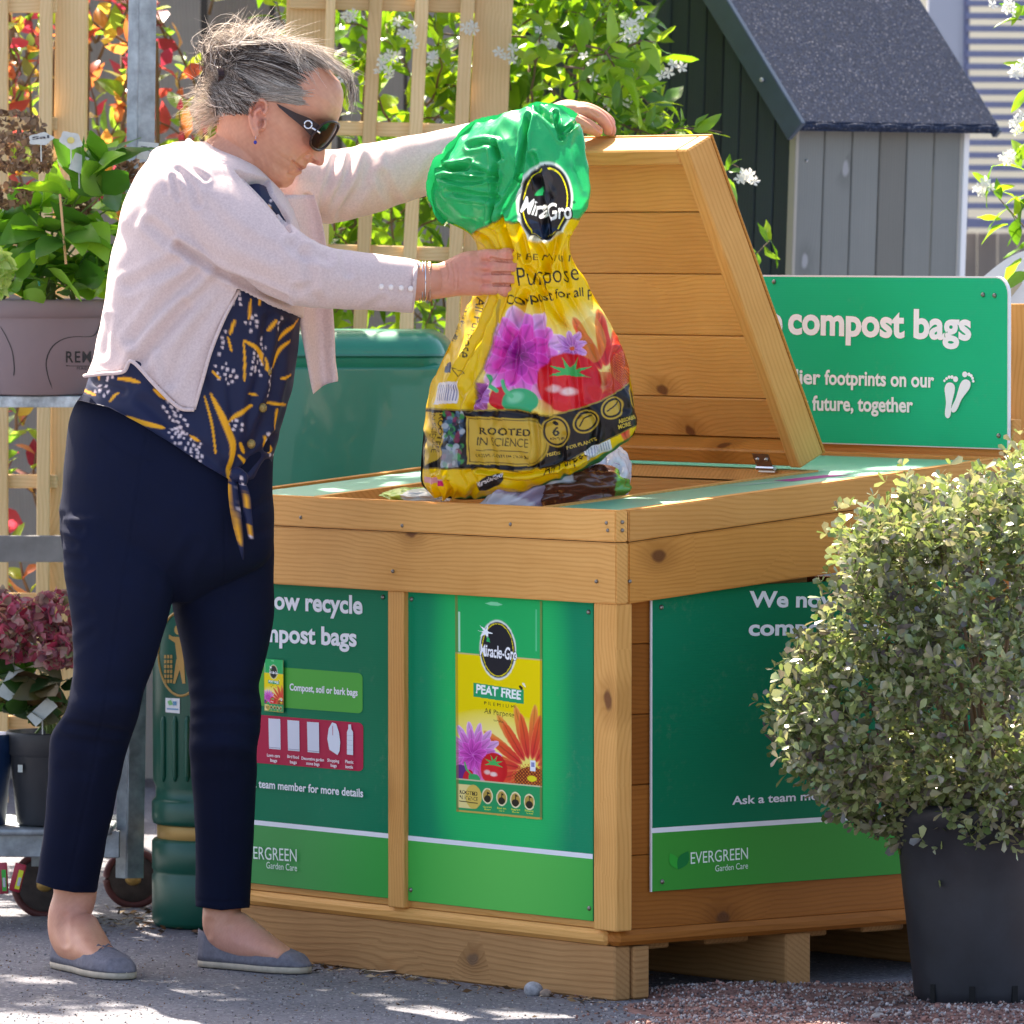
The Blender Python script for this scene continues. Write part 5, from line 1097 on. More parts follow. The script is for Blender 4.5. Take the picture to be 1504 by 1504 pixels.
# knot and tuft: coils, wisps
S2 = Strands(); 
KC = np.array([-92., 45.])
def loc(x, y_): d = np.array([x-383., y_-178.]); return np.array([d@[.819, .574], d@[.574, -.819]])
for k in range(700):
    # loops round the knot
    ce = loc(rg.normal(338, 13), rg.normal(92, 16)); r = rg.uniform(12, 28); t0 = rg.uniform(0, 6.28); t = np.linspace(t0, t0+rg.uniform(1.4, 3.4), 12); dz = rg.normal()*13; tl = rg.normal()*.5
    a = ce[0]+r*np.cos(t)*1.1; b = ce[1]+r*np.sin(t); y = dz+r*.7*np.sin(t+tl); S2.add(H(a, b, y), hcol(.25, .4), .0005)
def wisp(x0, y0, x1, y1, n, sx, sy, col, curl=8, z=0., r=.00045, zs=14):
    n = int(n*.62)
    for k in range(n):
        p = loc(x0+rg.normal()*sx, y0+rg.normal()*sy); q = loc(x1+rg.normal()*sx*1.3, y1+rg.normal()*sy*1.3); t = np.linspace(0, 1, 9); curl_ = curl*.6; nn_ = np.array([-(q-p)[1], (q-p)[0]])/(np.linalg.norm(q-p)+1e-6)
        a = p+(q-p)*t[:, None]+nn_*(np.sin(t*math.pi*rg.uniform(.6, 1.6))*rg.normal()*curl_)[:, None]; S2.add(H(a[:, 0], a[:, 1], z+rg.normal()*zs+0*t), col(), r)
pale = lambda: (LT if rg.random() < .45 else WT)*rg.uniform(.7, 1.15); mixh = lambda: hcol(.12, .62)
wisp(368, 80, 326, 56, 300, 12, 6, pale, 8); wisp(345, 70, 372, 34, 240, 16, 8, pale, 12); wisp(372, 66, 408, 46, 220, 18, 6, pale, 9); wisp(320, 80, 302, 60, 130, 10, 10, pale, 10)
wisp(330, 100, 308, 118, 220, 9, 12, mixh, 10); wisp(340, 128, 296, 142, 330, 8, 9, pale, 8); wisp(330, 150, 284, 168, 300, 9, 8, pale, 7); wisp(335, 165, 292, 192, 200, 8, 7, pale, 7); wisp(320, 128, 268, 150, 60, 10, 14, pale, 12, 0, .0003)
wisp(345, 60, 330, 26, 10, 14, 8, pale, 14, 0, .0003); wisp(380, 50, 356, 24, 6, 10, 6, pale, 10, 0, .0003); wisp(360, 50, 318, 56, 30, 16, 8, pale, 12, 0, .0003)
# crown highlights and the fringe that falls forward
wisp(352, 66, 440, 62, 260, 16, 3, pale, 3, -14); wisp(400, 58, 478, 82, 260, 14, 3, pale, 3, -18); wisp(450, 70, 506, 112, 240, 10, 3, pale, 3, -24)
wisp(490, 92, 514, 116, 110, 4, 4, pale, 4, -24, .0004, 6); wisp(506, 106, 521, 134, 70, 3, 3, mixh, 4, -24, .0004, 5); wisp(514, 120, 519, 162, 60, 2.5, 3, mixh, 5, -24, .0004, 4); wisp(522, 130, 516, 164, 40, 2.5, 3, pale, 5, -26, .0004, 4)
wisp(430, 66, 450, 128, 26, 10, 4, pale, 10, -56, .00045, 3); wisp(425, 62, 440, 110, 26, 14, 8, pale, 8, -54, .0004, 3); wisp(450, 140, 365, 140, 60, 6, 3.5, pale, 5, -66, .0004, 3)
S2.build('hair_wisps', hair)['kind'] = 'stuff'
cl = MB()
for k in range(4): cl.tube([P(319+k*2.2+3*math.sin(s*3), 98+s*26, 13.0-.012*math.sin(s*3)) for s in np.linspace(0, 1, 10)], .0016, 6)
cl.build('hair_clip', M_frame, woman, True)

# ---------------------------------------------------------------- shoes
def shoe(name, sole, top_in, d_sole, hgt, side):
    pass
M_suede = plain('grey_blue_suede', hexc('737078'), .85, 0, .2, 120, .2, .5, 700); M_sole = plain('cream_sole', hexc('b9ab97'), .8, 0, .3, 60, .15); M_lining = plain('pale_insole', hexc('b9a68e'), .8)
def shoebuild(heel, toe, wid, hh, ht, bow):
    """heel, toe: ground points; loft of half-rings along the foot, open on top behind the vamp"""
    heel = np.asarray(heel); toe = np.asarray(toe); ax_ = toe-heel; L = np.linalg.norm(ax_); ax_ = ax_/L; lt = np.cross([0, 0, 1.], ax_)
    def outline(s): # half width along the shoe 0..1
        return wid*np.interp(s, [0, .03, .10, .25, .45, .65, .80, .92, .98, 1], [.30, .55, .74, .80, .82, 1.0, .98, .74, .44, .03])
    ss = np.concatenate([np.linspace(0, .1, 8), np.linspace(.115, .9, 44), np.linspace(.91, 1, 14)])
    sole = MB(); R = []
    for s in ss:
        w_ = outline(s); c = heel+ax_*L*s; R.append([c+lt*w_*k+Z*z_ for k, z_ in ((-1, .002), (-1.03, .008), (-1, .0145), (1, .0145), (1.03, .008), (1, .002))])
    sole.rings(R); pr_ = sole.mesh('sole', True)
    up = MB(); n = 26; V = []
    for s in ss:
        w_ = outline(s)*.985; c = heel+ax_*L*s+Z*.013
        top = np.interp(s, [0, .12, .40, .58, .62, .75, .9, 1], [hh, hh*.88, hh*.50, ht*.8, ht, ht*.86, ht*.62, .002]); openf = np.interp(s, [0, .05, .12, .5, .60, .66], [.86, .80, .74, .74, .62, .0])
        row = []
        for k in range(n+1):
            t = k/n*math.pi; x_ = math.cos(t); z_ = math.sin(t)
            row.append((x_, z_))
        row = np.array(row); xx = np.sign(row[:, 0])*abs(row[:, 0])**.8*w_; zz = row[:, 1]**.75*top
        bl_ = np.clip((s-.52)/.15, 0, 1); bl_ = bl_*bl_*(3-2*bl_); xs0, zs0 = -xx, zz
        if bl_ < 1:  # side walls only: fold the middle of the arch down inside the shoe
            tt = np.linspace(-1, 1, n+1); wall = abs(tt) > .45; zz = np.where(wall, np.clip((1-abs(tt))/.5, 0, 1)**.8*top, top*.95-(.45-abs(tt))/.45*top*.9); xo = -np.where(wall, np.sign(tt)*w_*(1-.12*(1-abs(tt))/.5), tt/.45*w_*.84); xx = xo*(1-bl_)+xx*bl_; zz = zz*(1-bl_)+zs0*bl_
        V.append(np.array([c+lt*a_+Z*b_ for a_, b_ in zip(xx, zz)]))
    V = np.array(V); um_ = mkmesh('upper', V.reshape(-1, 3), grid_faces(len(ss), n+1), True)
    t_ = thing('shoe', '', 'shoe') if False else None
    o = obj('shoe', um_, M_suede, woman); s2 = obj('sole', pr_, M_sole, o)
    md = o.modifiers.new('t', 'SOLIDIFY'); md.thickness = .002; md.offset = 0
    bw = MB(); c = heel+ax_*L*.66+Z*(ht+.012)
    bw.ell(c, (.004, .004, .004), 10, 8)
    for q_ in (-1, 1):
        bw.tube([c, c+lt*q_*.010+Z*.005, c+lt*q_*.018+ax_*.003, c+lt*q_*.010-Z*.001, c], [.0012, .002, .002, .002, .0012], 6); bw.tube([c, c+lt*q_*.012+ax_*.012-Z*.001, c+lt*q_*.02+ax_*.018-Z*.006], .0014, 6)
    bb = bw.build('bow', M_suede, o, True)
    st = MB()
    rg2 = np.random.default_rng(3)
    # openings punched in the vamp show as small dark pits
    for s in np.linspace(.70, .90, 7):
        for t in np.linspace(-.75, .75, 9):
            w_ = outline(s)*.985; top = np.interp(s, [.62, .75, .9], [ht, ht*.85, ht*.6]); k = math.acos(t); p = heel+ax_*L*s+Z*.013+lt*math.copysign(abs(math.cos(k))**.8, math.cos(k))*w_+Z*(math.sin(k)**.75*top+.0008); st.ell(p, (.0011, .0011, .0009), 6, 4)
    so_ = st.build('perforations', plain('shoe_pits', hexc('3a3d4c'), .9), o); so_['kind'] = 'stuff'
    return o
shoebuild(*SHOES[0], .040, .060, .038, 1)
shoebuild(*SHOES[1], .038, .056, .036, 1)
# ================================================================== the compost bag she holds
U5 = [0, .25, .5, .75, 1.]
ROWS = [  # five photo points across, mean depth, bulge (m)
 ([(697, 181), (733, 171), (776, 158), (816, 155), (846, 178)], 13.14, .045),
 ([(668, 206), (708, 193), (760, 176), (812, 176), (855, 200)], 13.12, .060),
 ([(645, 232), (694, 222), (755, 206), (808, 206), (862, 236)], 13.11, .070),
 ([(634, 262), (688, 254), (755, 240), (806, 240), (865, 268)], 13.10, .075),
 ([(632, 290), (684, 286), (752, 276), (806, 280), (862, 300)], 13.10, .072),
 ([(652, 322), (692, 316), (750, 310), (804, 312), (851, 322)], 13.10, .062),
 ([(690, 344), (712, 342), (754, 342), (802, 344), (838, 348)], 13.10, .050),
 ([(704, 372), (726, 372), (764, 372), (806, 372), (838, 372)], 13.10, .045),
 ([(704, 402), (732, 402), (770, 404), (812, 402), (849, 396)], 13.10, .046),
 ([(694, 436), (724, 440), (770, 442), (822, 436), (868, 428)], 13.10, .058),
 ([(676, 474), (712, 482), (770, 486), (838, 480), (888, 462)], 13.10, .075),
 ([(654, 520), (696, 528), (768, 532), (850, 526), (910, 504)], 13.10, .088),
 ([(636, 562), (690, 572), (772, 576), (858, 564), (922, 540)], 13.10, .096),
 ([(626, 604), (686, 610), (776, 618), (864, 604), (929, 574)], 13.10, .098),
 ([(621, 648), (684, 654), (778, 660), (866, 640), (932, 604)], 13.10, .094),
 ([(618, 688), (682, 692), (780, 698), (866, 668), (933, 632)], 13.10, .082),
 ([(620, 712), (684, 720), (780, 716), (862, 682), (924, 646)], 13.10, .060),
 ([(636, 727), (688, 734), (776, 722), (856, 690), (908, 654)], 13.10, .024)]
def baggrid(nu, nv, front=True):
    C = np.array([[p for p in r[0]] for r in ROWS], float)      # rows x 5 x 2
    dd = np.array([[r[1], r[2]] for r in ROWS])
    X = catmull(C.reshape(len(ROWS), -1), nv).reshape(nv, 5, 2); D = catmull(dd, nv)
    out = np.empty((nv, nu, 2)); 
    for k in range(nv): out[k] = catmull(X[k], nu)
    u = np.linspace(0, 1, nu); tt = (out[..., 0]-640)*.0006
    prof = np.sqrt(np.clip(1-(2*u-1)**2, 0, 1))**.9
    dep = D[:, :1]-tt+(-1 if front else .85)*D[:, 1:]*prof[None]
    r = _f+_r*((out[..., :1]-CX)/FPX)+_u*((CY-out[..., 1:])/FPX); v = CAMP+r*(dep[..., None]/r[..., 1:2])
    return out, v
A = Art(600, 140, 950, 745, 1050, 1815, '0fb268'); X, Y = A.X, A.Y
YL, GR, BK, GOLD = 'f2cb12', '12b368', '17151a', 'c9a83a'
ybnd = np.interp(X, [600, 640, 652, 668, 690, 701, 720, 735, 742, 756, 780, 800, 830, 850, 866, 950], [330, 332, 348, 340, 346, 338, 330, 318, 322, 328, 326, 322, 318, 322, 316, 316])
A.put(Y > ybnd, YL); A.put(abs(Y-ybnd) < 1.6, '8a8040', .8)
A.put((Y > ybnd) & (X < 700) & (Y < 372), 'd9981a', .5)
# roundel
A.ell(800, 297, 41, 60, 'e9efe9', .12); A.ell(801, 297, 37.5, 56, '1e1c20', .12)
A.ring(801, 297, 32, 50, .028, 'e6d820', .12)
A.poly([(790, 268), (800, 240), (812, 262), (806, 300), (798, 300)], '2c2a2e'); A.poly([(776, 320), (800, 330), (822, 335), (800, 350), (782, 340)], '16253f')
A.text('Mira', (762, 312), (804, 322), 25, '101218', .07, .15); A.text('Mira', (764, 311), (803, 321), 24, 'f2f4f8', .02, .15)
A.text('Gro', (802, 324), (842, 322), 26, '101218', .07, .1); A.text('Gro', (804, 323), (840, 321), 25, 'f2f4f8', .02, .1)
A.poly([(786, 286), (793, 276), (800, 281), (796, 288)], '16a860'); A.ell(843, 297, 2.4, 2.4, '0c6a44')
A.text('PREMIUM', (760, 381), (846, 384), 9, '5a4a14', 0, 0, 1.4)
A.text('All Purpose', (722, 424), (850, 412), 27, '2a2417', -.004); A.text('Compost for all plants', (745, 448), (905, 430), 13.5, '241f16', .012)
# picture
pic = [(742, 470), (766, 455), (786, 462), (800, 478), (826, 488), (838, 470), (862, 452), (884, 452), (900, 480), (925, 530), (932, 560), (905, 575), (880, 592), (852, 600), (805, 608), (770, 600), (694, 598), (700, 560), (716, 520), (728, 490)]
A.put(np.clip((14-np.where(inpoly(X, Y, pic), -dist_poly(X, Y, pic+[pic[0]]), dist_poly(X, Y, pic+[pic[0]])))/26, 0, 1), 'f8ec9a', .8)
m0 = A.C.copy()
A.flower(892, 556, 92, [(15, .2, 1., .10, 'ea7a34', 'd42430'), (13, .15, .88, .11, 'e04a2a', 'cc1c2c')], 1.15)
A.ell(915, 560, 26, 40, 'a83218', .3, .9, .3); m_ = (np.hypot((X-916)/24, (Y-556)/40) < 1) & (np.sin(X*1.9)*np.sin(Y*1.7) > .1); A.put(m_, 'e0742a')
A.put((np.hypot((X-868)/22, (Y-500)/34) < 1), 'd8b040', .35)
A.flower(764, 522, 61, [(9, .3, 1.16, .24, 'f0c4ee', 'c860c8'), (9, .22, .98, .23, 'ee84dc', 'c42cac'), (8, .12, .76, .21, 'ec50c4', 'bc0c94'), (6, .02, .5, .17, 'cc34b0', '84087a'), (4, 0, .26, .12, 'b0209c', '6a0860')], 1.05)
A.flower(838, 510, 26, [(9, .1, 1., .22, 'dcaee6', 'b25cc0')], 1.); A.ell(704, 584, 16, 22, '9c3aa0', 0, .9); A.flower(702, 582, 22, [(8, .1, 1., .22, 'c886d2', '8c2c94')], 1.)
A.tomato(836, 562, 47, 44); A.put((np.hypot((X-880)/34, (Y-575)/30) < 1) & (X > 858), 'c81e2a', .6)
A.ell(735, 585, 15, 17, 'd3202c', .2); A.ell(764, 590, 26, 20, '2fae72', 0); A.ell(757, 584, 12, 8, '8be0b4', -.3, .7, .6); A.line(chaikin(np.array([(716, 552), (720, 566), (730, 574)], float), 2), 6, '3ec07c'); A.line(chaikin(np.array([(738, 560), (742, 574), (752, 582)], float), 2), 6, '4cc484')
A.put((Y > ybnd) & ~inpoly(X, Y, pic), YL, 0)
# gusset on the left
gx = np.interp(Y, [400, 440, 470, 520, 560, 600], [742, 735, 728, 714, 702, 694]); A.put((X < gx) & (Y > 430) & (Y < 604), 'f0cd1c'); A.put((abs(X-gx) < 1.3) & (Y > 440) & (Y < 600), '8f7a30', .6)
A.text('All Purpose', (702, 436), (677, 524), 12, '2a2417', .005); A.text('Compost for all plants', (690, 446), (663, 500), 4, '2a2417', .004)
A.line([(668, 541), (684, 548), (672, 553), (668, 541)], 1.2, '5a4a1a'); A.rect(654, 537, 666, 548, '20305a'); A.ell(660, 535, 5, 4, '20305a')
A.poly([(644, 562), (675, 560), (670, 592), (637, 594)], 'e8e6ea')
for k in range(9): A.line([(646+k*3.2, 566), (642+k*3.2, 588)], 1.4 if k % 3 else .8, '6c78a8')
# black band
bt = np.interp(X, [600, 628, 686, 760, 806, 850, 880, 905, 935], [600, 600, 603, 602, 612, 600, 590, 577, 556]); bb = np.interp(X, [600, 622, 686, 745, 790, 812, 850, 880, 935], [688, 688, 688, 692, 688, 690, 668, 652, 624])
A.put((Y > bt) & (Y < bb), BK); A.put(abs(Y-bt) < 1.2, 'a08838'); A.put(abs(Y-bb) < 1., '8a7430')
A.put((X < 650) & (X > 624) & (Y > bt+5) & (Y < 684-(X-624)*.6), GOLD); A.text('ROOTED', (646, 608), (638, 664), 6.5, '201c10', .02); A.text('IN SCIENCE', (636, 606), (631, 664), 6, '3a3218', .0)
rg = np.random.default_rng(8)
for k in range(150):
    x, y = rg.uniform(652, 680), rg.uniform(606, 684); A.ell(x, y, rg.uniform(2, 5), rg.uniform(2, 6), ['3a5a7c', '6c8fae', '2a3a4c', '3d9a52', '8c3a5c', 'b9c8d2', '1a2430'][int(rg.integers(7))], rg.uniform(0, 3), .85, .3)
A.put((X > 650) & (X < 674) & (Y > 660) & (Y < 686), 'c4cdd2', .5)
def pill(c, k=0.):
    A.put((X > 686+k) & (X < 778) & (Y > 611+k+(X-690)*.05) & (Y < 682-k+(X-690)*.035), c); A.ell(776, 649, 30-k, 35-k, c, .0)
pill(GOLD); pill('6b5a20', 2.6); pill('d0ad3e', 4.)
A.text('ROOTED', (704, 638), (780, 641), 10.5, '1d1a12', .03, 0, 1.1); A.text('IN SCIENCE', (701, 654), (776, 657), 12, '2a2416', 0.)
A.line([(700, 661), (776, 664)], 1.2, '5a4a20'); A.text("GROWS PLANTS TWICE AS BIG", (698, 671), (778, 674), 4.6, '332b14', .01)
for cx, cy, rx, ry, ro in ((817, 634, 21, 23, 0), (861, 619, 20, 16, -.6), (900, 599, 19, 15, -.7), (932, 582, 9, 18, 0)):
    A.ell(cx, cy, rx, ry, 'c4a238', ro); A.ell(cx, cy, rx-2.4, ry-2.4, BK, ro); A.ell(cx, cy, rx-5.5, ry-5.5, 'c4a238', ro)
A.ell(817, 622, 4, 3, BK, .5); A.text('6', (812, 640), (822, 640), 13, BK, .02); A.line([(852, 626), (858, 614), (868, 610)], 2.2, BK); A.line([(892, 604), (900, 598), (908, 590)], 2, BK); A.text('MONTHS', (808, 646), (827, 646), 3.6, BK, .01)
A.text('FEEDS', (803, 671), (822, 668), 5, 'd8b84a', .02); A.text('FOR PLANTS', (834, 660), (876, 648), 5, 'd8b84a', .02); A.text('ABSORBS', (908, 622), (932, 615), 6, 'd8b84a', .03); A.text('MORE', (908, 630), (926, 625), 6, 'd8b84a', .03)
A.text('All Purpose', (798, 700), (872, 668), 12, '1d1a12', .0, .2)
A.ell(719, 709, 22, 10, '2a282c', -.42); A.text('Miracle-Gro', (701, 716), (738, 700), 7, 'e8e8ee', .02, .2)
A.poly([(621, 700), (652, 704), (652, 712), (621, 709)], 'e2a8b4'); A.poly([(640, 703), (653, 707), (652, 714), (640, 710)], 'd8207a')
A.poly([(858, 662), (896, 645), (899, 660), (862, 676)], 'dfe2e8')
for k in range(10): A.line([(862+k*3.4, 662-k*1.5), (864+k*3.4, 673-k*1.6)], 1.1, '7c88b0')
A.line([(650, 737), (700, 737), (780, 723), (858, 691), (912, 655), (930, 645)], 9, '0d7a48')
out, v = baggrid(310, 540)
back_o, back_v = baggrid(120, 200, False)
fme = mkmesh('f', v.reshape(-1, 3), grid_faces(540, 310)[:, ::1], True)
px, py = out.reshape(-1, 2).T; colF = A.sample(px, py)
nn = normals(fme)
if nn[:, 1].mean() > 0: fme.flip_normals(); 
FOLDS = []
for a, b, c_, w_, d_ in (((772, 432), (742, 520), (690, 598), 7, .010), ((768, 440), (760, 500), (752, 560), 6, .006), ((790, 440), (800, 500), (806, 610), 7, .008), ((812, 436), (838, 500), (852, 600), 7, .006), ((834, 430), (866, 480), (888, 560), 8, .006), ((742, 436), (716, 510), (704, 590), 6, .006), ((728, 440), (700, 500), (668, 560), 6, .005), ((800, 430), (820, 470), (862, 500), 6, .005),
    ((700, 345), (716, 352), (724, 366), 5, .007), ((738, 320), (742, 345), (750, 366), 6, .010), ((760, 330), (768, 352), (776, 380), 6, .009), ((786, 350), (800, 372), (806, 400), 6, .009), ((820, 345), (812, 372), (800, 400), 6, .009), ((836, 350), (828, 380), (836, 420), 5, .006), ((776, 395), (790, 410), (800, 430), 5, .006),
    ((776, 172), (770, 210), (764, 262), 5, .010), ((764, 262), (742, 300), (732, 330), 6, .006), ((648, 250), (690, 246), (728, 262), 6, .007), ((652, 262), (690, 268), (730, 258), 5, .006), ((660, 282), (700, 288), (730, 292), 6, .006), ((690, 214), (726, 210), (734, 232), 6, .006), ((729, 212), (728, 262), (722, 326), 5, .008), ((640, 240), (664, 250), (690, 240), 5, .007), ((790, 262), (800, 300), (806, 345), 5, .010), ((816, 166), (822, 200), (846, 180), 4, .009), ((790, 160), (812, 178), (824, 202), 5, .007), ((782, 230), (790, 262), (808, 290), 6, .006), ((850, 200), (846, 240), (858, 280), 8, .004),
    ((690, 600), (740, 604), (800, 614), 7, .004), ((640, 702), (640, 716), (648, 728), 4, .006), ((660, 706), (664, 720), (660, 732), 4, .006), ((690, 694), (700, 712), (690, 730), 6, .004), ((860, 600), (880, 620), (870, 660), 6, .005), ((830, 640), (824, 680), (830, 700), 6, .004), ((620, 640), (640, 660), (640, 690), 7, .004), ((905, 520), (900, 560), (915, 600), 8, .005), ((700, 690), (780, 700), (860, 672), 4, .006), ((724, 600), (716, 640), (724, 686), 8, .003), ((786, 610), (792, 650), (786, 690), 5, .005)):
    FOLDS.append(([a, b, c_], w_*.72, d_*1.15))
creases(fme, FOLDS, noise_amp=.0014, seed=12, nscale=45)
fv = coords(fme)
# sharp small crumples: folded noise along the film, finer towards the ruffle
r = np.random.default_rng(31); nn = normals(fme); amp = np.interp(py, [150, 330, 420, 600, 740], [.0046, .0038, .0028, .0024, .0034]); s = np.zeros(len(fv))
for k in range(14):
    q = r.normal(size=3); q /= np.linalg.norm(q); f_ = r.uniform(25, 110); s += -np.abs(np.sin(fv@q*f_+r.uniform(0, 6)+1.8*np.sin(fv@r.normal(size=3)*14)))/(f_/40)
fv += nn*((s-s.mean())*amp*.35)[:, None]; setcoords(fme, fv)
# ragged torn mouth: uneven edge on the left of the ruffle
edge = (py < 330); 
bv = back_v.reshape(-1, 3); bo = back_o.reshape(-1, 2); colB = A.sample(2*np.median(bo[:, 0])-bo[:, 0], np.clip(bo[:, 1], 0, 590)); colB = np.where((bo[:, 1] < 330)[:, None], hexc(GR), np.where((bo[:, 1] > 600)[:, None], hexc(BK), hexc(YL)))
ff = [tuple(p.vertices) for p in fme.polygons]; gb = grid_faces(200, 120)+len(fv)
bm_ = mkmesh('compost_sack', np.vstack([fv, bv]), np.vstack([np.array(ff), gb]), True); setcol(bm_, np.vstack([colF, colB]))
M_sack = vcol('printed_polythene', .30, .3, trans=.22, coat=.18)
bag = thing('compost_bag', 'crumpled green and yellow compost sack with flowers and tomato, held above the open bin', 'compost bag', P(780, 735, 13.1))
obj('sack_body', bm_, M_sack, bag)
# torn frill round the mouth and left edge
fl_ = MB(); r = np.random.default_rng(17)
eL = catmull([(652, 328, 13.09), (630, 292, 13.08), (631, 262, 13.08), (641, 236, 13.08), (655, 222, 13.08), (672, 200, 13.09), (700, 180, 13.11), (738, 172, 13.10), (776, 157, 13.09), (816, 154, 13.08), (846, 172, 13.09)], 140)
R = []
for k, (x, y, d) in enumerate(eL):
    t = eL[min(k+1, 139)]-eL[max(k-1, 0)]; n_ = np.array([t[1], -t[0]]); n_ /= np.linalg.norm(n_)+1e-6
    if n_[0] > 0 and x < 700: n_ = -n_
    if n_[1] > 0 and x >= 700: n_ = -n_
    w_ = 3+2.2*math.sin(k*.23+2*math.sin(k*.11))+r.uniform(-.7, .7); zz = .004*math.sin(k*.21)
    R.append([P(x-n_[0]*8, y-n_[1]*8, d), P(x, y, d-.008+zz), P(x+n_[0]*w_, y+n_[1]*w_, d-.012+zz*1.4)])
R = np.array(R); fm2 = mkmesh('torn_edge', R.reshape(-1, 3), grid_faces(140, 3), True); setcol(fm2, np.tile(hexc('10a862'), (420, 1))); obj('torn_edge', fm2, M_sack, bag)
# ================================================================== ground
def ground():
    m, nt, bs = newmat('worn_asphalt'); v = coordn(nt)
    a = noise(nt, v, 3., 5, .6); b = noise(nt, v, 160., 3, .7); vo = nt.nodes.new('ShaderNodeTexVoronoi'); vo.inputs['Scale'].default_value = 190; nt.links.new(v, vo.inputs[0])
    c = ramp(nt, b, [(.25, (.10, .10, .12)), (.75, (.18, .18, .205))]); c = mixc(nt, smoothstep(nt, a, .35, .7), c, mixc(nt, 1., c, (.72, .72, .74), 'MULTIPLY'))
    hsv = nt.nodes.new('ShaderNodeSeparateColor'); nt.links.new(vo.outputs['Color'], hsv.inputs[0]); c = mixc(nt, smoothstep(nt, hsv.outputs[0], .88, .99), c, (.28, .28, .29)); c = mixc(nt, smoothstep(nt, hsv.outputs[1], .9, .97), c, (.05, .05, .05))
    nt.links.new(c, bs.inputs['Base Color']); bs.inputs['Roughness'].default_value = .9
    bump(nt, bs, math_(nt, 'ADD', vo.outputs['Distance'], b), .8, .003); return m
g = mkmesh('ground', [(-60, -20, 0), (60, -20, 0), (60, 120, 0), (-60, 120, 0)], [(0, 1, 2, 3)]); o = obj('ground', g, ground()); o['kind'] = 'structure'
# red grit spilled on the right
M_grit = vcol('red_grit', .95, .2)
rg = np.random.default_rng(40)
def gz(x, y):
    px, py = proj(np.stack([x, y, 0*x], -1)); e_ = np.clip((px-905)/90, 0, 1)*np.clip((13.0-y)/.22, 0, 1)
    return .020*e_*(.55+.25*np.sin(x*17+1)+.25*np.sin(y*23+x*9))
xs, ys_ = np.meshgrid(np.linspace(.10, 1.3, 120), np.linspace(12.1, 13.05, 100)); z = gz(xs, ys_)+.004*np.random.default_rng(1).random(xs.shape)*(gz(xs, ys_) > .001)-.003
me = mkmesh('grit_bed', np.stack([xs, ys_, z], -1).reshape(-1, 3), grid_faces(100, 120)[:, ::-1], True); setcol(me, np.tile([.22, .12, .10], (12000, 1))*rg.uniform(.6, 1.4, (12000, 1))); o = obj('grit_bed', me, M_grit); o['kind'] = 'structure'
mb = MB(); oct_ = np.array([[1, 0, 0], [0, 1, 0], [-1, 0, 0], [0, -1, 0], [0, 0, 1], [0, 0, -1]]); of = [(0, 1, 4), (1, 2, 4), (2, 3, 4), (3, 0, 4), (1, 0, 5), (2, 1, 5), (3, 2, 5), (0, 3, 5)]
V, Fc, Cc = [], [], []
cols = np.array([[.30, .15, .12], [.22, .12, .10], [.36, .22, .18], [.42, .34, .30], [.12, .09, .09], [.30, .28, .28], [.48, .42, .40]])
for k in range(9000):
    x, y = rg.uniform(.10, 1.0), rg.uniform(12.15, 12.95); h = gz(np.array(x), np.array(y))
    if h < .003 and rg.random() > .12: continue
    r = rg.uniform(.0018, .0042)*(1.9 if rg.random() < .03 else 1); Q, _ = np.linalg.qr(rg.normal(size=(3, 3))); V.append((oct_*[r, r*rg.uniform(.6, 1), r*.7])@Q.T+[x, y, h+r*.4]); Fc.append(np.array(of)+6*(len(V)-1)); Cc.append(np.tile(cols[rg.integers(7)]*rg.uniform(.7, 1.3), (6, 1)))
me = mkmesh('loose_grit', np.concatenate(V), np.concatenate(Fc)); setcol(me, np.concatenate(Cc)); o = obj('loose_grit', me, M_grit); tag(o, 'loose red and grey grit scattered beside the pallet and black pot', 'grit', kind='stuff')
V, Fc, Cc = [], [], []
for k in range(2600):
    p = G(rg.uniform(-20, 1000), rg.uniform(1345, 1510)); r = rg.uniform(.0012, .003); Q, _ = np.linalg.qr(rg.normal(size=(3, 3))); V.append((oct_*[r, r*.8, r*.6])@Q.T+p+[0, 0, r*.3]); Fc.append(np.array(of)+6*(len(V)-1)); Cc.append(np.tile([[.3, .3, .32], [.12, .11, .11], [.38, .36, .34], [.2, .12, .08]][rg.integers(4)], (6, 1))*rg.uniform(.7, 1.2))
me = mkmesh('loose_chippings', np.concatenate(V), np.concatenate(Fc)); setcol(me, np.concatenate(Cc)); o = obj('loose_chippings', me, M_grit); tag(o, 'fine grey chippings and crumbs on the asphalt', 'chippings', kind='stuff')
def stone(px, py, r, col, lab, seed):
    r_ = np.random.default_rng(seed); mb = MB(); mb.ell(G(px, py)+[0, 0, r*.5], (r, r*.8, r*.75), 14, 10); me = mb.mesh('stone', True); v = coords(me); c = v.mean(0)
    for k in range(6): q = nrm(r_.normal(size=3)); v = c+(v-c)*(1-.22*np.clip(((v-c)@q)/r-.35, 0, 1))[:, None]
    setcoords(me, v); tag(obj('stone', me, plain('stone'+str(seed), col, .9, 0, .2, 80, .35)), lab, 'stone')
stone(783, 1462, .020, (.34, .33, .34), 'grey pointed stone leaning against the front of the pallet', 1); stone(801, 1464, .011, (.30, .22, .17), 'small brown stone beside the grey one at the pallet', 2)
stone(1125, 1458, .013, (.40, .38, .38), 'pale stone in the shade beside the pallet block', 3); stone(1290, 1500, .013, (.42, .36, .32), 'cream pebble lying on the red grit near the pot', 4)
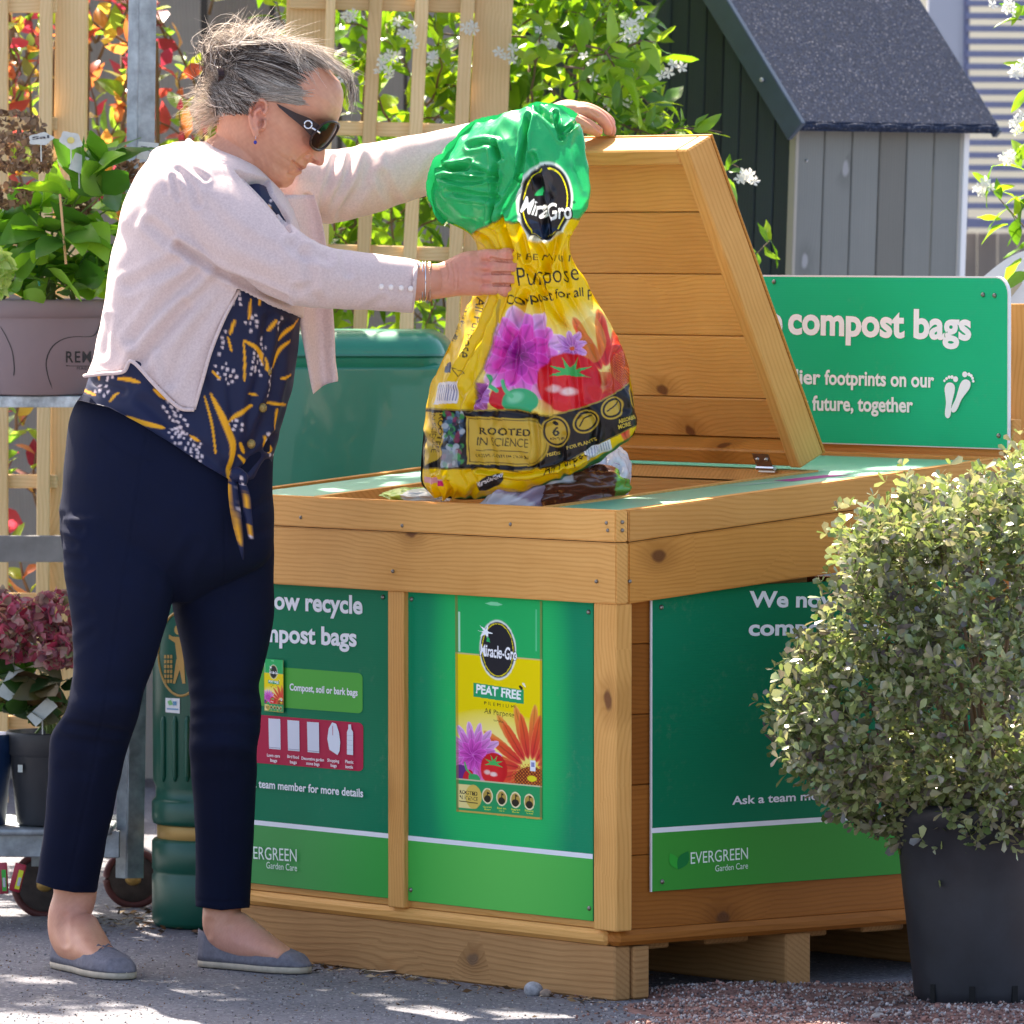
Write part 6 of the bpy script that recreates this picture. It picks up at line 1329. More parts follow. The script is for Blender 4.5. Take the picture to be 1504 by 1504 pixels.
def dryleaf(px, py, s, a, col, lab, seed):
    r_ = np.random.default_rng(seed); n = 9; u = np.linspace(-1, 1, n); R = []
    for t in u: w_ = (1-t*t)**.7*.38; R.append([[t, -w_, .18*abs(t)+.25*w_], [t, 0, .10*t*t], [t, w_, .18*abs(t)+.3*w_]])
    v = np.array(R).reshape(-1, 3)*s; c, q = math.cos(a), math.sin(a); v = np.stack([v[:, 0]*c-v[:, 1]*q, v[:, 0]*q+v[:, 1]*c, v[:, 2]+.002], 1)+G(px, py)
    me = mkmesh('dry_leaf', v, grid_faces(n, 3), True); o = obj('dry_leaf', me, plain('dry'+str(seed), col, .8)); tag(o, lab, 'leaf', 'dry leaves lying on the ground')
DB = (.16, .08, .04)
for i, (x, y, s, lab) in enumerate(((560, 1431, .026, 'curled pale dry leaf by the pallet between shoe and stone'), (495, 1423, .020, 'dark dry leaf beside the toe of the right shoe'), (628, 1447, .010, 'small orange leaf scrap on the asphalt in front of the pallet'), (190, 1345, .018, 'brown dry leaf in the sunny patch beside the litter bin'), (205, 1352, .020, 'dark curled leaf touching the foot of the litter bin'), (222, 1358, .018, 'brown leaf lowest in the cluster beside the litter bin'), (288, 1372, .024, 'tan leaf between the litter bin and the heel of a shoe'), (980, 1476, .018, 'straw coloured splinter of leaf on the red grit'), (176, 1336, .014, 'small brown leaf farthest left in the litter by the bin'), (860, 1468, .018, 'twisted brown leaf in front of the pallet near its corner'))):
    dryleaf(x, y, s, i*1.3, (.55, .42, .28) if i in (0, 2, 7) else DB, lab, 50+i)

V, Fc, Cc = [], [], []
for k in range(420):
    z_ = rg.random()
    if z_ < .45: u_ = rg.uniform(-.05, 1.12); p = B(u_, -abs(rg.normal())*.035-.002, 0)
    elif z_ < .75: p = G(rg.normal(215, 40), rg.normal(1350, 12))
    else: p = G(rg.uniform(380, 1000), rg.uniform(1400, 1500))
    r = rg.uniform(.003, .011)*(.6 if z_ > .75 else 1); Q, _ = np.linalg.qr(rg.normal(size=(3, 3))+np.eye(3)*2.5); q = np.array([[1, 0, 0], [.2, .45, .12], [-1, .1, 0], [.1, -.4, .15]])*r; V.append(q@Q.T+p+[0, 0, .003]); Fc.append(np.array([[0, 1, 2, 3]])+4*(len(V)-1)); Cc.append(np.tile(np.array([[.14, .07, .03], [.22, .13, .06], [.07, .045, .03], [.34, .26, .17]])[rg.integers(4)]*rg.uniform(.7, 1.2), (4, 1)))
me = mkmesh('leaf_litter', np.concatenate(V), np.concatenate(Fc)); setcol(me, np.concatenate(Cc)); o = obj('leaf_litter', me, M_grit); tag(o, 'brown crumbs of leaf litter along the pallet and beside the litter bin', 'leaf litter', kind='stuff')
# ================================================================== leaves
def leaftpl(w=.22, fold=.10, curl=.12, ob=False):
    s = np.array([[0, 0, 0], [.33, 0, .02], [.68, 0, -curl*.35], [1, 0, -curl], [.33, w, fold], [.68, w*.72, fold*.5-curl*.3], [.33, -w, fold], [.68, -w*.72, fold*.5-curl*.3]], float)
    if ob: s[4, 1], s[6, 1] = w*.62, -w*.62; s[5, 1], s[7, 1] = w*1.05, -w*1.05; s[[2, 5, 7], 0] = [.72, .78, .78]; s[3, 0] = .98
    f = [(0, 1, 4), (0, 6, 1), (1, 2, 5, 4), (6, 7, 2, 1), (2, 3, 5), (7, 3, 2)]; return s, f
def leafhi(w=.22, fold=.10, curl=.12, ob=False, seed=0):
    t = np.linspace(0, 1, 7); r_ = np.random.default_rng(seed); V = []
    for k, a in enumerate(t):
        h = w*max(math.sin(math.pi*min(max(a**(1.5 if ob else .82), .015), .985)), .03)**(.75 if ob else .9)*(1+r_.uniform(-.06, .06))
        for c in (-1, -.55, 0, .55, 1): V.append([a-abs(c)*.02, c*h, fold*abs(c)*h/w+.025*math.sin(a*11+c*2)*abs(c)-curl*a*a])
    return np.array(V), grid_faces(7, 5)[:, ::-1]
def leafframes(D, rg, upbias=.6):
    D = D/np.linalg.norm(D, axis=1)[:, None]; up = rg.normal(size=D.shape)*.6+np.array([0, 0, upbias]); y = np.cross(up, D); y /= np.linalg.norm(y, axis=1)[:, None]+1e-9; z = np.cross(D, y); return np.stack([D, y, z], -1)
def plant_leaves(parent, P0, D, size, mat_o, mat_a, rg, nparts=120, w=.22, fold=.1, curl=.15, nm='leaf', upbias=.6, front=None, rnd=None, ob=False):
    """leaves that show largest become parts, the rest one mesh"""
    P0 = np.asarray(P0); D = np.asarray(D); size = np.asarray(size)*np.ones(len(P0)); Fm = leafframes(D, rg, upbias); s, f = leaftpl(w, fold, curl, ob)
    px, py = proj(P0); vis = (px > -20) & (px < 1520) & (py > -20) & (py < 1520); score = size*vis-(P0[:, 1]-P0[:, 1].min())*.06; order = np.argsort(-score); sel = order[:nparts]; sel = sel[vis[sel]]; mask = np.ones(len(P0), bool); mask[sel] = False
    var = []
    for k in range(4):
        s2, f2 = leafhi(w*(.9+.08*k), fold*(.5+.4*k), curl*(.4+.6*k), ob, k); me = mkmesh(nm, s2, f2, True); me.materials.append(mat_o); var.append(me)
    for i in sel:
        o = bpy.data.objects.new(nm, var[i % 4]); COL.objects.link(o); A3 = Fm[i]*size[i]
        place(o, Matrix(((A3[0, 0], A3[0, 1], A3[0, 2], P0[i, 0]), (A3[1, 0], A3[1, 1], A3[1, 2], P0[i, 1]), (A3[2, 0], A3[2, 1], A3[2, 2], P0[i, 2]), (0, 0, 0, 1))), parent)
    idx = np.where(mask)[0]
    if len(idx):
        jit = 1+rg.uniform(-.25, .25, (len(idx), 1, 3)); T = s[None]*jit; v = np.einsum('nij,nkj->nki', Fm[idx], T)*size[idx][:, None, None]+P0[idx][:, None]
        n = len(idx); tris = np.array([(0, 1, 4), (0, 6, 1), (1, 2, 5), (1, 5, 4), (6, 7, 2), (6, 2, 1), (2, 3, 5), (7, 3, 2)]); ff = (tris[None]+np.arange(n)[:, None, None]*8).reshape(-1, 3)
        me = mkmesh('foliage', v.reshape(-1, 3), ff, True); a = me.attributes.new('rnd', 'FLOAT', 'POINT'); rr = rg.random(n) if rnd is None else rnd[idx]; a.data.foreach_set('value', np.repeat(rr, 8).astype(np.float32))
        o = obj('foliage', me, mat_a, parent); o['kind'] = 'stuff'; return o
def grow(rg, starts, n, step, up=.25, wander=.35, pull=None):
    """wandering shoots: list of point arrays"""
    out = []
    for p, d, L in starts:
        p = np.array(p, float); d = nrm(d); pts = [p]
        for k in range(int(L/step)):
            d = nrm(d+rg.normal(size=3)*wander+np.array([0, 0, up*.3])); p = p+d*step; pts.append(p)
        out.append(np.array(pts))
    return out
def shoots_to_leaves(sh, rg, per=2, spread=1.0, fwd=.5, skip=1):
    P0, D = [], []
    for s in sh:
        t = np.gradient(s, axis=0)
        for k in range(skip, len(s)):
            a = nrm(np.cross(t[k], rg.normal(size=3)))
            for j in range(per):
                th_ = j/per*6.283+k*1.2; b = nrm(np.cross(t[k], a)); d = (a*math.cos(th_)+b*math.sin(th_))*spread+nrm(t[k])*fwd+rg.normal(size=3)*.15; P0.append(s[k]); D.append(d)
    return np.array(P0), np.array(D)
M_stem = plain('stem_bark', (.16, .10, .06), .8); M_gstem = plain('green_stem', (.16, .24, .06), .6)
def stems(sh, parent, r0, mat, nm='stem'):
    mb = MB()
    for s in sh:
        if len(s) > 1: mb.tube(s, np.linspace(r0, r0*.4, len(s)), 5)
    o = mb.build(nm, mat, parent, True); o['kind'] = 'stuff'; return o

# ---- potted shrub on the right
rg = np.random.default_rng(77)
PC = np.array([P(1440, 1300, 12.62)[0], 12.62, 0.])
shrub = thing('potted_shrub', 'dense small leaved olive green shrub in a large black plastic pot, right foreground', 'shrub', PC)
M_black = plain('black_plastic', (.022, .024, .030), .5, 0, .4, 12, .3, .2, 90)
def lathe(name, c, prof, mat, parent=None, n=64, smooth=True):
    R = []; t = np.arange(n)/n*2*math.pi
    for r, z in prof: R.append(np.stack([c[0]+r*np.cos(t), c[1]+r*np.sin(t), np.full(n, c[2]+z)], 1))
    mb = MB(); mb.rings(R); me = mb.mesh(name, smooth); o = obj(name, me, mat, parent); return o
pt = lathe('pot', PC, [(.104, .0), (.110, .004), (.113, .03), (.115, .05), (.132, .20), (.143, .31), (.149, .315), (.151, .335), (.149, .345), (.138, .345), (.132, .30), (.12, .29), (.0, .29)], M_black, shrub)
ft = MB()
for a_ in (-2.4, -1.75, -1.1, -.4): c = PC+np.array([.1125*math.cos(a_), .1125*math.sin(a_), .022]); ft.box(c, np.array([-math.sin(a_), math.cos(a_), 0])*.010, np.array([math.cos(a_), math.sin(a_), 0])*.006, Z*.040)
o = ft.build('drain_slots', plain('slot_dark', (.004, .004, .004), .9), shrub); o['kind'] = 'stuff'
lathe('soil', PC, [(.133, .30), (.1, .306), (0.002, .309)], plain('soil', (.03, .02, .015), .95, 0, .2, 60, .4), shrub, 32)
ctr = np.array([P(1436, 1000, 12.6)[0], 12.60, P(1436, 1000, 12.6)[2]]); rad = np.array([.340, .26, .345])
tw = []; tips = []
for k in range(3500):
    d = nrm(rg.normal(size=3)*[1, 1, 1]); d[2] += .1; rr = rg.uniform(.55, 1.)**.5
    lump = 1+.09*math.sin(d[0]*6+1)+.08*math.sin(d[2]*7+d[1]*5)+.05*math.sin(d[1]*11+d[0]*9)
    p = ctr+d*rad*rr*lump
    if p[2] < .20: continue
    q, w_ = proj(p)
    if q > 1600 or q < 38+np.interp(w_, [640, 700, 760, 800, 850, 900, 950, 1000, 1040, 1100, 1150, 1200, 1250, 1300, 1320], [1400, 1322, 1240, 1212, 1214, 1196, 1160, 1134, 1104, 1130, 1140, 1165, 1225, 1330, 1380])+10*math.sin(w_*.21): continue
    if w_ < 48+np.interp(q, [1200, 1260, 1330, 1400, 1450, 1504], [800, 740, 692, 690, 662, 640])+12*math.sin(q*.13): continue
    tips.append((p, nrm(d*[1, 1, .6]+[0, 0, .8]+rg.normal(size=3)*.35)))
sh = []
for p, d in tips: L_ = 1+.9*(rg.random() < .12); sh.append(np.array([p-d*.035, p-d*.015, p+d*.004*L_, p+d*.020*L_, p+d*.034*L_]))
P0, D = shoots_to_leaves(sh, rg, 3, 1., .8, 1)
M_so = leafmat('olive_leaf', [hexc('647648'), hexc('7e8c5c'), hexc('a8a484'), hexc('665c64'), hexc('a4b078'), hexc('6c8048')], .25, .22, False, (1.5, 1.55, .9), .8); M_sa = leafmat('olive_leaves', [hexc('5c7040'), hexc('788658'), hexc('a8a484'), hexc('5c525c'), hexc('a8b47c'), hexc('6c8048')], .25, .22, True, (1.5, 1.55, .9), .8)
plant_leaves(shrub, P0, D, rg.uniform(.013, .025, len(P0)), M_so, M_sa, rg, 280, .27, .05, .08, ob=True)
br = []
for k in range(46):
    tgt = tips[rg.integers(len(tips))][0]; s0 = PC+[rg.normal()*.015, rg.normal()*.015, .30]; t = np.linspace(0, 1, 8)[:, None]; br.append(s0*(1-t)+tgt*t+np.array([0, 0, .05])*np.sin(t*3.14))
stems(br, shrub, .005, M_stem, 'branches')

# ================================================================== trellis, fence
M_trel = wood('pale_treated_pine', hexc('e3c495'), hexc('c09a63'), knot=(.25, .14, .07), rough=.65, knots=True)
M_trel2 = wood('brown_treated_pine', hexc('c08f55'), hexc('96683a'), rough=.65)
M_grey = wood('weathered_grey_board', hexc('8f8a84'), hexc('6a645e'), knot=(.15, .12, .1), rough=.9)
def pxboard(nm, x0, y0, x1, y1, wpx, d, thick, mat, par, vertical=True, dz=0.):
    """board that runs between two photo points, extended; wpx wide"""
    a, b = P(x0, y0, d), P(x1, y1, d); wd = np.array([1., 0, 0]) if vertical else Z
    return board(nm, a+[0, dz, 0], b+[0, dz, 0], wpx*d/FPX, thick, wd, mat, par, .002)
tr1 = thing('trellis', 'tall square wooden trellis panel with a thick post, behind the woman and the sack', 'trellis', P(600, 1290, 15.2))
def lean(x, y): return x-.048*y*(1 if x > 500 else .6)
def vb(nm, x, w_, d, th_, mat, par, y0=-1050, y1=1180, k=.048): pxboard(nm, x-k*y0, y0, x-k*y1, y1, w_, d, th_, mat, par)
vb('post', 726, 56, 15.25, .075, M_trel, tr1); vb('slat', 687, 20, 15.18, .022, M_trel, tr1); vb('slat', 620, 20, 15.18, .022, M_trel, tr1); vb('slat', 552, 20, 15.18, .022, M_trel, tr1); vb('slat', 486, 14, 15.18, .022, M_trel, tr1, k=.03); vb('post', 452, 60, 15.25, .075, M_trel, tr1, k=.03)
for y in (-910, -720, -540, -360, -175, 6, 190, 371, 553, 735, 920): pxboard('rail', 425-.04*y, y-4, 698-.048*y, y+3, 21, 15.205, .022, M_trel, tr1, False)
tr2 = thing('trellis', 'pale wooden trellis with a post at the left edge, behind the trolley of hydrangeas', 'trellis', P(60, 1290, 15.0))
vb('post', 106, 46, 15.05, .07, M_trel, tr2, k=.012); vb('slat', 68, 19, 14.98, .022, M_trel, tr2, k=.006); vb('slat', 2, 20, 14.98, .022, M_trel, tr2, k=.0); vb('slat', -64, 20, 14.98, .022, M_trel, tr2, k=0)
for y in (-900, -715, -535, -355, -175, 8, 181, 350, 530, 706, 880, 1060): pxboard('rail', -140, y, 84, y+1, 20, 15.0, .022, M_trel, tr2, False, .0)
fence = thing('board_fence', 'weathered grey upright board fence standing behind the climbing plants', 'fence', (-.4, 17.6, 0))
for k in range(14):
    x = -1.75+k*.158; h_ = 2.05+.03*math.sin(k*2.1)
    board('fence_board', (x, 17.6+.006*(k % 2), .02), (x+.004*math.sin(k), 17.6+.006*(k % 2), h_), .145, .018, (1, 0, 0), M_grey, fence)
board('fence_rail', (-1.8, 17.63, .5), (.45, 17.63, .5), .08, .04, Z, M_grey, fence); board('fence_rail', (-1.8, 17.63, 1.6), (.45, 17.63, 1.6), .08, .04, Z, M_grey, fence)
back = mkmesh('yard_wall', [(-3, 18.2, 0), (.9, 18.2, 0), (.9, 18.2, 2.2), (-3, 18.2, 2.2), (-3, 18.35, 0), (.9, 18.35, 0), (.9, 18.35, 2.2), (-3, 18.35, 2.2)], [(0, 1, 2, 3), (7, 6, 5, 4), (3, 2, 6, 7), (0, 3, 7, 4), (1, 5, 6, 2)])
tag(obj('yard_wall', back, plain('dark_render', (.05, .05, .05), .9, 0, .2, 2, .3)), 'dark rendered wall glimpsed through the gaps of the grey fence', 'wall')

# ---- red leaved shrub and jasmines
rg = np.random.default_rng(123)
RED = [hexc('8a2a44'), hexc('b03c54'), hexc('b8543e'), hexc('c8904a'), hexc('a4b03c'), hexc('6c9a34'), hexc('86a83c'), hexc('6a3a52')]
M_ro = leafmat('red_leaf', RED, .5, .35, False, (1.5, 1.5, 1.2)); M_ra = leafmat('red_leaves', RED, .5, .35, True, (1.5, 1.5, 1.2))
photinia = thing('red_shrub', 'tall shrub with crimson, orange and green leaves behind the left trellis', 'shrub', P(150, 1250, 15.9))
st = []
for k in range(120):
    x, y = rg.uniform(-160, 340), rg.uniform(-330, 330)
    if y < -60 and rg.random() < .25: continue
    st.append((P(x, y+60, rg.uniform(15.5, 16.5)), (rg.normal()*.4, rg.normal()*.3, 1), rg.uniform(.2, .42)))
for k in range(46):
    x, y = rg.uniform(-150, 90), rg.uniform(480, 960); st.append((P(x, y, rg.uniform(15.2, 16.)), (rg.normal()*.5, rg.normal()*.3, 1), rg.uniform(.15, .35)))
sh = grow(rg, st, 0, .034, .3, .22); P0, D = shoots_to_leaves(sh, rg, 2, 1., .8)
plant_leaves(photinia, P0, D, rg.uniform(.040, .072, len(P0)), M_ro, M_ra, rg, 200, .24, .08, .18); stems(sh, photinia, .004, M_stem)
def shade_canopy(par, x0, x1, n, mo, ma, sz):  # foliage added above the view to cast shade on the ground
    st = [(P(rg.uniform(x0, x1), rg.uniform(-1370 if x1 > 400 or rg.random() < .55 else -700, -90), rg.uniform(15.02, 15.34)), (rg.normal()*.6, rg.normal()*.15, .6), rg.uniform(.15, .4)) for k in range(n)]
    st = [q for q in st if not (-.86 < q[0][0] < -.36 and 2.0 < q[0][2] < 2.6)]  # gap shaped so that sun gets through to the green container top
    sh = grow(rg, st, 0, .045, .1, .25); P0, D = shoots_to_leaves(sh, rg, 2, 1., .7); plant_leaves(par, P0, D, rg.uniform(sz*.7, sz*1.3, len(P0)), mo, ma, rg, 0, .30, .06, .2); stems(sh, par, .004, M_stem)
shade_canopy(photinia, -620, 330, 370, M_ro, M_ra, .085)
trunk = [catmull(np.array([P(100+k*50, 1240, 15.9), P(90+k*48+rg.normal()*20, 900, 15.9), P(70+k*55, 500, 15.9), P(80+k*50, 60, 15.9)]), 20) for k in range(4)]; stems(trunk, photinia, .012, M_stem, 'trunk')
JAS = [hexc('3f6a22'), hexc('5a8a28'), hexc('7fae34'), hexc('a4c43c'), hexc('4a7a2a'), hexc('8fb83a')]
M_jo = leafmat('jasmine_leaf', JAS, .42, .25, False, (1.5, 1.35, .5)); M_ja = leafmat('jasmine_leaves', JAS, .42, .25, True, (1.5, 1.35, .5))
M_petal = leafmat('white_petal', [(.82, .82, .78), (.88, .87, .82)], .4, .5, True, (1, 1, 1), .2)
def flowers(parent, pts, rg, r=.013, nm='blossom'):
    mb = MB(); n5 = 5
    for p in pts:
        n_ = nrm(np.array([rg.normal()*.5, -1, .5+rg.normal()*.4])); a = nrm(np.cross(n_, rg.normal(size=3))); b = np.cross(n_, a)
        for k in range(5):
            t = k*1.2566; d = a*math.cos(t)+b*math.sin(t); q = -a*math.sin(t)+b*math.cos(t); mb.add([p, p+d*r*.7-q*r*.28+n_*r*.1, p+d*r+q*r*.3+n_*.2*r, p+d*r*.6+q*r*.32], [(0, 1, 2, 3)])
    me = mb.mesh(nm); a = me.attributes.new('rnd', 'FLOAT', 'POINT'); a.data.foreach_set('value', rg.random(len(me.vertices)).astype(np.float32)); o = obj(nm, me, M_petal, parent); o['kind'] = 'stuff'; return o
jas = thing('climbing_jasmine', 'bushy star jasmine with yellow green leaves and white flowers behind the trellis and sack', 'climbing plant', P(700, 1230, 15.6))
st = []
for k in range(300):
    x, y = rg.uniform(430, 930), rg.uniform(-260, 620)
    if x > 760 and y > 210: continue
    st.append((P(x, y+40, rg.uniform(15.25, 16.2)), (rg.normal()*.7, rg.normal()*.5-.2, .7), rg.uniform(.10, .3)))
for k in range(40): st.append((P(rg.uniform(820, 935), rg.uniform(60, 190), rg.uniform(15., 15.5)), (.9, -.2, rg.uniform(-.5, .6)), rg.uniform(.05, .12)))
sh = grow(rg, st, 0, .030, .0, .30); P0, D = shoots_to_leaves(sh, rg, 2, 1., .7)
plant_leaves(jas, P0, D, rg.uniform(.045, .082, len(P0)), M_jo, M_ja, rg, 280, .20, .05, .25); stems(sh, jas, .0028, M_stem); shade_canopy(jas, 330, 900, 270, M_jo, M_ja, .09)
fp = [P(x+rg.normal()*9, y+rg.normal()*8, 15.15) for x, y in ((935, 36), (925, 50), (988, 104), (596, 50), (575, 92), (605, 60), (800, 62), (810, 70), (560, 100), (690, 40), (500, 110), (870, 95), (640, 90), (905, 150), (525, 25), (745, 85)) for _ in range(4)]; flowers(jas, fp, rg)
trunk = [catmull(np.array([P(560+k*70, 1230, 15.7), P(560+k*60+rg.normal()*30, 900, 15.6), P(520+k*80, 500, 15.6), P(540+k*80, 60, 15.7)]), 20) for k in range(5)]; stems(trunk, jas, .009, M_stem, 'trunk')
def sprig(label, pts, d, leaves, fl, seed, name='jasmine_sprig', size=.055):
    """hand placed sprig: stem points and (x, y, direction angle, size) leaves in photo px"""
    r_ = np.random.default_rng(seed); t = thing(name, label, 'plant', P(*pts[0], d)); sh = [catmull(np.array([P(x, y, d+.02*k) for k, (x, y) in enumerate(pts)]), 12)]; stems(sh, t, .0022, M_stem)
    P0 = [P(x, y, d-.01) for x, y, a, s in leaves]; D = [(math.cos(a), r_.normal()*.35, math.sin(a)) for x, y, a, s in leaves]
    plant_leaves(t, P0, D, [s*d/FPX for x, y, a, s in leaves], M_jo, M_ja, r_, 400, .20, .06, .2)
    if fl: flowers(t, [P(x+r_.normal()*7, y+r_.normal()*6, d-.02) for x, y in fl for _ in range(7)], r_, .012)
    return t
sprig('jasmine tip with a white flower cluster right of the raised lid', [(1040, 330), (1062, 270), (1068, 240), (1085, 246)], 14.9, [(1068, 250, 1.4, 26), (1070, 246, .8, 24), (1066, 252, 2.4, 22), (1072, 252, .1, 30), (1068, 262, -1.2, 40), (1076, 268, -1.5, 36), (1066, 270, -2., 30), (1060, 300, -1.0, 30)], [(1100, 262)], 5)
sprig('three leaved jasmine shoot against the dark shed beside the lid', [(1090, 400), (1112, 372), (1130, 354)], 14.9, [(1128, 356, 2.0, 34), (1132, 354, -1.1, 48), (1122, 362, -1.0, 34), (1112, 372, -1.7, 34), (1110, 370, 2.9, 28), (1132, 352, 1.9, 36)], [], 6)
sprig('yellow green leaves peeping over the back of the lid', [(940, 230), (980, 192), (1030, 190), (1060, 194)], 14.7, [(985, 192, .7, 30), (990, 190, .3, 36), (1018, 192, .4, 48), (1022, 188, 1.1, 26), (1030, 194, -.1, 44), (950, 185, 1.2, 34), (965, 188, .5, 40), (975, 190, 2.2, 36), (940, 190, 1.6, 34), (1000, 188, 1.4, 30)], [], 7)
jr = sprig('jasmine branch with white flowers hanging in from the right edge', [(1560, 400), (1510, 340), (1475, 300), (1446, 268)], 14.4, [(1450, 268, 2.6, 34), (1452, 266, 1.5, 30), (1456, 272, -2.1, 40), (1470, 292, 1.9, 30), (1474, 300, -.9, 40), (1480, 306, -2.5, 44), (1490, 316, 1.3, 34), (1494, 322, -1.7, 46), (1500, 330, -2.2, 40), (1504, 300, 2.4, 44), (1505, 250, 2.7, 48), (1500, 245, 1.9, 30), (1512, 350, -2.4, 50), (1500, 380, -2.3, 50), (1508, 400, -2.6, 44), (1480, 330, -2.9, 44), (1470, 322, 3.0, 36), (1508, 20, 2.7, 44), (1504, 8, -2.3, 34), (1500, 30, 3., 40), (1510, 130, -2.2, 44), (1508, 100, 2.8, 36), (1506, 210, -2.4, 34), (1508, 235, 2.2, 40), (1515, 170, -2.3, 40), (1478, 300, .6, 36), (1462, 282, .5, 30), (1510, 290, -2.2, 44)], [(1442, 275), (1480, 232), (1500, 105), (1498, 178), (1480, 8)], 8)
# ================================================================== playhouse shed
M_shed = wood('grey_painted_board', hexc('7a7b76'), hexc('686a66'), knot=(.30, .30, .30), rough=.75, knots=True, bumpd=.0005)
M_shed_shade = wood('shaded_grey_board', hexc('3a4448'), hexc('2c3539'), rough=.75, knots=False)  # grey boards again, the gable's shade put into the darker colour
M_fascia = plain('blue_grey_paint', hexc('3c4b5c'), .45, 0, .4, 20, .12)
def feltmat():
    m, nt, bs = newmat('mineral_felt'); v = coordn(nt); vo = nt.nodes.new('ShaderNodeTexVoronoi'); vo.inputs['Scale'].default_value = 380; nt.links.new(v, vo.inputs[0]); sp = nt.nodes.new('ShaderNodeSeparateColor'); nt.links.new(vo.outputs['Color'], sp.inputs[0])
    c = ramp(nt, sp.outputs[0], [(0, hexc('0e1a2c')), (.7, hexc('18263e')), (.95, hexc('2c3a54')), (1., hexc('8c8a90'))]); nt.links.new(c, bs.inputs['Base Color']); r = ramp(nt, sp.outputs[1], [(0, (.8, .8, .8)), (.85, (.6, .6, .6)), (.9, (.15, .15, .15))]); nt.links.new(r, bs.inputs['Roughness'])
    bump(nt, bs, sp.outputs[2], .6, .003); bs.inputs['Specular IOR Level'].default_value = .15; return m
shed = thing('playhouse_shed', 'small grey boarded garden shed with steep black felt roof behind the sign', 'shed', P(1165, 1240, 15.8))
Gd = nrm([-.71, .70, 0]); Sd = nrm([.70, .71, 0]); C0 = np.array([P(1163, 300, 15.8)[0], 15.8, 0.]); tilt = np.array([-.0, 0, 0])
eave_h = P(1165, 186, 15.8)[2]+.052
def SP(g, s, z): return C0+Gd*g+Sd*s+Z*z+np.array([.032*(z-1.3), 0, 0])
n = 6; W1 = .525
for k in range(n):
    s0_, s1_ = W1*k/n, W1*(k+1)/n; board('wall_board', SP(0, (s0_+s1_)/2, 0.02), SP(0, (s0_+s1_)/2, eave_h-.01), (s1_-s0_)-.0035, .012, Sd, M_shed, shed, .002)
board('corner_trim', SP(-.004, -.006, .02), SP(-.004, -.006, eave_h-.01), .010, .02, Sd, plain('pale_trim', hexc('9a968c'), .6), shed); board('corner_trim', SP(-.004, W1+.010, .02), SP(-.004, W1+.010, eave_h-.01), .018, .02, Sd, M_white, shed)
rise = 1.16
for k in range(18):
    g0 = .052*k+.026; hh = eave_h+(min(g0, .94-g0)-.03)*rise; board('gable_board', SP(g0, -.001, .02), SP(g0, -.001, hh), .049, .012, Gd, M_shed_shade, shed, .002)
board('inner_wall', SP(.02, W1/2, .5), SP(.92, W1/2, .5), 1.0, .01, Z, M_shed_shade, shed)
def roofpt(g, s, o=0.): z = eave_h+(g*rise if g < .47 else (.94-g)*rise); return SP(g, s, z+o)
for ga, gb in ((-.055, .47), (.995, .47)):
    q = [roofpt(ga, -.05, .022), roofpt(ga, W1+.06, .022), roofpt(gb if gb < .47 else .4699, W1+.06, .022), roofpt(.4699, -.05, .022)]; v = q+[k-Z*.02 for k in q]; me = mkmesh('roof', v, [(0, 1, 2, 3), (7, 6, 5, 4), (0, 4, 5, 1), (1, 5, 6, 2), (2, 6, 7, 3), (3, 7, 4, 0)]); obj('felt_roof', me, feltmat() if ga < 0 else bpy.data.materials['mineral_felt'], shed)
    for s_, w_ in ((-.055, .055), (W1+.062, .022)):
        board('barge_board', roofpt(ga, s_, .0), roofpt(.4699, s_, .0), w_, .014, Z, M_fascia, shed, .002)
    lip = MB(); lip.tube([roofpt(ga, s, .012)+np.array([0, 0, .002*math.sin(s*60)]) for s in np.linspace(-.05, W1+.06, 40)], .0065, 8); lip.build('felt_edge', bpy.data.materials['mineral_felt'], shed)
for t in (.08, .24, .40): mb = MB(); mb.ell(roofpt(t-.04, -.066, .0), (.005, .005, .005), 8, 6); mb.build('nail', M_steel, shed)
mb = MB(); mb.ell(SP(-.008, .03, P(1177, 236, 15.8)[2]), (.003, .003, .003), 8, 6); mb.build('nail', M_steel, shed)
# ---- louvred screen and sunlit wall beyond
lv = thing('louvre_screen', 'grey blue horizontal slatted screen with cream light between the slats, far right', 'screen', P(1465, 800, 20.))
M_lv = plain('blue_grey_slat', hexc('767c98'), .7, 0, .3, 20, .1)
for y in np.arange(-14, 318, 18.6): a, b = P(1419, y, 20.), P(1560, y+1, 20.); board('slat', a, b, .0165, .03, Z, M_lv, lv)
board('frame_post', P(1412, 340, 20.03), P(1416, -60, 20.03), .030, .05, (1, 0, 0), M_lv, lv); board('frame_rail', P(1400, 327, 20.03), P(1560, 329, 20.03), .026, .05, Z, M_lv, lv); board('frame_post', P(1385, 900, 20.03), P(1389, -60, 20.03), .095, .05, (1, 0, 0), plain('grey_post', hexc('a9adb8'), .7), lv)
hw = mkmesh('house_wall', [(1.0, 23, 0), (4, 23, 0), (4, 23, 4), (1.0, 23, 4), (1, 23.3, 0), (4, 23.3, 0), (4, 23.3, 4), (1, 23.3, 4)], [(0, 1, 2, 3), (3, 2, 6, 7), (0, 3, 7, 4), (1, 5, 6, 2), (7, 6, 5, 4)])
tag(obj('house_wall', hw, plain('cream_render', (.93, .80, .56), .9, 0, .2, 3, .04)), 'cream rendered wall seen between the slats of the far screen', 'wall')
lw = thing('low_wall', 'weathered grey timber boarding below the slatted screen at the right', 'wall', P(1450, 900, 20.1))
for k in range(6): board('boarding', P(1390+k*30, 1100, 20.1), P(1390+k*30, 342, 20.1), .052, .02, (1, 0, 0), M_grey, lw)
ch = thing('garden_chair_back', 'curved white plastic chair back partly hidden behind the green sign', 'chair', P(1490, 800, 14.6)); mb = MB()
R = []
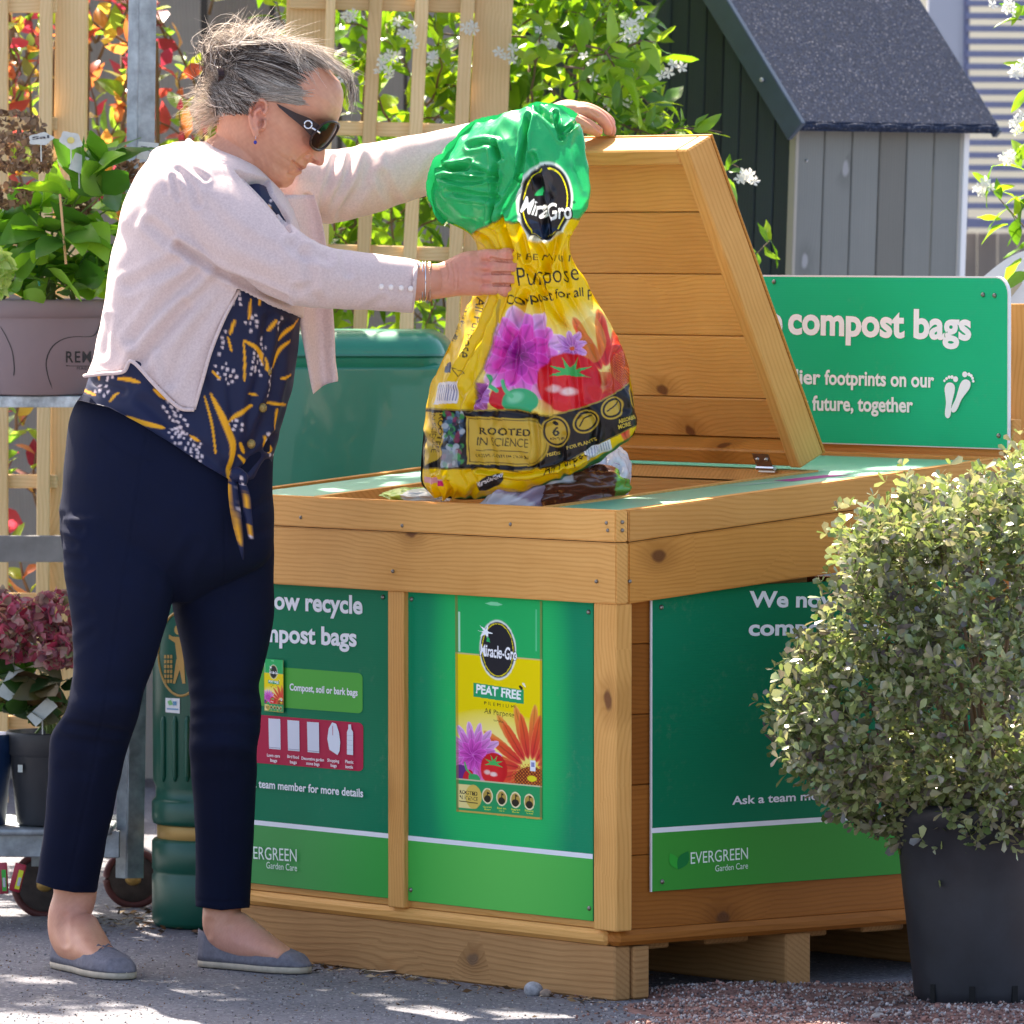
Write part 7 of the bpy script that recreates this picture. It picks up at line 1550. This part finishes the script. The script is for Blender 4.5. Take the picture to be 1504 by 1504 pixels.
for k in range(14): t = k/13; x = 1438+t*90; y = 412-46*math.sin(min(t*1.7, 1.57)); R.append([P(x, y, 14.6), P(x, y, 14.63), P(x+8, 520, 14.66), P(x+8, 520, 14.6)])
mb.rings(R); mb.build('shell', plain('white_plastic', (.78, .78, .76), .35), ch)
mb = MB(); mb.box(P(1484, 432, 14.585), P(1500, 412, 14.58)-P(1466, 455, 14.58), np.array([0, .004, 0]), Z*.016); mb.build('slot', plain('beige_strip', hexc('b8a98c'), .6), ch)

# ================================================================== green storage bin behind
sb = thing('plastic_container', 'large smooth green plastic container with a pale sunlit rounded top behind the woman', 'container', P(530, 1300, 14.35))
M_teal = plain('green_plastic', hexc('0a7a5e'), .32, 0, .5, 3, .1, coat=.3)
def rbox(nm, c, ex, ey, hx, hy, z0, z1, r, mat, par, seg=6, taper=1.):
    bm = bmesh.new(); bmesh.ops.create_cube(bm, size=2)
    for v in bm.verts: k = taper if v.co.z < 0 else 1; v.co = Vector((v.co.x*hx*k, v.co.y*hy*k, v.co.z*(z1-z0)/2))
    bmesh.ops.bevel(bm, geom=bm.edges[:], offset=r, segments=seg, affect='EDGES', profile=.5); me = bpy.data.meshes.new(nm); bm.to_mesh(me); bm.free(); me.polygons.foreach_set('use_smooth', np.ones(len(me.polygons), bool)); me.materials.append(mat)
    return obj(nm, me, mat, par, frameM(np.array([c[0], c[1], (z0+z1)/2]), nrm(ex), nrm(ey), Z))
cc = P(523, 560, 14.6); ang = -.06; exx = np.array([math.cos(ang), math.sin(ang), 0]); eyy = np.array([-math.sin(ang), math.cos(ang), 0])
rbox('container_body', cc, exx, eyy, .180, .16, .02, P(500, 535, 14.45)[2], .012, M_teal, sb, 5, .92); rbox('container_lid', cc, exx, eyy, .184, .165, P(500, 560, 14.45)[2], P(500, 484, 14.6)[2], .052, M_teal, sb, 8)

# ================================================================== litter bin
lc = np.array([P(312, 1000, 14.07)[0], 14.07, 0.]); lb = thing('litter_bin', 'dark green round litter bin with gold band and gold emblem, seen between her legs', 'litter bin', lc)
M_lb = plain('bottle_green_plastic', hexc('00503f'), .38, 0, .5, 6, .12); M_gold2 = plain('gold_paint', hexc('b08c4c'), .45, .3)
def zz(y): return P(312, y, 13.96)[2]
k_ = 1.
lathe('bin_base', lc, [(.108, .002), (.114, .012), (.1145, zz(1292)), (.112, zz(1288)), (.112, zz(1284)), (.1145, zz(1281)), (.1145, zz(1241)), (.110, zz(1237)), (.104, zz(1236)), (0.001, zz(1236))], M_lb, lb)
lathe('gold_band', lc, [(.104, zz(1237)), (.105, zz(1236)), (.105, zz(1217)), (.104, zz(1216))], M_gold2, lb)
lathe('bin_body', lc, [(.104, zz(1216)), (.112, zz(1214)), (.1145, zz(1208)), (.1145, zz(1183)), (.111, zz(1179)), (.107, zz(1176)), (.107, zz(1160)), (.1125, zz(1150)), (.1125, zz(900)), (.112, zz(840)), (.09, zz(815)), (.04, zz(800)), (.001, zz(798))], M_lb, lb)
def on_cyl(px, py, r=.1125, off=0.):
    rr = ray(px, py); o_ = CAMP-lc; a = rr[0]**2+rr[1]**2; b = 2*(o_[0]*rr[0]+o_[1]*rr[1]); c = o_[0]**2+o_[1]**2-(r+off)**2; D_ = b*b-4*a*c; t = (-b-math.sqrt(max(D_, 0)))/(2*a); return CAMP+rr*t
for x in (240, 257, 275): mb = MB(); q = [on_cyl(x, y, .1125, .001) for y in (1148, 1140, 1060, 1052)]; mb.tube(q, [.002, .0055, .0055, .002], 10); mb.build('rib', M_lb, lb, True)
em = MB()
em.tube([on_cyl(266+33*math.cos(a), 960+62*math.sin(a), .1125, .0002) for a in np.linspace(0, 6.2832, 60)], .0026, 6)
def flat(mb, pts, off=.0014): mb.add([on_cyl(x, y, .1125, off) for x, y in pts], [tuple(range(len(pts)))[::-1]])
flat(em, [(261+5*math.cos(a), 925-7*math.sin(a)) for a in np.linspace(0, 6.28, 16)[:-1]]); flat(em, [(248, 932), (254, 935), (266, 936), (271, 960), (270, 975), (260, 968), (257, 944), (248, 938)]); flat(em, [(259, 968), (270, 970), (272, 1004), (268, 1004), (264, 984), (257, 1004), (254, 1004)])
for r_ in range(6):
    for c_ in range(3): x, y = 241+c_*4.4, 962+r_*7.2; flat(em, [(x, y), (x+3.2, y), (x+3.2, y+5), (x, y+5)])
o = em.build('litter_emblem', M_gold2, lb); o['kind'] = 'stuff'
stk = MB(); flat(stk, [(243, 1025), (264, 1026), (264, 1048), (243, 1046)], .0016); stk.build('sticker', plain('white_sticker', (.75, .78, .8), .4), lb)
stk = MB(); flat(stk, [(246, 1030), (251, 1028), (254, 1035), (248, 1036)], .0019); stk.build('sticker_leaf', plain('sticker_green', (.2, .55, .2), .4), lb); stk = MB(); flat(stk, [(254, 1030), (259, 1030), (259, 1036), (254, 1036)], .0019); flat(stk, [(245, 1040), (262, 1041), (262, 1043), (245, 1042)], .0019); stk.build('sticker_print', plain('sticker_blue', (.1, .3, .5), .4), lb)
# ================================================================== plant trolley
tro = thing('plant_trolley', 'galvanised steel plant trolley with wheels carrying hydrangeas at the left edge', 'trolley', P(190, 1330, 14.2))
M_galv = plain('galvanised_steel', (.30, .34, .36), .5, .55, .5, 25, .4, .3, 60)
def angle_post(nm, x0, y0, x1, y1, d, w1, w2):
    a, b = P(x0, y0, d), P(x1, y1, d); ex = nrm(b-a); wx = np.array([1., 0, 0]); board(nm, a, b, w1, .004, nrm(np.array([.8, -.6, 0])), M_galv, tro, .001); off = np.array([w1*.4+w2*.42, -w1*.3-.0, 0]); board(nm, a+off+[0, w2*.25, 0], b+off+[0, w2*.25, 0], w2, .004, nrm(np.array([.86, .5, 0])), M_galv, tro, .001)
angle_post('post', 178, 1290, 206, -600, 14.1, .026, .036)
mb = MB(); 
board('shelf_edge', P(-60, 590, 14.02), P(196, 590, 14.02), .021, .02, Z, plain('flaking_paint_steel', (.42, .48, .5), .6, .3, .4, 40, .5, .5, 40), tro)
board('shelf_edge', P(-60, 1238, 14.05), P(176, 1240, 14.05), .050, .02, Z, M_galv, tro)
board('cross_rail', P(-60, 806, 14.7), P(110, 806, 14.7), .052, .02, Z, plain('grey_painted_rail', hexc('7c7a78'), .8, 0, .3, 20, .2), tro)
rbox('shelf', P(20, 585, 14.2), (1, 0, 0), (0, 1, 0), .195, .18, P(60, 583, 14.02)[2]-.012, P(60, 583, 14.02)[2]+.002, .002, M_galv, tro, 1); rbox('shelf', P(20, 1220, 14.2), (1, 0, 0), (0, 1, 0), .195, .18, P(60, 1216, 14.05)[2]-.012, P(60, 1216, 14.05)[2], .002, M_galv, tro, 1)
M_tyre = plain('dark_red_tyre', (.10, .022, .02), .6); M_hub = plain('dusty_wheel', (.06, .045, .04), .7, .2, .4, 40, .4)
def wheel(px_, py_, d, r):
    c = P(px_, py_, d); t = np.linspace(0, 6.2832, 48); ty = MB(); ty.tube([c+np.array([math.cos(a)*r, 0, math.sin(a)*r]) for a in t], .0075, 10); w_ = ty.build('wheel', M_tyre, tro, True)
    hb = MB(); hb.ell(c, (r*.97, .010, r*.97), 40, 10); hb.build('wheel_disc', M_hub, w_, True); hb = MB(); hb.ell(c-[0, .012, 0], (.016, .01, .013), 16, 10); hb.build('hub', M_gold2, w_, True)
wheel(66, 1299, 14.27, .058); wheel(196, 1290, 14.45, .052)
fk = MB(); fk.box(P(66, 1262, 14.25), (.05, 0, 0), (0, .03, 0), (0, 0, .025)); fk.build('wheel_fork', M_galv, tro)
# barcode tags
for x0_, y0_, w_, h__, ang, c1_, c2_, lab in ((26, 1289, 17, 42, -.25, hexc('a81e34'), hexc('d8dc28'), 'red plastic lock tag with yellow label hanging from the trolley base'), (4, 1290, 15, 46, .05, hexc('a83040'), hexc('2fae3c'), 'red tag with green label at the left edge of the trolley base')):
    t = thing('lock_tag', lab, 'tag', P(x0_, y0_, 14.0)); e1 = np.array([math.cos(ang), 0, math.sin(ang)]); e2 = np.array([-math.sin(ang), 0, math.cos(ang)]); k = 14.0/FPX
    rbox('tag_body', (0, 0), e1, (0, 1, 0), w_/2*k, .005, 0, h__*k, .002, plain('tag_red'+str(x0_), c1_, .4), t, 2); ob = t.children[-1]; M_ = frameM(P(x0_, y0_, 14.0), e1, np.array([0, 1., 0]), e2); place(ob, M_, t)
    mb = MB(); mb.box(P(x0_+2, y0_+3, 13.9935), e1*w_*.42*k, (0, .001, 0), e2*h__*.68*k); mb.build('label', plain('tag_label'+str(x0_), c2_, .5), t); mb = MB(); mb.box(P(x0_+2, y0_+6, 13.9925), e1*w_*.25*k, (0, .001, 0), e2*h__*.3*k); mb.build('barcode', plain('tag_code'+str(x0_), (.5, .5, .55), .5), t)
# ================================================================== hydrangea on the top shelf
rg = np.random.default_rng(99)
HC = np.array([P(48, 500, 14.02)[0], 14.12, P(60, 582, 14.02)[2]+.002]); hy = thing('potted_hydrangea', 'hydrangea with bright leaves and dried brown heads in a taupe pot on the trolley', 'potted plant', HC)
M_taupe = plain('taupe_plastic', hexc('85767a'), .55, 0, .4, 5, .06)
hh_ = P(60, 440, 14.0)[2]-HC[2]; Rp = .150
lathe('pot', HC, [(.118, 0), (.124, .004), (.141, hh_-.036), (.1415, hh_-.034), (.149, hh_-.032), (.151, hh_-.004), (.149, hh_), (.142, hh_), (.138, hh_-.02), (0.001, hh_-.02)], M_taupe, hy, 80)
def on_pot(px, py, off=.0006):
    z_ = P(px, py, 14.0)[2]-HC[2]; r = np.interp(z_, [0, hh_-.036], [.1235, .141])+off; rr = ray(px, py); o_ = CAMP-HC; a = rr[0]**2+rr[1]**2; b = 2*(o_[0]*rr[0]+o_[1]*rr[1]); c = o_[0]**2+o_[1]**2-r**2; t = (-b-math.sqrt(max(b*b-4*a*c, 0)))/(2*a); return CAMP+rr*t
pm = MB()
def potline(pts, w_): q = catmull(np.array(pts, float), 24); v = []; [v.extend([on_pot(x-w_/2*(1 if k % 24 not in (0, 23) else .2), y), on_pot(x+w_/2*(1 if k % 24 not in (0, 23) else .2), y+.8)]) for k, (x, y) in enumerate(q)]; pm.add(v, [(2*i, 2*i+1, 2*i+3, 2*i+2) for i in range(23)])
potline([(148, 473), (142, 488), (133, 494), (112, 494), (92, 498), (76, 510), (68, 530), (70, 550), (77, 571)], 1.8); potline([(0, 478), (10, 496), (18, 516), (21, 540), (20, 552)], 1.8)
def pottext(st_, x0, y0, x1, cap, off_=.02, sp=1.2):
    v, t = fit_text(st_, x1-x0, cap, off_, 0, sp); pm.add([on_pot(x0+a, y0-b, .0009) for a, b in v], t)
pottext('REM', 97, 532.5, 134, 16.5, .01, 1.15); pottext('MADE', 113, 543, 133, 4, .0, 1.4); potline([(97, 537), (110, 537.2), (140, 537.5)], 1.)
pm.add([on_pot(97, 536.4, .0009), on_pot(140, 536.9, .0009), on_pot(140, 538, .0009), on_pot(97, 537.5, .0009)], [(0, 1, 2, 3)])
pm.build('pot_print', plain('black_print', (.02, .02, .022), .6), hy)
HL = [hexc('4c7e30'), hexc('3a6c2a'), hexc('74a83a'), hexc('96c848'), hexc('4a7c34')]; M_ho = leafmat('hydrangea_leaf', HL, .42, .36, False, (1.7, 1.7, .5)); M_ha = leafmat('hydrangea_leaves', HL, .42, .36, True, (1.7, 1.7, .5))
BR = [hexc('80604a'), hexc('a08468'), hexc('5c463a'), hexc('b49a80')]; M_bo = leafmat('dried_petal', BR, .25, .7, False, (1.1, 1.05, .9), .2); M_ba = leafmat('dried_petals', BR, .25, .7, True, (1.1, 1.05, .9), .2)
P0, D, Sz = [], [], []; sh = []
base = HC+[0, 0, hh_]
def clump(x, y, d, n, s, tilt=.3):
    c = P(x, y, d); sh.append(catmull(np.array([[base[0]+rg.normal()*.03, base[1]+rg.normal()*.03, base[2]-.02], (base+c)/2+[0, 0, .03], c]), 8)); a0 = rg.uniform(0, 6)
    for k in range(n): a = a0+k*6.283/n*1.0+(k//4)*.8; D.append((math.cos(a), math.sin(a)*.9, tilt+rg.normal()*.25)); P0.append(c-[0, 0, .012*(k//4)]); Sz.append(s*rg.uniform(.85, 1.4)*d/FPX)
for x, y, d, n, s, t in ((135, 262, 13.88, 6, 70, .9), (150, 285, 13.9, 6, 66, .5), (100, 290, 13.95, 7, 62, .3), (60, 335, 13.95, 7, 66, .2), (30, 350, 14., 7, 66, .1), (95, 345, 13.9, 7, 60, .0), (130, 330, 13.95, 6, 60, .1), (20, 390, 13.95, 7, 62, .2), (70, 385, 13.92, 6, 54, .1), (110, 400, 13.95, 7, 58, .4), (150, 390, 14.0, 7, 60, .4), (100, 425, 13.95, 5, 36, .6), (160, 340, 14.1, 7, 66, .2), (0, 320, 14.05, 7, 66, .1), (10, 420, 14.0, 6, 50, .3), (170, 300, 14.1, 6, 60, .3), (60, 300, 14.1, 7, 66, .2), (175, 420, 14.1, 6, 60, .3), (140, 420, 14.0, 6, 50, .3), (-30, 370, 14.1, 7, 70, .2), (40, 440, 13.98, 5, 40, .5), (150, 240, 13.9, 4, 56, 1.2)): clump(x, y, d, n, s, t)
plant_leaves(hy, np.array(P0), np.array(D), np.array(Sz), M_ho, M_ha, rg, 300, .30, .06, .22); stems(sh, hy, .0035, M_gstem)
def mophead(par, cx, cy, d, rx, ry, n, mo, ma, s=.012, parts=25):
    c = P(cx, cy, d); k = d/FPX; q = rg.normal(size=(n, 3)); q /= np.linalg.norm(q, axis=1)[:, None]; q *= rg.uniform(.8, 1.05, (n, 1)); q[:, 2] = np.where(q[:, 2] < -.4, -.4, q[:, 2]); p = c+q*[rx*k, rx*k*.8, ry*k]
    t = np.cross(q, rg.normal(size=(n, 3))); D_ = t/np.linalg.norm(t, axis=1)[:, None]+q*.5; plant_leaves(par, p, D_, rg.uniform(s*.8, s*1.3, n), mo, ma, rg, parts, .42, .08, .2, 'petal', .2)
mophead(hy, 25, 232, 13.9, 52, 34, 520, M_bo, M_ba); mophead(hy, 192, 255, 14.0, 26, 18, 160, M_bo, M_ba); mophead(hy, 14, 290, 13.98, 30, 20, 150, M_bo, M_ba); mophead(hy, 112, 300, 14.05, 22, 18, 120, M_bo, M_ba); mophead(hy, 5, 190, 14.2, 60, 26, 320, M_bo, M_ba)
LIME = [hexc('a8c86a'), hexc('c4d88a'), hexc('8ab84a')]; M_lo = leafmat('lime_petal', LIME, .45, .6, False, (1.2, 1.2, .8), .2); M_la = leafmat('lime_petals', LIME, .45, .6, True, (1.2, 1.2, .8), .2)
mophead(hy, -12, 405, 13.8, 24, 36, 160, M_lo, M_la, .022, 30)
cane = MB(); cane.tube([P(97, 388, 13.86), P(88, 285, 13.87)], .0024, 8); cane.build('cane', plain('bamboo', hexc('c8a070'), .6), hy); cane = MB(); cane.tube([P(58, 420, 13.95), P(52, 372, 13.95)], .002, 6); cane.build('tie', plain('teal_tie', hexc('1a8a7a'), .5), hy)
M_tag = plain('white_tag', (.50, .54, .50), .5, 0, .3, 60, .12)
def cardtag(x, y, d, w_, h__, a, lab, round_=False, txt=None):
    k = d/FPX; e1 = np.array([math.cos(a), 0, math.sin(a)]); e2 = np.array([-math.sin(a), .15, math.cos(a)]); c = P(x, y, d); n = 20; pts = [(w_/2*math.cos(t), h__/2*math.sin(t)) for t in np.arange(n)/n*6.283] if round_ else [(-w_/2, -h__/2), (w_/2, -h__/2), (w_/2, h__/2), (-w_/2, h__/2)]
    pts = pts if not round_ else [(p*(1+.12*math.cos(5*i/n*6.283)), q*(1+.12*math.cos(5*i/n*6.283))) for i, (p, q) in enumerate(pts)]
    m = len(pts); v = [c+(e1*p+e2*q)*k for p, q in pts]; v += [q_+[0, .0012, 0] for q_ in v]; me = mkmesh('plant_tag', v, [tuple(range(m)), tuple(range(2*m-1, m-1, -1))]+[(i, m+i, m+(i+1) % m, (i+1) % m) for i in range(m)]); t = thing('plant_tag', lab, 'plant tag', c); obj('card', me, M_tag, t)
    st_ = MB(); st_.tube([c-Z*h__*.4*k+[0, .002, 0], c-Z*(h__*.4+26)*k+[0, .01, 0]], .0015, 5); st_.build('stake', M_tag, t)
    if txt:
        tb = MB(); v, f = fit_text(txt, w_*.7*k, h__*.25*k, .02); tb.add([c+e1*(a_-w_*.35*k)+e2*b_-np.array([0, .0008, 0]) for a_, b_ in v], f); tb.build('lettering', plain('tag_ink', (.05, .05, .06), .6), t)
    return t
cardtag(60, 204, 13.84, 36, 18, .1, 'white flower shaped plant tag with black word, left of the two', True, 'Sal'); cardtag(104, 206, 13.83, 34, 24, -.4, 'white flower shaped plant tag with a yellow eye above the bright leaves', True); cardtag(116, 240, 13.86, 22, 26, -.4, 'creased white plant tag hanging over the leaves of the upper hydrangea', False)
cardtag(217, 222, 13.95, 30, 26, -.1, 'small white label reading TO at the foot of the steel post', False, 'TO')
mb = MB(); mb.ell(P(104, 206, 13.826), (.007, .001, .006), 16, 8); mb.build('eye', plain('tag_eye', (.55, .5, .15), .5), bpy.data.objects['plant_tag.001'])
# ================================================================== lower hydrangea
LC = np.array([P(72, 1000, 14.05)[0], 14.12, P(60, 1216, 14.05)[2]+.002]); lh = thing('potted_hydrangea', 'hydrangea with dusky pink and red heads in a dark grey pot on the low shelf', 'potted plant', LC)
lh_h = P(60, 1078, 14.03)[2]-LC[2]; lathe('pot', LC, [(.062, 0), (.066, .004), (.078, lh_h-.046), (.0785, lh_h-.045), (.083, lh_h-.04), (.086, lh_h-.004), (.085, lh_h), (.08, lh_h), (.078, lh_h-.02), (.001, lh_h-.02)], plain('charcoal_plastic', (.035, .037, .042), .5, 0, .4, 10, .2), lh, 64)
bp = thing('blue_pot', 'dark blue plastic pot cut off by the left edge on the low shelf', 'pot', LC+[-.15, .01, 0]); lathe('pot_shell', LC+np.array([-.142, .0, 0]), [(.055, 0), (.068, lh_h-.04), (.072, lh_h-.035), (.073, lh_h-.005), (.066, lh_h-.005), (.06, lh_h-.03), (.001, lh_h-.03)], plain('blue_plastic', (.008, .04, .13), .45), bp, 48)
P0, D, Sz, sh = [], [], [], []; base = LC+[0, 0, lh_h]
for x, y, d, n, s, t in ((20, 985, 13.95, 6, 44, .1), (60, 1010, 13.93, 6, 44, .0), (90, 1000, 13.95, 6, 44, .1), (40, 1040, 13.95, 6, 40, .1), (75, 1035, 13.95, 5, 40, .1), (5, 1030, 13.98, 6, 44, .1), (10, 950, 14.0, 6, 44, .1), (80, 960, 14.0, 6, 40, .2), (50, 970, 14.05, 6, 44, .1), (100, 1040, 14.05, 6, 40, .1), (-20, 990, 14.05, 6, 50, .1), (30, 1010, 14.1, 6, 50, .1)): clump(x, y, d, n, s, t)
M_hd = leafmat('dark_leaf', [hexc('2c4a26'), hexc('24401f'), hexc('3f6a2c'), hexc('5a3a34'), hexc('4a6a34')], .35, .4, False, (1.7, 1.7, .5)); M_hda = leafmat('dark_leaves', [hexc('2c4a26'), hexc('24401f'), hexc('3f6a2c'), hexc('5a3a34')], .35, .4, True, (1.7, 1.7, .5))
plant_leaves(lh, np.array(P0), np.array(D), np.array(Sz), M_hd, M_hda, rg, 120, .34, .05, .2); stems(sh, lh, .003, M_gstem)
PKc = [hexc('a83a58'), hexc('cc6c84'), hexc('8c6470'), hexc('a89a80'), hexc('d0a4a8'), hexc('a0465a'), hexc('8a9a68')]; M_po = leafmat('pink_petal', PKc, .4, .6, False, (1.3, 1., 1.), .2); M_pa = leafmat('pink_petals', PKc, .4, .6, True, (1.3, 1., 1.), .2)
for x, y, d, rx, ry, n in ((28, 915, 13.93, 46, 34, 300), (88, 905, 13.95, 40, 34, 240), (84, 958, 13.9, 30, 28, 180), (-10, 900, 14.0, 30, 30, 160), (10, 955, 13.95, 30, 22, 120)): mophead(lh, x, y, d, rx, ry, n, M_po, M_pa, .020, 36)
cardtag(62, 1045, 13.93, 44, 20, .75, 'white card tag leaning on the dark grey pot of the lower hydrangea'); cardtag(20, 1005, 13.95, 30, 50, -.5, 'grey white plant label among the leaves of the lower hydrangea')
lp = MB(); v_ = LC+np.array([-.055, -.062, lh_h*.62]); lp.box(v_, (.009, -.004, 0), (.0, .001, 0), Z*.014); lp.build('pot_label', M_tag, lh)
